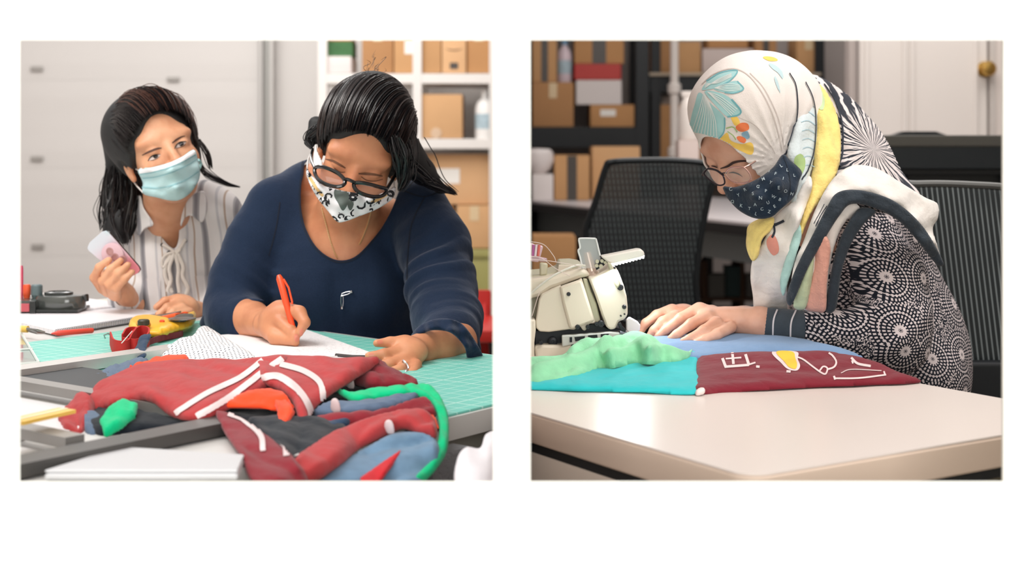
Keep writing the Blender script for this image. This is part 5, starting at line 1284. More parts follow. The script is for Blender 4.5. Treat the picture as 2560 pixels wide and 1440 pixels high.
a1, m1 = planecut(V, (314, 742, 2.79), (-.35, -.75, .5), .07); fv = np.where(m1, np.minimum(fv, -a1*1500), fv)
a2, m2 = planecut(V, (518, 784, 2.80), (-.7, -.7, -.1), .07); fv = np.where(m2, np.minimum(fv, -a2*1500), fv)
Vc, Qc = clip(V, Q, fv)
g = G('striped_blouse'); X, Y, Z = g.xyz()
xx = g.m_('ADD', g.m_('ADD', X, g.m_('MULTIPLY', Z, .10)), g.m_('MULTIPLY', g.noise(7, 2), .012))
def band(c, per, ph, w, soft=.02):
    q = g.m_('ABSOLUTE', g.m_('SUBTRACT', g.m_('FRACT', g.m_('ADD', g.m_('DIVIDE', c, per), ph)), .5)); return g.step(q, w+soft, w)
b1 = band(xx, .062, .1, .085); b2 = band(xx, .062, .42, .018, .012); b3 = band(xx, .062, .62, .03, .012); b4 = band(xx, .062, .10, .035)
c_ = g.mix(b1, lin((232, 228, 228)), lin((172, 170, 174))); c_ = g.mix(b4, c_, lin((140, 138, 144))); c_ = g.mix(b2, c_, lin((188, 166, 150))); c_ = g.mix(b3, c_, lin((204, 202, 206)))
g.color(c_); g.set(Roughness=.85); g.b.inputs['Sheen Weight'].default_value = .1; g.bump(g.m_('ADD', g.m_('MULTIPLY', g.noise(900, 2), .3), g.noise(26, 4)), .4, .005); strm = g.m
bl = mesh_obj('striped_blouse', Vc, Qc, strm); fix(bl, w1); so = bl.modifiers.new('thickness', 'SOLIDIFY'); so.thickness = .002; so.offset = -1
tb_b = bvh(bl)
# collar wings
co1 = puff('collar', [(326, 506, 2.87), (350, 488, 2.83), (360, 520, 2.815), (384, 560, 2.805), (362, 572, 2.82), (346, 590, 2.83), (330, 545, 2.85)], .0025, strm, w1, step=4, edge=6, n=(0, -1, .1))
co2 = puff('collar', [(456, 530, 2.80), (476, 492, 2.82), (510, 478, 2.85), (518, 520, 2.83), (506, 556, 2.81), (480, 540, 2.80), (462, 546, 2.79), (450, 575, 2.79)], .0025, strm, w1, step=4, edge=6, n=(0, -1, .1))
# lace-up cord with bow and hanging tassels
cord = M('blouse_cord', (226, 218, 210), .85, bump=.3, bs=500); eye = M('dark_eyelet', (52, 46, 44), .5)
def cordp(nm, pts, r=.0032, o=.006):
    P_ = []
    for x, y in crom(pts, 18):
        h = hit(tb_b, x, y); P_.append(h[0]+h[1]*o if h else W(x, y, 2.80))
    return MB().tube(P_, r, 8).build(nm, cord, w1, True)
cordp('lace', [(408, 612), (425, 622), (437, 630), (450, 622), (462, 600)], .0035, .004)
cordp('lace', [(412, 634), (428, 640), (440, 636), (452, 624)])
cordp('bow_loop', [(437, 632), (420, 636), (408, 650), (410, 668), (422, 652), (437, 634)], .003, .009)
cordp('tassel_cord', [(428, 638), (416, 660), (414, 690), (424, 715), (430, 730)], .0045, .007)
cordp('tassel_cord', [(434, 638), (424, 670), (428, 700), (418, 728)], .004, .009)
cordp('tassel_cord', [(442, 636), (446, 670), (444, 700), (448, 730)], .004, .009)
cordp('tassel_cord', [(446, 634), (458, 664), (458, 690), (470, 716), (468, 734)], .0045, .007)
for x, y in ((406, 612), (422, 632), (449, 624), (463, 602), (420, 650)):
    h = hit(tb_b, x, y)
    if h: MB().lathe(h[0], [(.0040, -.001), (.0040, .001), (.002, .0015)], 14, rotx(math.pi/2)).build('eyelet', eye, w1, True)
pk = lay('chest_pocket', tb_b, *patch2([(356, 696), (400, 692), (404, 780), (362, 782)], 5, False), strm, None, .003)
if pk: fix(pk, w1)
pk = lay('chest_pocket', tb_b, *patch2([(484, 690), (528, 686), (530, 770), (490, 772)], 5, False), strm, None, .003)
if pk: fix(pk, w1)
# hair: swept back, long behind the shoulder
hc = hairmat('dark_brown_hair', (12, 12, 16), (32, 24, 24), .3); hc2 = hairmat('copper_hair', (58, 36, 32), (110, 72, 58), .35)
hf = Field((-.96, 2.60, .80), (-.45, 3.05, 1.26), .003)
E_ = lambda c, r, k=.012, mode='u', Q=None: hf.ell(HL(H1, c), np.array(r)*H1[2], H1[0] if Q is None else H1[0]@Q, k, mode)
E_((0, .020, .046), (.082, .099, .092), .0); E_((-.02, .045, .055), (.078, .075, .078), .03)
E_((-.074, .01, .02), (.014, .045, .055), .02); E_((.070, .02, .0), (.016, .05, .06), .02)
E_((0, -.100, -.012), (.060, .083, .078), .012, 's'); E_((-.002, -.13, .0), (.052, .10, .086), .012, 's')
E_((-.095, .0, -.030), (.03, .026, .036), .006, 's')
hf.chain([(300, 350, 2.86, 44), (300, 440, 2.88, 30), (292, 500, 2.86, 30), (296, 560, 2.84, 30), (312, 600, 2.83, 10)], k=.03, kin=.02)
hf.chain([(330, 440, 2.87, 34), (330, 500, 2.86, 26), (322, 560, 2.84, 14)], k=.02, kin=.02)
V, Q = hf.mesh(2); hair1 = mesh_obj('hair', V, Q, hbase); fix(hair1, w1)
hl = [(-.074, .0, -.02), (-.070, -.020, .00), (-.066, -.038, .03), (-.052, -.060, .056), (-.030, -.072, .070), (0, -.076, .077), (.030, -.072, .072), (.052, -.060, .056), (.068, -.036, .03), (.072, -.018, -.005)]
strands('hair_strands', H1, hl, (-.05, .09, -.02), (.085, .104, .098), hc, w1, n=2400, rad=.0009, jit=.006, off=.001, seg=14, seed=14)
strands('hair_highlights', H1, hl[4:], (-.03, .09, .0), (.087, .106, .100), hc2, w1, n=90, rad=.0006, jit=.006, off=.003, seg=14, seed=19)
locks('long_hair', [[(290, 420, 2.86, .016), (284, 470, 2.85, .018), (278, 530, 2.84, .02), (268, 572, 2.83, .012)], [(310, 430, 2.86, .02), (306, 500, 2.84, .022), (300, 560, 2.83, .018), (312, 606, 2.82, .008)],
                    [(330, 440, 2.86, .02), (330, 500, 2.84, .016), (318, 560, 2.83, .012), (316, 600, 2.83, .005)]], hc, w1, n=110, rad=.0011)
locks('loose_locks', [[(470, 300, 2.80, .004), (486, 350, 2.80, .004), (498, 400, 2.80, .005), (512, 432, 2.82, .006), (560, 458, 2.84, .003), (600, 468, 2.86, .001)], [(474, 310, 2.78, .006), (488, 370, 2.79, .006), (497, 412, 2.80, .005), (520, 440, 2.82, .005)],
                      [(496, 350, 2.79, .003), (516, 380, 2.79, .004), (528, 420, 2.80, .003)]], hc, w1, n=22, rad=.0008)
# face details
hm1 = M('brow_hair_dark', (92, 62, 52), .8); lash = M('lash_black', (20, 14, 16), .6); wh = M('eye_white', (214, 196, 190), .2); iris = M('iris_brown', (34, 20, 18), .1)
for pts, w_ in (([(356, 388), (372, 380), (392, 372), (404, 370)], [2, 5, 5, 2]), ([(430, 358), (440, 350), (452, 343), (462, 340)], [2, 5, 4, 2])):
    o_ = marks('eyebrow', tb1, [line2(pts, w_)], hm1, None, .0008)
    if o_: fix(o_, body1)
for cx0, cy0, ang in ((386, 393, -22), (450, 362, -24)):
    c, s_ = math.cos(math.radians(ang)), math.sin(math.radians(ang))
    T_ = lambda pts: [(cx0+x*c-y*s_, cy0+x*s_+y*c) for x, y in pts]
    a, b = patch2(T_([(-16, 2), (-6, -3.5), (6, -4), (16, 0), (8, 4), (-6, 4.5)]), 1.5); o_ = lay('eye', tb1, a, b, wh, None, .0006)
    if o_:
        fix(o_, body1); a, b = patch2(T_([(-2, -3.6), (4, -4.6), (9, -3), (9, 2), (4, 4), (-1, 3)]), 1.5); lay('iris', tb1, a, b, iris, o_, .0012)
    o_ = marks('eyelashes', tb1, [line2(T_([(-18, 4), (-8, -4), (4, -5.5), (17, -1)]), [1.2, 3, 3, 1]), line2(T_([(-12, 5), (0, 6.5), (12, 4)]), [.8, 1.4, .8])], lash, None, .0014)
    if o_: fix(o_, body1)
# surgical mask
g = G('surgical_mask_blue'); g.color(g.mix(g.noise(30, 3), lin((182, 222, 228)), lin((200, 232, 236)))); g.set(Roughness=.8); g.bump(g.noise(24, 3), .5, .005); sm1 = g.m
msk1 = thing('face_mask', 'pale blue pleated surgical mask with white top edge on the person in stripes', 'face mask', W(425, 440, 2.66))
inn = [(425, 425, 2.652), (438, 470, 2.668)]
mk1 = puff('mask_panel', [(345, 424, 2.730), (380, 418, 2.685), (418, 408, 2.668), (450, 395, 2.672), (484, 374, 2.700), (494, 396, 2.712), (500, 440, 2.715), (480, 478, 2.70), (454, 498, 2.700), (430, 502, 2.702), (392, 494, 2.705), (358, 484, 2.728), (356, 455, 2.732)], .012, sm1, msk1, inner=inn, step=4, edge=16, wr=.0016, wf=70, n=(.3, -1, .1), back=.4)
tk = bvh(mk1); wht = M('mask_white', (236, 238, 242), .8)
marks('white_top_band', tk, [line2([(348, 428), (384, 422), (420, 412), (452, 398), (486, 378)], 13)], wht, mk1, .0007)
marks('pleat_shade_line', tk, [line2([(352, 446), (390, 442), (430, 430), (466, 414), (492, 398)], 2.5), line2([(356, 468), (396, 470), (436, 462), (470, 446), (496, 428)], 2.5), line2([(350, 436), (386, 430), (422, 420), (454, 406), (488, 387)], 2)], M('mask_shadow_pleat', (150, 200, 208), .8), mk1, .0012)  # pleats drawn as darker blue lines, fold shade put into the colour
el = M('white_elastic', 0) if False else MATS['white_elastic']
MB().tube(crom([W(346, 426, 2.742), W(334, 418, 2.76), W(322, 408, 2.785)], 10), .0016, 6).build('ear_loop', el, msk1, True)
MB().tube(crom([W(358, 482, 2.742), W(340, 462, 2.765), W(326, 442, 2.79)], 10), .0016, 6).build('ear_loop', el, msk1, True)
MB().tube(crom([W(496, 400, 2.715), W(502, 408, 2.73), W(499, 420, 2.72)], 10), .003, 6).build('ear_loop', M('mask_loop_teal', (170, 214, 214), .7), msk1, True)
# phone
ph = thing('smartphone', 'smartphone in a mint and pink case held by the person in stripes', 'phone', W(282, 640, 2.70))
g = G('phone_case_gradient'); X, Y, Z = g.xyz(); A_p, B_p = W(240, 600, 2.7), W(335, 690, 2.7); dp = (B_p-A_p)/((B_p-A_p)@(B_p-A_p))
t_ = g.m_('ADD', g.m_('MULTIPLY', g.m_('SUBTRACT', X, float(A_p[0])), float(dp[0])), g.m_('MULTIPLY', g.m_('SUBTRACT', Z, float(A_p[2])), float(dp[2])))
t_ = g.m_('ADD', t_, g.m_('MULTIPLY', g.noise(18, 2), .5)); g.color(g.mix(g.step(t_, .2, .75), g.mix(g.step(g.noise(14, 1), .45, .6), lin((216, 222, 232)), lin((152, 214, 214))), g.mix(g.step(t_, .8, 1.2), lin((232, 198, 210)), lin((228, 140, 152))))); g.set(Roughness=.2); pcm = g.m
c4 = [(215, 614), (258, 577), (274, 577), (349, 672), (346, 684), (310, 701), (296, 694), (217, 628)]
PA, PB, PC = W(216, 622, 2.712), W(268, 576, 2.70), W(348, 678, 2.70)
nph = np.cross(PB-PA, PC-PB); nph /= np.linalg.norm(nph); nph = nph if nph[1] < 0 else -nph
def onplane(x, y): r = W(x, y, 1.0)-V3(0, 0, HC); r = r; t = ((PA-V3(0, 0, HC))@nph)/(r@nph); return V3(0, 0, HC)+r*t
def plate(nm, poly, z0, z1, mat, par, bev=.001):
    n = len(poly); V = [onplane(x, y)+nph*z0 for x, y in poly]+[onplane(x, y)+nph*z1 for x, y in poly]
    return MB().add(V, [tuple(range(n))[::-1], tuple(range(n, 2*n))]+[(i, (i+1) % n, n+(i+1) % n, n+i) for i in range(n)]).build(nm, mat, par, False, bev)
rp = crom(c4, 40, True)
c4b = [(220, 614), (224, 606), (254, 580), (264, 577), (271, 582), (346, 668), (349, 676), (344, 683), (314, 699), (306, 698), (222, 628), (218, 621)]
plate('case_back', c4b, -.004, .0, pcm, ph); plate('screen_side', c4b, -.0085, -.0042, M('phone_black', (18, 20, 24), .1), ph)
cg = onplane(285, 634)
Rg = np.c_[np.cross([0, 0, 1], nph)/np.linalg.norm(np.cross([0, 0, 1], nph)), np.cross(nph, np.cross([0, 0, 1], nph)/np.linalg.norm(np.cross([0, 0, 1], nph))), nph]
MB().lathe(cg+nph*.0, [(.012, 0), (.012, .004), (.0225, .005), (.0225, .007), (.02, .008)], 32, Rg).build('round_grip', M('grip_pink', (226, 190, 200), .25), ph, True)
for x, y in ((279, 626), (292, 640), (312, 646)): MB().lathe(onplane(x, y)+nph*.008, [(.0075, 0), (.0075, .0012), (.005, .0014), (.005, .0004)], 20, Rg).build('grip_ornament', M('grip_copper', (196, 150, 150), .3, .3), ph, True)
# ================================================================== right room: sewing table
ta = V3(-.534, .845, 0); tb_ = V3(.845, .534, 0); TC = V3(.2395, 1.409, 0)
def B(a, b, z=TZ): p = TC+ta*a+tb_*b; p[2] = z; return p
def clip_r(P, x=.0185, y=WY+WT+.003):
    def half(P, f):
        out = []
        for i in range(len(P)):
            a, b = P[i], P[(i+1) % len(P)]; fa, fb = f(a), f(b)
            if fa > 0: out.append(a)
            if fa*fb < 0: t = fa/(fa-fb); out.append((a[0]+(b[0]-a[0])*t, a[1]+(b[1]-a[1])*t))
        return out
    return half(half([(p[0], p[1]) for p in P], lambda p: p[0]-x), lambda p: p[1]-y)
def rounded(L, Wd, r, o=0.):
    P = []
    for (ca, cb, a0) in ((r+o, r+o, 180), (r+o, Wd-r-o, 90), (L-r-o, Wd-r-o, 0), (L-r-o, r+o, -90)):
        for k in range(9):
            a = math.radians(a0+90-k*90/8) if False else math.radians({180: 270, 90: 180, 0: 90, -90: 0}[a0]-90*k/8)
            P.append(B(ca+r*math.cos(a), cb+r*math.sin(a)))
    return P
def table_poly(L, Wd, r, o=0.):
    P = []
    for (ca, cb, s) in ((r+o, r+o, 180), (r+o, Wd-r-o, 90), (L-r-o, Wd-r-o, 0), (L-r-o, r+o, -90)):
        for k in range(9):
            a = math.radians(s+90-90*k/8); P.append(B(ca+r*math.cos(a), cb+r*math.sin(a)))
    return clip_r(P)
crm = M('beige_laminate', (226, 214, 206), .3, spec=.5); crm2 = M('beige_edge_band', (212, 190, 172), .45)
stb = thing('sewing_table', 'beige laminate sewing table with a thick rounded edge', 'table', (.5, 2.0, 0))
MB().prism(table_poly(1.55, .583, .03), TZ-.0385, TZ-.002).build('edge_band', crm2, stb, True, .003)
MB().prism(table_poly(1.55, .583, .03, .001), TZ-.002, TZ).build('table_top', crm, stb, False)
MB().prism(table_poly(1.52, .575, .03, .005), TZ-.050, TZ-.0386).build('black_gasket', M('black_gasket', (14, 16, 18), .6), stb)
P = clip_r([B(.03, .003), B(.03, .03), B(1.5, .03), B(1.5, .003)]); MB().prism(P, .30, TZ-.0505).build('side_panel', M('cream_panel', (224, 210, 196), .5), stb)
P = clip_r([B(.022, .03), B(.045, .03), B(.045, .54), B(.022, .54)]); MB().prism(P, .30, TZ-.0505).build('end_panel', M('olive_panel', (110, 102, 82), .6), stb)
for a_, b_ in ((.06, .08), (.06, .50), (.78, .50)): q_ = B(a_, b_, 0); MB().box((q_[0], q_[1], .349), (.045, .045, .698)).build('leg', blk, stb)
def Q_(x, y, h=0.): return (x, y, F*(HC-(TZ+h))/(y-H0))
def cl(name, label, pts, th, mat, cat='fabric', edge=26, wr=.004, wf=45, off=0, n=(0, -.5, .87), back=.25, **k):
    o = puff(name, [Q_(*p) for p in pts], th, mat, edge=edge, wr=wr, wf=wf, off=off, n=n, back=back, **k); tag(o, label, cat, 'fabrics being sewn'); return o
tq = cl('turquoise_fabric', 'turquoise cloth piece lying flat at the front of the sewing table', [(1318, 950, .003), (1450, 930, .008), (1600, 905, .014), (1700, 880, .02), (1744, 884, .02), (1745, 930, .008), (1743, 984, .002), (1600, 981, .002), (1440, 978, .002), (1318, 972, .002)], .006, cloth('turquoise_jersey', (44, 188, 192), .08), step=6, edge=12, wr=.002)
mf = cl('maroon_fabric', 'maroon cloth with white and yellow print on the sewing table', [(1742, 900, .016), (1762, 890, .022), (1850, 883, .026), (1980, 880, .028), (2080, 882, .026), (2180, 904, .02), (2240, 930, .01), (2302, 955, .002), (2200, 962, .002), (2050, 968, .002), (1900, 976, .002), (1744, 984, .002), (1740, 940, .007)], .007, cloth('maroon_sweatshirt', (120, 30, 44), .12), step=5, edge=14, wr=.0028, wf=40, smooth_poly=True)
lg = cl('green_fabric', 'light green cloth rumpled in front of the sewing machine', [(1318, 905, .012), (1400, 900, .014), (1428, 872, .022), (1470, 856, .03), (1540, 846, .036), (1590, 834, .042), (1630, 846, .038), (1662, 868, .032), (1712, 884, .026), (1734, 876, .022), (1716, 900, .018), (1660, 912, .014), (1590, 912, .014), (1500, 928, .008), (1400, 958, .004), (1340, 962, .004), (1318, 958, .004)], .014, cloth('mint_green_jersey', (142, 208, 164), .2), step=5, edge=26, wr=.010, wf=38, inner=[Q_(1520, 890, .03), Q_(1430, 920, .016), Q_(1620, 880, .036)])
bf = cl('blue_fabric', 'blue-grey cloth lying behind the maroon cloth under the sewing hands', [(1600, 848, .02), (1680, 842, .024), (1760, 838, .028), (1850, 836, .03), (1950, 842, .03), (2060, 862, .028), (2160, 898, .02), (2060, 894, .02), (1960, 890, .02), (1860, 892, .02), (1760, 900, .018), (1700, 892, .02), (1650, 880, .02), (1610, 868, .02)], .008, cloth('dusty_blue_jersey', (116, 146, 182), .08), step=5, edge=18, wr=.004, wf=32, off=5, n=(0, -.3, .95))
tmf = bvh(mf); wp_ = M('white_screen_print', (232, 206, 204), .7); yp_ = M('yellow_screen_print', (240, 190, 60), .7)
def ZM(p): return [(1580+.2969*x, 720+.2969*y) for x, y in p]
marks('white_lettering', tmf, [line2(ZM([(762, 595), (790, 670)]), 7), line2(ZM([(780, 668), (985, 652)]), 6), line2(ZM([(985, 655), (955, 562)]), 7), line2(ZM([(855, 645), (845, 545)]), 6.5), line2(ZM([(790, 600), (920, 590)]), 4), line2(ZM([(980, 650), (1040, 632)]), 4),
                               line2(ZM([(1370, 578), (1440, 605), (1520, 665), (1590, 715), (1630, 728), (1645, 680), (1610, 665), (1580, 700)]), 4), line2(ZM([(1640, 690), (1700, 670), (1720, 625), (1690, 575), (1655, 550)]), 4.5),
                               line2(ZM([(1845, 590), (1900, 640), (2010, 662)]), 6), line2(ZM([(1860, 640), (1850, 615)]), 4), line2(ZM([(1700, 745), (1710, 775)]), 5), line2(ZM([(1705, 765), (1900, 762), (2140, 735)]), 4), line2(ZM([(2130, 735), (2120, 705)]), 4), line2(ZM([(1760, 720), (1850, 690), (2100, 700)]), 2),
                               line2(ZM([(1300, 705), (1335, 708)]), 6), line2(ZM([(1045, 665), (1075, 668)]), 6)], wp_, mf, .0009)
marks('white_outline', tmf, [patch2(ZM([(1180, 540), (1385, 540), (1395, 600), (1415, 660), (1385, 700), (1310, 685), (1260, 640)]), 3)], wp_, mf, .0008)
marks('yellow_print', tmf, [patch2(ZM([(1215, 545), (1350, 543), (1375, 600), (1390, 650), (1375, 688), (1320, 672), (1285, 630)]), 3)], yp_, mf, .0015)
wk = puff('drawstring_tip', [Q_(1738, 980, .004), Q_(1750, 972, .008), Q_(1762, 974, .008), Q_(1760, 984, .003), Q_(1742, 988, .002)], .005, M('cotton_cord', (226, 214, 210), .85), mf, step=2.5, edge=6)

# ------------------------------------------------------------ overlock machine
MD = 2.245
sew = thing('overlock_machine', 'cream overlock sewing machine at the left of the sewing table', 'sewing machine', (.09, MD+.05, TZ))
cmm = M('machine_cream', (216, 206, 188), .35, spec=.5); cms = M('machine_drab_cream', (190, 186, 160), .4); drk = M('machine_dark', (26, 30, 36), .4, .3); grm = M('machine_steel', (150, 156, 168), .25, .8)  # second plastic is a drab cream for the secondary machine parts
def Z1(p): return [(1320+.2639*x, 540+.2639*y) for x, y in p]
def slab(nm, poly, d0, d1, mat, par=None, bev=.003, z1=True, smooth=True):
    P = Z1(poly) if z1 else poly
    V = [W(x, y, d0) for x, y in P]; V2 = [v+V3(0, d1-d0, 0) for v in V]; n = len(P)
    for a in V+V2: a[0] = max(a[0], .0195)
    return MB().add(V+V2, [tuple(range(n))[::-1], tuple(range(n, 2*n))]+[(i, (i+1) % n, n+(i+1) % n, n+i) for i in range(n)]).build(nm, mat, par if par is not None else sew, smooth, bev)
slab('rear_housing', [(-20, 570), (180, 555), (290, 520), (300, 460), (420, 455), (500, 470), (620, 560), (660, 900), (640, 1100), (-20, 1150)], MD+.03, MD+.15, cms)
slab('front_cover', [(105, 790), (130, 740), (230, 690), (310, 655), (330, 700), (400, 660), (510, 590), (545, 700), (600, 880), (640, 1010), (620, 1020), (580, 1020), (545, 1090), (520, 1085), (490, 1040), (440, 1080), (390, 1075), (200, 1100), (110, 1095), (76, 1060), (72, 1000)], MD-.012, MD+.06, cmm, bev=.005)
slab('raised_panel', [(300, 670), (505, 600), (540, 700), (600, 890), (632, 1000), (600, 1010), (440, 1070), (395, 1070), (330, 830)], MD-.020, MD-.008, cmm, bev=.004)
slab('top_cover', [(-20, 600), (180, 580), (420, 520), (510, 490), (560, 520), (600, 570), (500, 590), (310, 660), (220, 690), (120, 760), (-20, 800)], MD-.004, MD+.10, cmm, bev=.006)
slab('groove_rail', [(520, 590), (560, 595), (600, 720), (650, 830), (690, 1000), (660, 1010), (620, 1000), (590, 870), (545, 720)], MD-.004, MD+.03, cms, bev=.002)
slab('head_cover', [(570, 580), (640, 570), (745, 505), (770, 480), (800, 470), (835, 485), (870, 560), (905, 650), (935, 760), (945, 860), (945, 940), (910, 985), (860, 1000), (830, 1070), (780, 1080), (740, 1050), (700, 940), (640, 760)], MD-.018, MD+.055, cmm, bev=.005)
slab('hinge_arm', [(750, 440), (790, 450), (880, 640), (850, 690), (820, 650)], MD-.026, MD-.016, cms, bev=.002)
slab('inner_mechanism', [(60, 1080), (640, 1010), (760, 1060), (900, 1060), (900, 1140), (600, 1180), (330, 1260), (60, 1260)], MD+.012, MD+.09, drk, bev=.002)
slab('lower_base', [(60, 1240), (150, 1225), (300, 1228), (420, 1215), (390, 1320), (340, 1345), (70, 1352)], MD-.016, MD+.12, cmm, bev=.004)
slab('side_foot', [(-20, 985), (70, 980), (74, 1080), (60, 1200), (62, 1360), (-20, 1366)], MD-.020, MD+.12, cmm, bev=.003)
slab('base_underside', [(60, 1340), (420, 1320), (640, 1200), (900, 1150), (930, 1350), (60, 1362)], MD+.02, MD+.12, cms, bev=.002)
m_ = slab('presser_arm_frame', [(320, 1135), (420, 1128), (600, 1115), (780, 1100), (870, 1108), (870, 1130), (760, 1155), (600, 1185), (430, 1215), (325, 1240)], MD-.024, MD-.010, M('arm_light_grey', (188, 192, 186), .35), bev=.002)
for a in ([(440, 1148), (540, 1138), (535, 1168), (450, 1188)], [(570, 1132), (655, 1125), (660, 1152), (570, 1168)], [(690, 1120), (765, 1115), (765, 1132), (690, 1146)], [(395, 1150), (418, 1148), (418, 1195), (395, 1196)]): slab('arm_slot', a, MD-.0255, MD-.020, drk, m_, bev=0)
slab('needle_block', [(850, 1020), (880, 1010), (900, 1050), (930, 1080), (920, 1105), (880, 1090)], MD-.022, MD+.0, drk, bev=.001)
slab('needle_plate', [(640, 1110), (880, 1090), (960, 1130), (960, 1180), (640, 1200)], MD+.0, MD+.06, grm, bev=.002)
def screw(x, y, r, mat=drk, d=MD-.022):
    p = Z1([(x, y)])[0]; q = W(p[0], p[1], d); rr = r*.2639*d/F
    MB().lathe(q, [(rr, -.006), (rr, .001), (rr*.8, .002), (rr*.3, .002), (rr*.25, .0008)], 20, rotx(math.pi/2)).build('screw', mat, sew, True)
for x, y, r in ((385, 740, 19), (470, 1052, 23), (568, 1052, 20), (650, 1025, 20), (690, 1022, 32), (875, 675, 30), (912, 862, 20), (915, 930, 8), (880, 946, 8), (125, 1200, 20), (820, 492, 12)): screw(x, y, r)
screw(235, 1190, 45, drk, MD-.0); screw(885, 1120, 18, grm, MD-.026)
clr = M('clear_plastic', (226, 232, 232), .08); b_ = clr.node_tree.nodes['Principled BSDF']; b_.inputs['Alpha'].default_value = .32; b_.inputs['Coat Weight'].default_value = .5
slab('clear_guard', [(480, 225), (500, 212), (630, 214), (645, 225), (682, 375), (690, 400), (640, 500), (520, 495), (495, 380), (476, 330), (492, 300)], MD+.004, MD+.010, clr, bev=.001)
P_ = [W(x, y, MD+.003) for x, y in crom(Z1([(480, 225), (500, 212), (630, 214), (645, 225), (682, 375)]), 24)]; MB().tube(P_, .0016, 6).build('guard_rim', M('clear_rim', (222, 224, 224), .2), sew, True)
P_ = [W(x, y, MD+.003) for x, y in crom(Z1([(480, 225), (492, 300), (476, 330), (495, 400), (515, 495)]), 24)]; MB().tube(P_, .0016, 6).build('guard_rim', M('clear_rim', 0), sew, True)
a, b = Z1([(560, 345), (612, 560)]); MB().tube([W(*a, MD+.012), (W(*a, MD+.012)+W(*b, MD+.012))/2, W(*b, MD+.012)], [.0055, .0075, .008], 14).build('tension_post', M('machine_pinkish_steel', (206, 184, 170), .3, .5), sew, True)
a = Z1([(620, 565)])[0]; MB().lathe(W(a[0], a[1], MD+.012), [(.013, -.004), (.013, .002), (.010, .006), (.008, .008)], 20).build('post_collar', M('machine_pinkish_steel', 0), sew, True)
m = MB()
for x, y, r in ((655, 430, 14), (700, 425, 14), (730, 440, 12), (690, 475, 16), (650, 470, 14)):
    p = Z1([(x, y)])[0]; m.lathe(W(p[0], p[1], MD-.002), [(r*.00017*1.2, -.004), (r*.00017*1.2, .004)], 12, rotx(math.pi/2))
m.build('thread_guides', cms, sew, True)
# lamp bar with glowing underside
lb = slab('lamp_bar', [(690, 385), (760, 372), (1040, 316), (1080, 318), (1104, 345), (1106, 378), (1060, 395), (800, 455), (755, 440)], MD-.014, MD+.020, M('lamp_bar_white', (226, 222, 212), .35), bev=.003)
eml = bpy.data.materials.new('lamp_glow'); eml.use_nodes = True; e_ = eml.node_tree.nodes['Principled BSDF']; e_.inputs['Emission Color'].default_value = (1, .98, .97, 1); e_.inputs['Emission Strength'].default_value = 4; e_.inputs['Base Color'].default_value = (1, 1, 1, 1)
m = MB()
for i in range(10):
    t = i/9; p = Z1([(800+280*t, 452-72*t)])[0]; q = W(p[0], p[1], MD-.0); m.box(q, (.0052, .026, .006), roty(.2), .0012)
led = m.build('lamp_diode_strip', eml, lb, True)
lgt = area('machine_lamp', tuple(W(1560, 672, MD-.01)), tuple(W(1610, 840, 2.20)), .09, .02, .35, (.95, .97, 1))
# threads and tube
tube_m = M('white_tube', (214, 210, 200), .35)
P_ = crom([W(x, y, d) for x, y, d in ((1318, 742, MD-.02), (1352, 712, MD-.024), (1392, 684, MD-.022), (1440, 664, MD-.012), (1462, 664, MD-.0))], 30); P_[:, 0] = np.maximum(P_[:, 0], .0215)
MB().tube(P_, .0018, 8).build('thread_tube', tube_m, sew, True)
thr = M('pale_thread', (214, 196, 190), .6)
for nm, L in (('thread', [(1322, 648), (1370, 652), (1420, 660), (1455, 666)]), ('thread', [(1325, 640), (1355, 646), (1390, 672), (1425, 690)]), ('thread', [(1328, 604), (1360, 612), (1384, 640), (1390, 656)]), ('thread', [(1330, 790), (1342, 750), (1350, 728)])):
    P_ = crom([W(x, y, MD-.022) for x, y in L], 20); P_[:, 0] = np.maximum(P_[:, 0], .021); MB().tube(P_, .0006, 5).build(nm, thr, sew, True)
sp = M('clear_pinkish_plastic', (220, 190, 200), .15); sp.node_tree.nodes['Principled BSDF'].inputs['Alpha'].default_value = .75
tg = slab('tension_guide', [(-10, 265), (45, 258), (60, 275), (100, 270), (145, 290), (120, 380), (100, 440), (30, 430), (-10, 400)], MD+.02, MD+.035, sp, bev=.002)
for i, x in enumerate((1334, 1341, 1348)):
    MB().tube([W(x, 612, MD+.018), W(x-3, 640, MD+.018)], .0022, 8).build('guide_pin', M(['pin_magenta', 'pin_pale', 'pin_red'][i], [(178, 96, 150), (226, 214, 220), (214, 110, 100)][i], .3), sew, True)
MB().tube([W(1350, 648, MD+.015), W(1366, 650, MD+.01)], [.004, .003], 10).build('guide_arm', sp, sew, True)
slab('guide_bracket', [(110, 440), (190, 450), (180, 560), (110, 570)], MD+.03, MD+.04, cms)
slab('guide_plate', [(290, 465), (420, 470), (410, 540), (280, 545)], MD+.02, MD+.03, cmm, bev=.001)
wf_ = slab('clear_lid_edge', [(930, 985), (960, 955), (1040, 1000), (1068, 1035), (1060, 1090), (960, 1110), (930, 1080)], MD-.006, MD+.002, M('translucent_white', (222, 216, 214), .3), bev=.002)

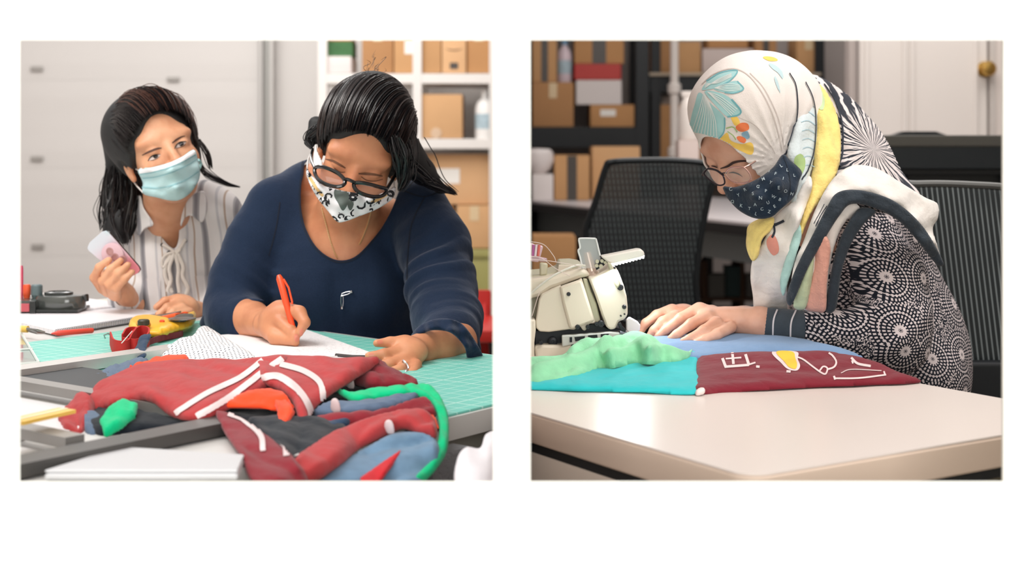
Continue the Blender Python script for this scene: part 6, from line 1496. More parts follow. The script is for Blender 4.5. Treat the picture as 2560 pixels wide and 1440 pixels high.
# ------------------------------------------------------------ chairs of the right room
def meshmat(nm, alpha, dens, c1, c2, fine=1.0):
    g = G(nm); X, Y, Z = g.xyz()
    s = g.m_('SINE', g.m_('MULTIPLY', g.m_('ADD', X, g.m_('MULTIPLY', Z, .12)), dens)); t = g.m_('SINE', g.m_('MULTIPLY', Z, dens*.7*fine))
    k = g.m_('MULTIPLY', g.step(s, .35, .8), g.step(t, -.9, -.2)) if alpha < .9 else g.m_('MULTIPLY', g.step(s, .3, .9), g.step(g.noise(5, 2), .2, .5))
    g.color(g.mix(k, lin(c1), lin(c2))); g.set(Roughness=.5); g.put(g.b.inputs['Alpha'], g.m_('ADD', g.m_('MULTIPLY', g.step(g.m_('ABSOLUTE', s), .05, .4), 1-alpha), alpha)); return g.m
def chair_back(nm, label, poly, d, mm, frame, bands=(), loc=None, rframe=9, bow=.03, extra=None):
    c = np.mean([W(x, y, d) for x, y in poly], 0); t = thing(nm, label, 'chair', (c[0], c[1]+.05, 0))
    dd = lambda x, y: d+bow*(1-((x-np.mean([p[0] for p in poly]))/150.)**2)
    P = [(x, y, d) for x, y in poly]
    o = puff('mesh_panel', [(p[0], p[1], d) for p in poly], .003, mm, t, step=8, edge=6, n=(0, -1, 0), smooth_poly=False)
    fp = crom([W(x, y, d) for x, y in poly], 80, True); fp = np.r_[fp, fp[:2]]
    MB().tube(fp, rframe/F*d, 8, False).build('back_frame', frame, t, True)
    return t, c
cfm = M('chair_frame_black', (24, 30, 34), .35, .2); cfs = M('chair_frame_grey', (92, 92, 90), .35, .3)
mmL = meshmat('mesh_far_chair', .35, 520, (20, 28, 32), (74, 82, 84))
LP = [(1532, 405), (1620, 401), (1700, 402), (1772, 410), (1786, 428), (1766, 520), (1748, 620), (1740, 700), (1736, 800), (1640, 806), (1560, 800), (1500, 760), (1462, 600), (1490, 500), (1514, 420)]
tL, cL = chair_back('mesh_chair', 'black mesh-backed chair between the sewing machine and the far desk', LP, 3.9, mmL, cfm, rframe=8, bow=.05)
MB().box((cL[0], 4.18, .45), (.46, .46, .07), bev=.025).build('seat', cfm, tL, True)
MB().tube([(cL[0], 3.98, .44), (cL[0]+.0, 3.97, .62)], .03).build('back_support', cfm, tL, True)
MB().tube([(cL[0], 4.18, .05), (cL[0], 4.18, .43)], .03).build('column', cfm, tL, True)
for i in range(5): a = i*2*math.pi/5; MB().tube([(cL[0], 4.18, .09), (cL[0]+.28*math.cos(a), 4.18+.28*math.sin(a), .05)], [.03, .018], 8).build('base_arm', cfm, tL, True)
# lumbar band and solid lower shell
puff('lumbar_pad', [(1600, 436, 3.92), (1765, 440, 3.92), (1758, 462, 3.92), (1600, 458, 3.92)], .004, M('lumbar_dark', (40, 50, 54), .5), tL, step=8, edge=8, n=(0, 1, 0), smooth_poly=False)
puff('lower_shell', [(1500, 556, 3.92), (1755, 556, 3.92), (1732, 796, 3.92), (1565, 796, 3.92), (1505, 740, 3.92), (1476, 620, 3.92)], .008, M('lower_shell', (16, 26, 32), .45), tL, step=8, edge=10, n=(0, 1, 0), smooth_poly=False)
mmR = meshmat('mesh_near_chair', .93, 620, (18, 26, 30), (120, 128, 130), .35)
RP = [(2240, 470), (2300, 460), (2420, 462), (2540, 474), (2575, 520), (2570, 700), (2560, 900), (2530, 1010), (2400, 1020), (2290, 1000), (2230, 800), (2215, 560)]
tR, cR = chair_back('mesh_chair', 'black mesh office chair behind the person in the headscarf', RP, 2.72, mmR, cfs, rframe=9, bow=.04)
MB().box((cR[0]-.10, 2.50, .45), (.50, .46, .07), bev=.025).build('seat', cfm, tR, True)
MB().tube([(cR[0], 2.62, .44), (cR[0], 2.78, .48), (cR[0], 2.79, .72)], .025).build('back_support', cfm, tR, True)
MB().tube([(cR[0]-.08, 2.52, .05), (cR[0]-.08, 2.52, .43)], .03).build('column', cfm, tR, True)
for i in range(5): a = i*2*math.pi/5+.3; MB().tube([(cR[0]-.08, 2.52, .09), (cR[0]-.08+.28*math.cos(a), 2.52+.28*math.sin(a), .05)], [.03, .018], 8).build('base_arm', cfm, tR, True)
puff('lower_cover', [(2300, 900, 2.70), (2560, 900, 2.70), (2530, 1005, 2.70), (2400, 1015, 2.70), (2310, 1000, 2.70)], .01, M('lower_cover_black', (8, 14, 20), .6), tR, step=8, edge=10, n=(0, -1, 0), smooth_poly=False)
# ------------------------------------------------------------ woman in the headscarf
w3 = thing('person', 'person in a floral headscarf and glasses sewing with both hands', 'person', (.62, 2.45, .48))
R3_ = headM(-54, 36, 3, (0, 0, 0), 1)[0]; S3 = .95
t3 = W(1800, 434, 2.262)-R3_@(V3(0, -.098, -.008)*S3); H3 = (R3_, t3, S3)
sk3 = skin('light_warm_skin', (222, 172, 148), (206, 150, 124))
f = Field((.17, 2.02, .56), (.86, 2.68, 1.26), VX)
head(f, H3, ears=(1, 1))
f.cone(HL(H3, (0, .03, -.06)), W(2070, 560, 2.38), .05, .06, .02)
f.pell(2160, 640, 2.42, 110, 110, .08, 0, .03); f.pell(2230, 820, 2.42, 120, 170, .09, 0, .04)
f.chain([(2180, 600, 2.30, 50), (2230, 800, 2.22, 46), (2225, 850, 2.20, 44)], k=.02, kin=.02)
f.chain([(2225, 850, 2.20, 42), (2010, 822, 2.235, 36), (1900, 806, 2.245, 36), (1860, 802, 2.25, 34)], k=.012, kin=.012)
f.chain([(2120, 640, 2.52, 44), (2020, 800, 2.50, 38), (1860, 800, 2.44, 32), (1760, 796, 2.40, 30)], k=.012, kin=.012)
# near hand: broad back, knuckles raised, fingers pointing down-left
f.pell(1808, 798, 2.26, 56, 32, .028, -4, .016); f.pell(1760, 784, 2.265, 28, 24, .026, 10, .012)
f.chain([(1748, 772, 2.262, 17), (1702, 796, 2.25, 14), (1664, 824, 2.245, 11), (1644, 840, 2.24, 8.5)], k=.006)
f.chain([(1768, 790, 2.24, 17), (1728, 810, 2.225, 14), (1692, 836, 2.22, 11.5), (1676, 846, 2.22, 9)], k=.006)
f.chain([(1792, 806, 2.225, 16), (1760, 826, 2.205, 13.5), (1726, 846, 2.20, 11), (1708, 852, 2.20, 9)], k=.006)
f.chain([(1826, 818, 2.225, 16), (1792, 836, 2.20, 13.5), (1760, 850, 2.19, 11), (1742, 856, 2.19, 9)], k=.006)
f.chain([(1780, 780, 2.28, 18), (1730, 800, 2.285, 14), (1690, 824, 2.28, 12)], k=.006)
# far hand
f.pell(1700, 790, 2.33, 44, 30, .026, -14, .014)
f.chain([(1680, 774, 2.32, 15), (1642, 788, 2.305, 13), (1614, 808, 2.30, 11), (1602, 830, 2.30, 8.5)], k=.006)
f.chain([(1688, 788, 2.30, 14), (1656, 804, 2.28, 12.5), (1634, 826, 2.275, 10.5), (1622, 842, 2.275, 8.5)], k=.006)
f.chain([(1696, 802, 2.29, 14), (1672, 820, 2.27, 12), (1654, 838, 2.265, 10), (1642, 848, 2.265, 8.5)], k=.006)
f.chain([(1700, 812, 2.30, 15), (1680, 828, 2.285, 13), (1664, 842, 2.28, 10)], k=.006)
V, Q = f.mesh(1); body3 = mesh_obj('body', V, Q, sk3); fix(body3, w3); tb3 = bvh(body3)
low = Field((.30, 2.0, 0), (.95, 2.85, .66), .009)
for s_ in (-1, 1):
    o3 = s_*.09; low.cone((.68+o3*.3, 2.45+o3, .52), (.36+o3*.3, 2.38+o3, .50), .08, .06, .03); low.cone((.36+o3*.3, 2.38+o3, .50), (.38+o3*.3, 2.38+o3, .06), .056, .042, .02); low.cone((.40+o3*.3, 2.38+o3, .04), (.37, 2.36+o3, .035), .036, .03, .02)
low.ell((.68, 2.45, .56), (.14, .15, .11), None, .04)
V, Q = low.mesh(1); fix(mesh_obj('trousers', V, Q, cloth('black_trousers', (26, 28, 34))), w3)
# mandala print
def mandala(nm, S=15.):
    g = G(nm); X, Y, Z = g.xyz(); P = g.comb(g.m_('MULTIPLY', g.m_('ADD', X, g.m_('MULTIPLY', Y, .35)), S), g.m_('MULTIPLY', Z, S))
    def cells(P, rot, N, K, rnd_):
        v = g.new('ShaderNodeTexVoronoi'); v.voronoi_dimensions = '2D'; v.inputs['Scale'].default_value = 1; v.inputs['Randomness'].default_value = rnd_; g.put(v.inputs['Vector'], P)
        sub = g.new('ShaderNodeVectorMath'); sub.operation = 'SUBTRACT'; g.put(sub.inputs[0], P); g.put(sub.inputs[1], v.outputs['Position']); dx, dy, _ = g.xyz(sub.outputs[0])
        r = v.outputs['Distance']; a = g.m_('ARCTAN2', dy, dx)
        idx = g.m_('FLOOR', g.m_('MULTIPLY', r, K)); fr = g.m_('FRACT', g.m_('MULTIPLY', r, K))
        N_ = g.m_('ADD', 8.0, g.m_('MULTIPLY', idx, 6.0)); pet = g.m_('SINE', g.m_('MULTIPLY', a, g.m_('ADD', N_, 0.0)))
        par = g.m_('MODULO', idx, 2.0)
        dots = g.m_('MULTIPLY', g.step(pet, -.25, .25), g.m_('MULTIPLY', g.step(fr, .12, .22), g.step(fr, .90, .78)))
        line = g.m_('MULTIPLY', g.step(fr, .30, .38), g.step(fr, .62, .54))
        w = g.m_('MAXIMUM', dots, g.m_('MULTIPLY', line, g.m_('LESS_THAN', g.m_('ABSOLUTE', g.m_('SUBTRACT', idx, 4.0)), .5)))
        core = g.m_('MULTIPLY', g.step(r, .13, .11), g.step(r, .04, .055)); return g.m_('MAXIMUM', w, core), r
    w, r = cells(P, 0, 12, 11.0, .55)
    w2_ = g.step(g.noise(420, 1), .52, .56)
    k = g.m_('MAXIMUM', g.m_('MULTIPLY', w, g.step(r, .62, .60)), g.m_('MULTIPLY', w2_, g.step(r, .60, .62)))
    g.color(g.mix(k, lin((24, 28, 38)), lin((206, 194, 194)))); g.set(Roughness=.88); g.b.inputs['Specular IOR Level'].default_value = .2; g.bump(g.m_('ADD', g.m_('MULTIPLY', g.noise(900, 2), .2), g.noise(24, 4)), .4, .005); return g.m
mdl = mandala('mandala_print_cotton', 15.)
f = Field((.30, 2.02, .52), (.90, 2.70, 1.06), VX*1.1)
f.pell(2175, 560, 2.40, 130, 90, .10, 25, .03); f.pell(2160, 660, 2.42, 150, 150, .11, 0, .04)
f.pell(2215, 800, 2.42, 168, 180, .125, -8, .04); f.pell(2270, 930, 2.40, 150, 170, .14, 0, .05)
f.chain([(2175, 600, 2.30, 82), (2222, 700, 2.25, 84), (2240, 800, 2.21, 80), (2235, 850, 2.20, 74)], k=.03, kin=.03)
f.chain([(2235, 850, 2.20, 72), (2150, 845, 2.21, 62), (2060, 832, 2.225, 52), (1996, 824, 2.235, 45)], k=.03, kin=.02)
f.chain([(2110, 640, 2.52, 66), (2040, 780, 2.50, 52), (1930, 800, 2.47, 42)], k=.03, kin=.02)
f.disp(lambda X, Y, Z: -.0045*np.maximum(0, np.sin((Z*.9-X*.5)*95+wob(X, Y, Z, 14, 3)*1.8))*np.exp(-((X-.56)**2+(Z-.80)**2)/.012))
f.disp(lambda X, Y, Z: .003*wob(X, Y, Z, 28, 5, 8))
V, Q = f.mesh(1); a1, m1 = planecut(V, (2006, 822, 2.235), (-1, .06, .05), .075)
fv = np.where(m1, -a1*1500, 50.); a2, m2 = planecut(V, (1950, 800, 2.47), (-1, .1, 0), .07); fv = np.where(m2, np.minimum(fv, -a2*1500), fv)
Vc, Qc = clip(V, Q, fv); tun = mesh_obj('tunic', Vc, Qc, mdl); fix(tun, w3); so = tun.modifiers.new('thickness', 'SOLIDIFY'); so.thickness = .002; so.offset = -1
# knitted cuffs
ckm = cloth('charcoal_knit', (66, 74, 82), .2, fs=300, fb=.15); cst = M('cuff_stripe', (214, 206, 208), .8)
def sleeve_tube(nm, pts, mat, par, open_=True):
    P_ = crom([np.r_[W(p[0], p[1], p[2]), p[3]*p[2]/F] for p in pts], 16); return MB().tube(P_[:, :3], P_[:, 3], 28, not open_).build(nm, mat, par, True)
cu = sleeve_tube('cuff', [(1894, 806, 2.245, 37), (1930, 810, 2.242, 41), (1980, 818, 2.238, 44), (2016, 824, 2.233, 46)], ckm, w3)
tcu = bvh(cu); marks('cuff_stripe', tcu, [line2([(1945, 770), (1934, 800), (1932, 842)], 4), line2([(1990, 776), (1978, 806), (1976, 848)], 4)], cst, cu, .0008)
sleeve_tube('cuff', [(1850, 798, 2.44, 33), (1900, 798, 2.46, 38), (1950, 800, 2.47, 42)], ckm, w3)
# headscarf hood
g = G('ivory_scarf_cotton'); X, Y, Z = g.xyz(); g.color(g.mix(g.noise(18, 3), lin((232, 223, 217)), lin((240, 233, 228)))); g.set(Roughness=.85); g.b.inputs['Specular IOR Level'].default_value = .2
g.bump(g.m_('ADD', g.m_('MULTIPLY', g.noise(800, 2), .25), g.noise(22, 4)), .4, .005); ivo = g.m
f = Field((.22, 2.06, .90), (.62, 2.62, 1.28), .0028)
s3 = S3
EE = lambda c, r, k=.012, mode='u': f.ell(HL(H3, c), np.array(r)*s3, H3[0], k, mode)
EE((0, .020, .045), (.086, .104, .098), 0); EE((0, -.02, -.02), (.078, .085, .098), .02)
f.pell(1900, 292, 2.36, 160, 150, .105, 0, .03); f.pell(1960, 300, 2.40, 85, 130, .09, 0, .03)
f.pell(1795, 265, 2.33, 70, 80, .075, 0, .03); f.pell(1950, 440, 2.32, 80, 130, .075, 10, .03)
f.pell(1925, 232, 2.38, 90, 90, .08, 0, .03)
f.disp(lambda X, Y, Z: .0022*wob(X, Y, Z, 40, 5, 8))
cA = W(1955, 400, 2.22)
f.disp(lambda X, Y, Z: -.0030*np.maximum(0, np.sin(np.arctan2(Z-cA[2], X-cA[0])*26))*np.clip(((X-cA[0])**2+(Z-cA[2])**2)**.5/.03, 0, 1)*np.exp(-((X-cA[0])**2+(Z-cA[2])**2)/.010)*(Y < 2.36))
V, Q = f.mesh(1); L = inv_h(H3, V)
zz = L[:, 2]; 
op = 1-np.sqrt((L[:, 0]/.063)**2+((zz+.040)/.100)**2)
fv = np.where((L[:, 1] < -.01), -op*100, 50.)
fv = np.where((zz < -.12) & (L[:, 1] < -.01) & (np.abs(L[:, 0]) < .04), 50., fv)
Vc, Qc = clip(V, Q, fv); hood = mesh_obj('headscarf', Vc, Qc, ivo); fix(hood, w3); so = hood.modifiers.new('thickness', 'SOLIDIFY'); so.thickness = .003; so.offset = -1
th_ = bvh(hood)
def Z2(p): return [(1680+.3473*x, 120+.3473*y) for x, y in p]
teal = M('teal_print', (166, 210, 210), .85, var=.12, vs=60); teald = M('teal_outline_print', (112, 176, 184), .85); wv = M('white_vein_print', (226, 232, 228), .85)
PT = [[(215, 300), (270, 225), (350, 185), (470, 165), (420, 235), (330, 285), (260, 300)], [(300, 292), (400, 250), (470, 240), (515, 295), (450, 325), (380, 322)],
      [(235, 312), (350, 325), (430, 370), (495, 450), (470, 485), (400, 495), (320, 420)], [(200, 320), (280, 400), (380, 500), (375, 600), (330, 655), (250, 625), (180, 610), (125, 605), (140, 500), (165, 410)]]
for P in PT: marks('petal_print', th_, [patch2(Z2(P), 3.5)], teal, hood, .0006)
marks('petal_outline', th_, [line2(Z2([(430, 370), (495, 450), (470, 485), (400, 495)]), 4), line2(Z2([(470, 240), (515, 295), (450, 325), (380, 322)]), 3), line2(Z2([(250, 240), (350, 180), (470, 165), (420, 235), (330, 285)]), 3), line2(Z2([(380, 500), (375, 600), (330, 655), (300, 640)]), 3)], teald, hood, .001)
vl = []
for i in range(9): vl.append(line2(Z2([(235+i*4, 320+i*8), (200+i*14, 450+i*8), (150+i*22, 600+i*5)]), 1.8))
for i in range(5): vl.append(line2(Z2([(260, 318), (350+i*8, 350+i*22), (470-i*10, 440+i*12)]), 1.6)); vl.append(line2(Z2([(310, 290), (400, 260+i*12), (490, 270+i*8)]), 1.3)); vl.append(line2(Z2([(240, 290-i*8), (330, 230+i*6), (430, 185+i*6)]), 1.3))
marks('petal_veins', th_, vl, wv, hood, .0013)
prt = lambda nm, c: M(nm, c, .85, var=.08, vs=80)
marks('yellow_flower_print', th_, [patch2(Z2([(425, 495), (470, 498), (490, 545), (460, 560), (440, 540)]), 3), patch2(Z2([(335, 680), (370, 630), (400, 610), (425, 665), (500, 690), (570, 680), (588, 735), (560, 768), (440, 715)]), 3)], prt('yellow_print_scarf', (240, 200, 96)), hood, .0006)
marks('orange_flower_print', th_, [patch2(Z2([(460, 565), (500, 538), (545, 545), (552, 585), (505, 602), (470, 590)]), 3), patch2(Z2([(465, 640), (495, 635), (532, 655), (520, 684), (480, 668)]), 3), patch2(Z2([(410, 700), (440, 705), (455, 730), (425, 722)]), 3)], prt('orange_print_scarf', (232, 124, 76)), hood, .001)
marks('blue_flower_print', th_, [patch2(Z2([(500, 615), (540, 598), (560, 640), (540, 655), (515, 640)]), 3)], prt('blue_print_scarf', (140, 176, 196)), hood, .001)
marks('green_stem_print', th_, [line2(Z2([(390, 578), (440, 568), (470, 605)]), 3), line2(Z2([(400, 600), (440, 630), (460, 660)]), 2.5)], prt('green_print_scarf', (160, 186, 124)), hood, .001)
marks('yellow_crown_print', th_, [patch2(Z2([(650, 68), (690, 62), (740, 72), (760, 92), (700, 95)]), 3)], prt('yellow_print_scarf', 0), hood, .0006)
hem = M('scarf_crease_shade', (204, 194, 188), .85)  # fold creases drawn as grey lines, their shade put into the colour
marks('crease_shade_line', th_, [line2(Z2([(215, 262), (300, 190), (430, 150), (540, 190), (640, 310), (720, 470), (770, 640), (790, 740)]), 2.2), line2(Z2([(560, 180), (660, 290), (750, 470), (790, 620), (805, 730)]), 1.8), line2(Z2([(480, 500), (600, 560), (700, 690), (740, 760)]), 1.8)], hem, hood, .001)
marks('pale_blue_print', th_, [patch2(Z2([(690, 110), (740, 125), (790, 170), (800, 230), (760, 180), (720, 150)]), 4), patch2(Z2([(730, 190), (760, 240), (780, 330), (745, 260)]), 4)], prt('pale_blue_print', (188, 212, 216)), hood, .0008)
# forehead hair showing under the hood
hfo = Field((.20, 2.1, 1.02), (.42, 2.42, 1.2), .0025)
hfo.ell(HL(H3, (0, .012, .045)), np.array((.0755, .0945, .086))*s3, H3[0], 0); hfo.ell(HL(H3, (0, -.03, -.055)), np.array((.13, .2, .115))*s3, H3[0], .006, 's')
V, Q = hfo.mesh(1)
if len(V): fix(mesh_obj('hair', V, Q, hb), w3)
# scarf layers round the neck and shoulders
def scarf(nm, pts, th, mat, edge=18, wr=.003, wf=60, off=0, n=(0, -1, .1), dirw=None, **k):
    o = puff(nm, pts, th, mat, w3, edge=edge, wr=wr, wf=wf, off=off, n=n, dirw=dirw, **k); return o
g = G('striped_dark_scarf'); X, Y, Z = g.xyz()
c0_ = W(2190, 372, 2.3)
dx = g.m_('SUBTRACT', X, float(c0_[0])); dz_ = g.m_('SUBTRACT', Z, float(c0_[2]))
r_ = g.m_('SQRT', g.m_('ADD', g.m_('MULTIPLY', dx, dx), g.m_('MULTIPLY', dz_, dz_))); an = g.m_('ARCTAN2', dz_, dx)
s_ = g.m_('SINE', g.m_('ADD', g.m_('MULTIPLY', an, 27), g.m_('ADD', g.m_('MULTIPLY', g.noise(26, 2), 9), g.m_('MULTIPLY', r_, 60))))
s2_ = g.m_('SINE', g.m_('ADD', g.m_('MULTIPLY', an, 61), g.m_('MULTIPLY', g.noise(40, 2), 9)))
k_ = g.m_('MAXIMUM', g.step(s_, .35, .6), g.m_('MULTIPLY', g.step(s2_, .3, .5), g.step(r_, .075, .05)))
g.color(g.mix(k_, lin((44, 48, 58)), lin((222, 212, 210)))); g.set(Roughness=.88); g.bump(g.noise(24, 4), .4, .005); strs = g.m
dkb = cloth('charcoal_scarf_border', (52, 60, 68), .25, fs=60); yel = cloth('yellow_scarf', (242, 216, 132), .14, fs=40); pblue = cloth('pale_blue_scarf', (206, 216, 218), .08, fs=30)
grs = cloth('sage_scarf', (196, 208, 170), .1, fs=30); pch = cloth('peach_scarf', (228, 168, 150), .08, fs=50); wsc = cloth('white_scarf', (232, 226, 220), .06, fs=24); tls = cloth('teal_scarf', (170, 206, 200), .1, fs=30)
S_back = scarf('scarf_dark_striped', [(2000, 192, 2.40), (2040, 188, 2.42), (2110, 230, 2.42), (2170, 290, 2.40), (2215, 350, 2.38), (2255, 430, 2.35), (2300, 492, 2.33), (2240, 520, 2.30), (2150, 500, 2.27), (2080, 470, 2.27), (2060, 400, 2.30), (2080, 320, 2.33), (2040, 230, 2.36)], .035, strs, edge=60, wr=.004, back=1.0)
S_blue = scarf('scarf_blue_print', [(1985, 185, 2.35), (2020, 205, 2.34), (2040, 260, 2.31), (2042, 340, 2.27), (2030, 420, 2.23), (2005, 500, 2.20), (1975, 540, 2.20), (1985, 440, 2.20), (1968, 385, 2.215), (1985, 320, 2.24), (1998, 250, 2.28)], .016, pblue, edge=22, wr=.003, dirw=(1, 0, .1), wf=200)
S_yel = scarf('scarf_yellow_fold', [(2030, 208, 2.36), (2060, 222, 2.35), (2090, 280, 2.32), (2102, 350, 2.28), (2096, 420, 2.24), (2066, 480, 2.20), (2030, 530, 2.18), (2004, 590, 2.17), (1988, 640, 2.17), (1984, 600, 2.175), (2004, 530, 2.19), (2026, 450, 2.21), (2036, 380, 2.24), (2038, 300, 2.29)], .018, yel, edge=20, wr=.004, dirw=(1, 0, .25), wf=170)
S_neck = scarf('scarf_neck_drape', [(1940, 540, 2.20), (1985, 500, 2.19), (2020, 440, 2.20), (2030, 470, 2.18), (2000, 560, 2.16), (1980, 640, 2.165), (1968, 700, 2.19), (1966, 812, 2.30), (1930, 816, 2.31), (1890, 814, 2.32), (1882, 740, 2.27), (1876, 690, 2.24), (1884, 640, 2.21), (1910, 600, 2.19)], .012, wsc, edge=26, wr=.005, dirw=(1, 0, .15), wf=110)
S_knot = scarf('scarf_yellow_knot', [(1872, 562, 2.21), (1905, 545, 2.20), (1935, 545, 2.19), (1928, 575, 2.18), (1905, 600, 2.18), (1896, 640, 2.19), (1880, 652, 2.20), (1866, 620, 2.21), (1866, 590, 2.21)], .016, yel, edge=16, wr=.003, wf=120, step=4)
S_wh = scarf('scarf_shoulder_drape', [(2010, 600, 2.16), (2040, 520, 2.16), (2080, 450, 2.18), (2130, 414, 2.20), (2190, 420, 2.20), (2250, 455, 2.20), (2310, 492, 2.21), (2344, 510, 2.23), (2345, 545, 2.22), (2332, 572, 2.21), (2345, 620, 2.21), (2352, 655, 2.21), (2325, 610, 2.185), (2280, 560, 2.165), (2215, 510, 2.155), (2150, 486, 2.15), (2100, 500, 2.145), (2060, 560, 2.145), (2020, 640, 2.145), (1990, 700, 2.15), (1975, 740, 2.16), (1985, 660, 2.16)], .012, wsc, edge=24, wr=.006, dirw=(.8, 0, .6), wf=90)
S_low = scarf('scarf_inner_fold', [(2100, 500, 2.16), (2150, 520, 2.155), (2110, 560, 2.15), (2085, 620, 2.155), (2070, 700, 2.17), (2066, 775, 2.19), (2010, 775, 2.19), (1985, 745, 2.17), (2010, 660, 2.155), (2040, 580, 2.15)], .010, wsc, edge=18, wr=.005, dirw=(1, 0, .2), wf=120)
S_bd = scarf('scarf_dark_border', [(2358, 655, 2.195), (2340, 660, 2.195), (2300, 610, 2.165), (2250, 555, 2.15), (2190, 522, 2.14), (2130, 510, 2.135), (2098, 540, 2.13), (2060, 600, 2.13), (2020, 670, 2.135), (1990, 740, 2.15), (1975, 765, 2.165), (1966, 740, 2.165), (1990, 670, 2.14), (2030, 590, 2.13), (2066, 520, 2.13), (2090, 484, 2.135), (2130, 474, 2.14), (2190, 484, 2.14), (2250, 512, 2.15), (2310, 570, 2.17)], .007, dkb, edge=9, wr=.0015, step=4)
S_bd2 = scarf('scarf_dark_border', [(2150, 520, 2.145), (2190, 528, 2.145), (2160, 560, 2.145), (2128, 610, 2.15), (2104, 680, 2.16), (2090, 770, 2.18), (2064, 776, 2.18), (2074, 700, 2.16), (2092, 620, 2.15), (2118, 560, 2.14)], .007, dkb, edge=9, wr=.0015, step=4)
S_pk = scarf('scarf_peach_fold', [(2040, 590, 2.135), (2062, 586, 2.135), (2076, 620, 2.14), (2068, 700, 2.155), (2064, 774, 2.175), (2040, 780, 2.18), (2012, 770, 2.18), (2020, 720, 2.165), (2034, 660, 2.15)], .012, pch, edge=14, wr=.003, dirw=(1, 0, .1), wf=180, step=4)
S_gr = scarf('scarf_sage_fold', [(2034, 640, 2.142), (2030, 700, 2.155), (2014, 770, 2.175), (1984, 768, 2.175), (1992, 730, 2.16), (2010, 680, 2.148)], .009, grs, edge=12, wr=.003, dirw=(1, 0, .1), wf=180, step=4)
S_tl = scarf('scarf_teal_fold', [(1995, 560, 2.165), (2004, 590, 2.16), (1990, 640, 2.155), (1972, 700, 2.165), (1958, 740, 2.175), (1950, 700, 2.175), (1966, 640, 2.165)], .006, tls, edge=10, wr=.002, step=4)
tn = bvh(S_neck, S_tl, S_wh, S_low)
marks('coral_print', tn, [patch2([(1918, 600), (1932, 586), (1944, 604), (1948, 628), (1934, 638), (1920, 620)], 3), patch2([(2040, 600), (2052, 592), (2064, 606), (2058, 618)], 3)], prt('coral_print_scarf', (224, 150, 134)), S_neck, .001)
marks('dark_print', tn, [line2([(1932, 566), (1946, 560), (1962, 552)], 7), line2([(1934, 560), (1936, 580), (1930, 594)], 5), line2([(2040, 566), (2052, 540), (2068, 514)], 2), line2([(2046, 570), (2060, 540), (2074, 520)], 2), line2([(2036, 560), (2046, 540), (2062, 510)], 1.6)], prt('dark_print_scarf', (46, 52, 64)), S_neck, .0016)
tbl = bvh(S_blue, S_yel, S_back)
vl = [line2([(2000+i*1.0, 240+i*22), (2020, 236+i*22), (2038, 250+i*21)], 1.6) for i in range(9)]
marks('fern_print', tbl, vl, prt('pale_blue_vein', (160, 190, 200)), S_blue, .001)
marks('green_leaf_print', tbl, [patch2([(1985, 400), (2000, 385), (2012, 400), (2008, 430), (1994, 440)], 3)], prt('green_print_scarf', 0), S_blue, .001)
marks('green_tip_print', tbl, [patch2([(2030, 212), (2048, 216), (2062, 250), (2056, 276), (2040, 262)], 3)], prt('pale_green_print', (186, 206, 160)), S_yel, .001)
for nm, pts, w_ in (('dark_piping', [(1972, 184), (1988, 215), (1992, 270), (1984, 330), (1966, 378), (1958, 388)], 7), ('dark_piping', [(2012, 206), (2030, 245), (2038, 300), (2034, 370), (2020, 420), (2004, 450)], 7), ('dark_piping', [(2060, 212), (2092, 262), (2106, 320), (2106, 380), (2096, 420)], 8)):
    P_ = []
    tt_ = bvh(hood, S_blue, S_yel, S_back)
    for x, y in crom(pts, 26):
        h = hit(tt_, x, y)
        if h: P_.append(h[0]+h[1]*.002)
    if len(P_) > 3: MB().tube(P_, w_*.0002, 8, True, .6).build(nm, M('piping_dark', (44, 50, 62), .9, var=.4, vs=300), w3, True)
# face details
tb3 = bvh(body3)
def Z2p(p): return Z2(p)
for nm, pts, w_, m_ in (('eyebrow', Z2([(350, 868), (400, 850), (450, 822), (520, 812), (570, 822)]), [2, 6, 7, 5, 2], M('brow_dark', (62, 42, 38), .8)), ('eyelashes', Z2([(405, 900), (440, 893), (480, 905), (510, 925)]), [1, 3.5, 3, 1], lash), ('eyebrow', Z2([(285, 845), (310, 850), (330, 862)]), [2, 4, 2], M('brow_dark', 0))):
    o_ = marks(nm, tb3, [line2(pts, w_)], m_, None, .0012)
    if o_: fix(o_, body3)
# mask
msk3 = thing('face_mask', 'dark navy cloth mask printed with small letters on the person in the headscarf', 'face mask', W(1890, 480, 2.15))
nvm = cloth('navy_mask_cotton', (30, 44, 60), .15, fs=30)
mk3 = puff('mask_panel', [(1808, 466, 2.215), (1835, 468, 2.195), (1870, 458, 2.175), (1905, 440, 2.165), (1935, 415, 2.175), (1957, 386, 2.19), (1975, 400, 2.19), (2004, 428, 2.19), (1998, 452, 2.18), (1986, 490, 2.17), (1950, 525, 2.16), (1925, 544, 2.165), (1888, 546, 2.175), (1850, 528, 2.19), (1822, 500, 2.21), (1812, 482, 2.215)], .012, nvm, msk3, inner=[(1890, 490, 2.150), (1940, 460, 2.145)], step=4, edge=16, wr=.0012, wf=80, n=(0, -1, -.05), back=.6)
tk3 = bvh(mk3); lt = M('letter_print', (176, 190, 196), .8)
LT = [('L', 785, 850), ('F', 745, 908), ('L', 828, 880), ('L', 878, 918), ('M', 658, 945), ('Y', 712, 970), ('I', 798, 942), ('E', 768, 1005), ('C', 425, 1018), ('R', 528, 1020), ('G', 620, 1000), ('P', 675, 1030), ('S', 585, 1050), ('Y', 480, 1058), ('W', 730, 1070), ('H', 860, 1050), ('N', 635, 1080), ('Q', 438, 1105), ('U', 690, 1112), ('B', 775, 1090), ('K', 500, 1135), ('A', 600, 1125), ('C', 648, 1158), ('E', 738, 1140), ('L', 605, 1192), ('T', 560, 1155), ('O', 815, 1030), ('V', 570, 975), ('H', 695, 885), ('Z', 700, 1178)]
V_ = []; F_ = []
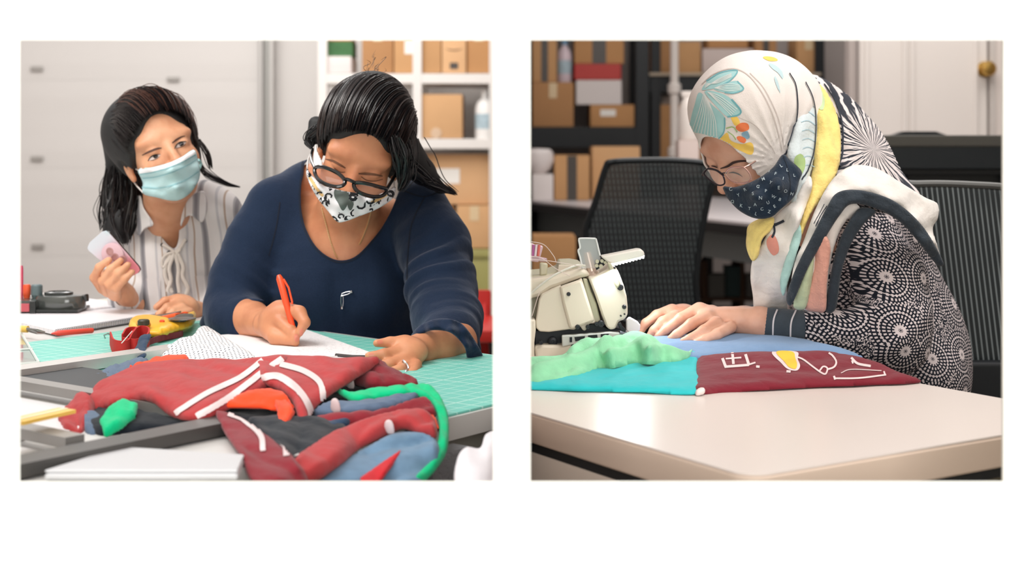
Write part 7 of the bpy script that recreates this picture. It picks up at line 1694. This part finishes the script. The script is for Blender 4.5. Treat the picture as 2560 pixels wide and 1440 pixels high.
for i, (c, x, y) in enumerate(LT):
    p = Z2([(x, y)])[0]; a, b = glyph(c, p[0], p[1], 11, (i*47) % 60-30); n_ = len(V_); V_ += list(map(tuple, a)); F_ += [tuple(k+n_ for k in q) for q in b]
if F_: lay('letter_print', tk3, V_, F_, lt, mk3, .0009)
marks('mask_seam', tk3, [line2(Z2([(800, 775), (835, 880), (850, 1000), (830, 1100)]), 1.6)], M('mask_seam_dark', (20, 30, 42), .9), mk3, .0008)
# glasses
gs3 = thing('eyeglasses', 'thin metal-rimmed round glasses on the person in the headscarf', 'glasses', W(1820, 438, 2.17))
wire = M('gunmetal_wire', (60, 54, 62), .25, .8); wire2 = M('rose_wire', (200, 160, 150), .25, .8)
g = G('clear_lens'); g.set(Roughness=.02, Alpha=.15); g.b.inputs['Base Color'].default_value = lin((226, 220, 220)); lens = g.m
def zr(pts, ds): return [(*p, d) for p, d in zip(Z2(pts), ds)]
near = zr([(388, 905), (410, 870), (460, 855), (515, 860), (555, 900), (568, 945), (530, 968), (470, 972), (415, 945)], [2.185, 2.175, 2.165, 2.155, 2.150, 2.150, 2.155, 2.165, 2.178])
far = zr([(232, 900), (262, 868), (310, 876), (355, 905), (372, 930), (378, 975), (340, 988), (290, 965), (245, 925)], [2.235, 2.225, 2.215, 2.205, 2.200, 2.200, 2.205, 2.22, 2.23])
fix(lens_ring('rim', near, 2.2, .0013, wire2, gs3), gs3); fix(lens_ring('rim', far, 2.2, .0013, wire, gs3), gs3)
MB().tube(crom([W(*zr([p], [d])[0]) for p, d in (((355, 905), 2.204), ((372, 900), 2.196), ((392, 900), 2.185))], 8), .0012, 6).build('bridge', wire, gs3, True)
MB().tube(crom([W(*zr([p], [d])[0]) for p, d in (((515, 862), 2.155), ((560, 840), 2.16), ((600, 815), 2.18))], 8), .0014, 6).build('temple', wire2, gs3, True)
MB().tube(crom([W(*zr([p], [d])[0]) for p, d in (((262, 868), 2.226), ((240, 880), 2.24), ((218, 905), 2.26), ((222, 918), 2.27))], 8), .0014, 6).build('temple', wire, gs3, True)
MB().tube(crom([W(*zr([p], [d])[0]) for p, d in (((262, 868), 2.224), ((320, 880), 2.212), ((372, 918), 2.2))], 8), .0018, 6).build('brow_bar', wire, gs3, True)
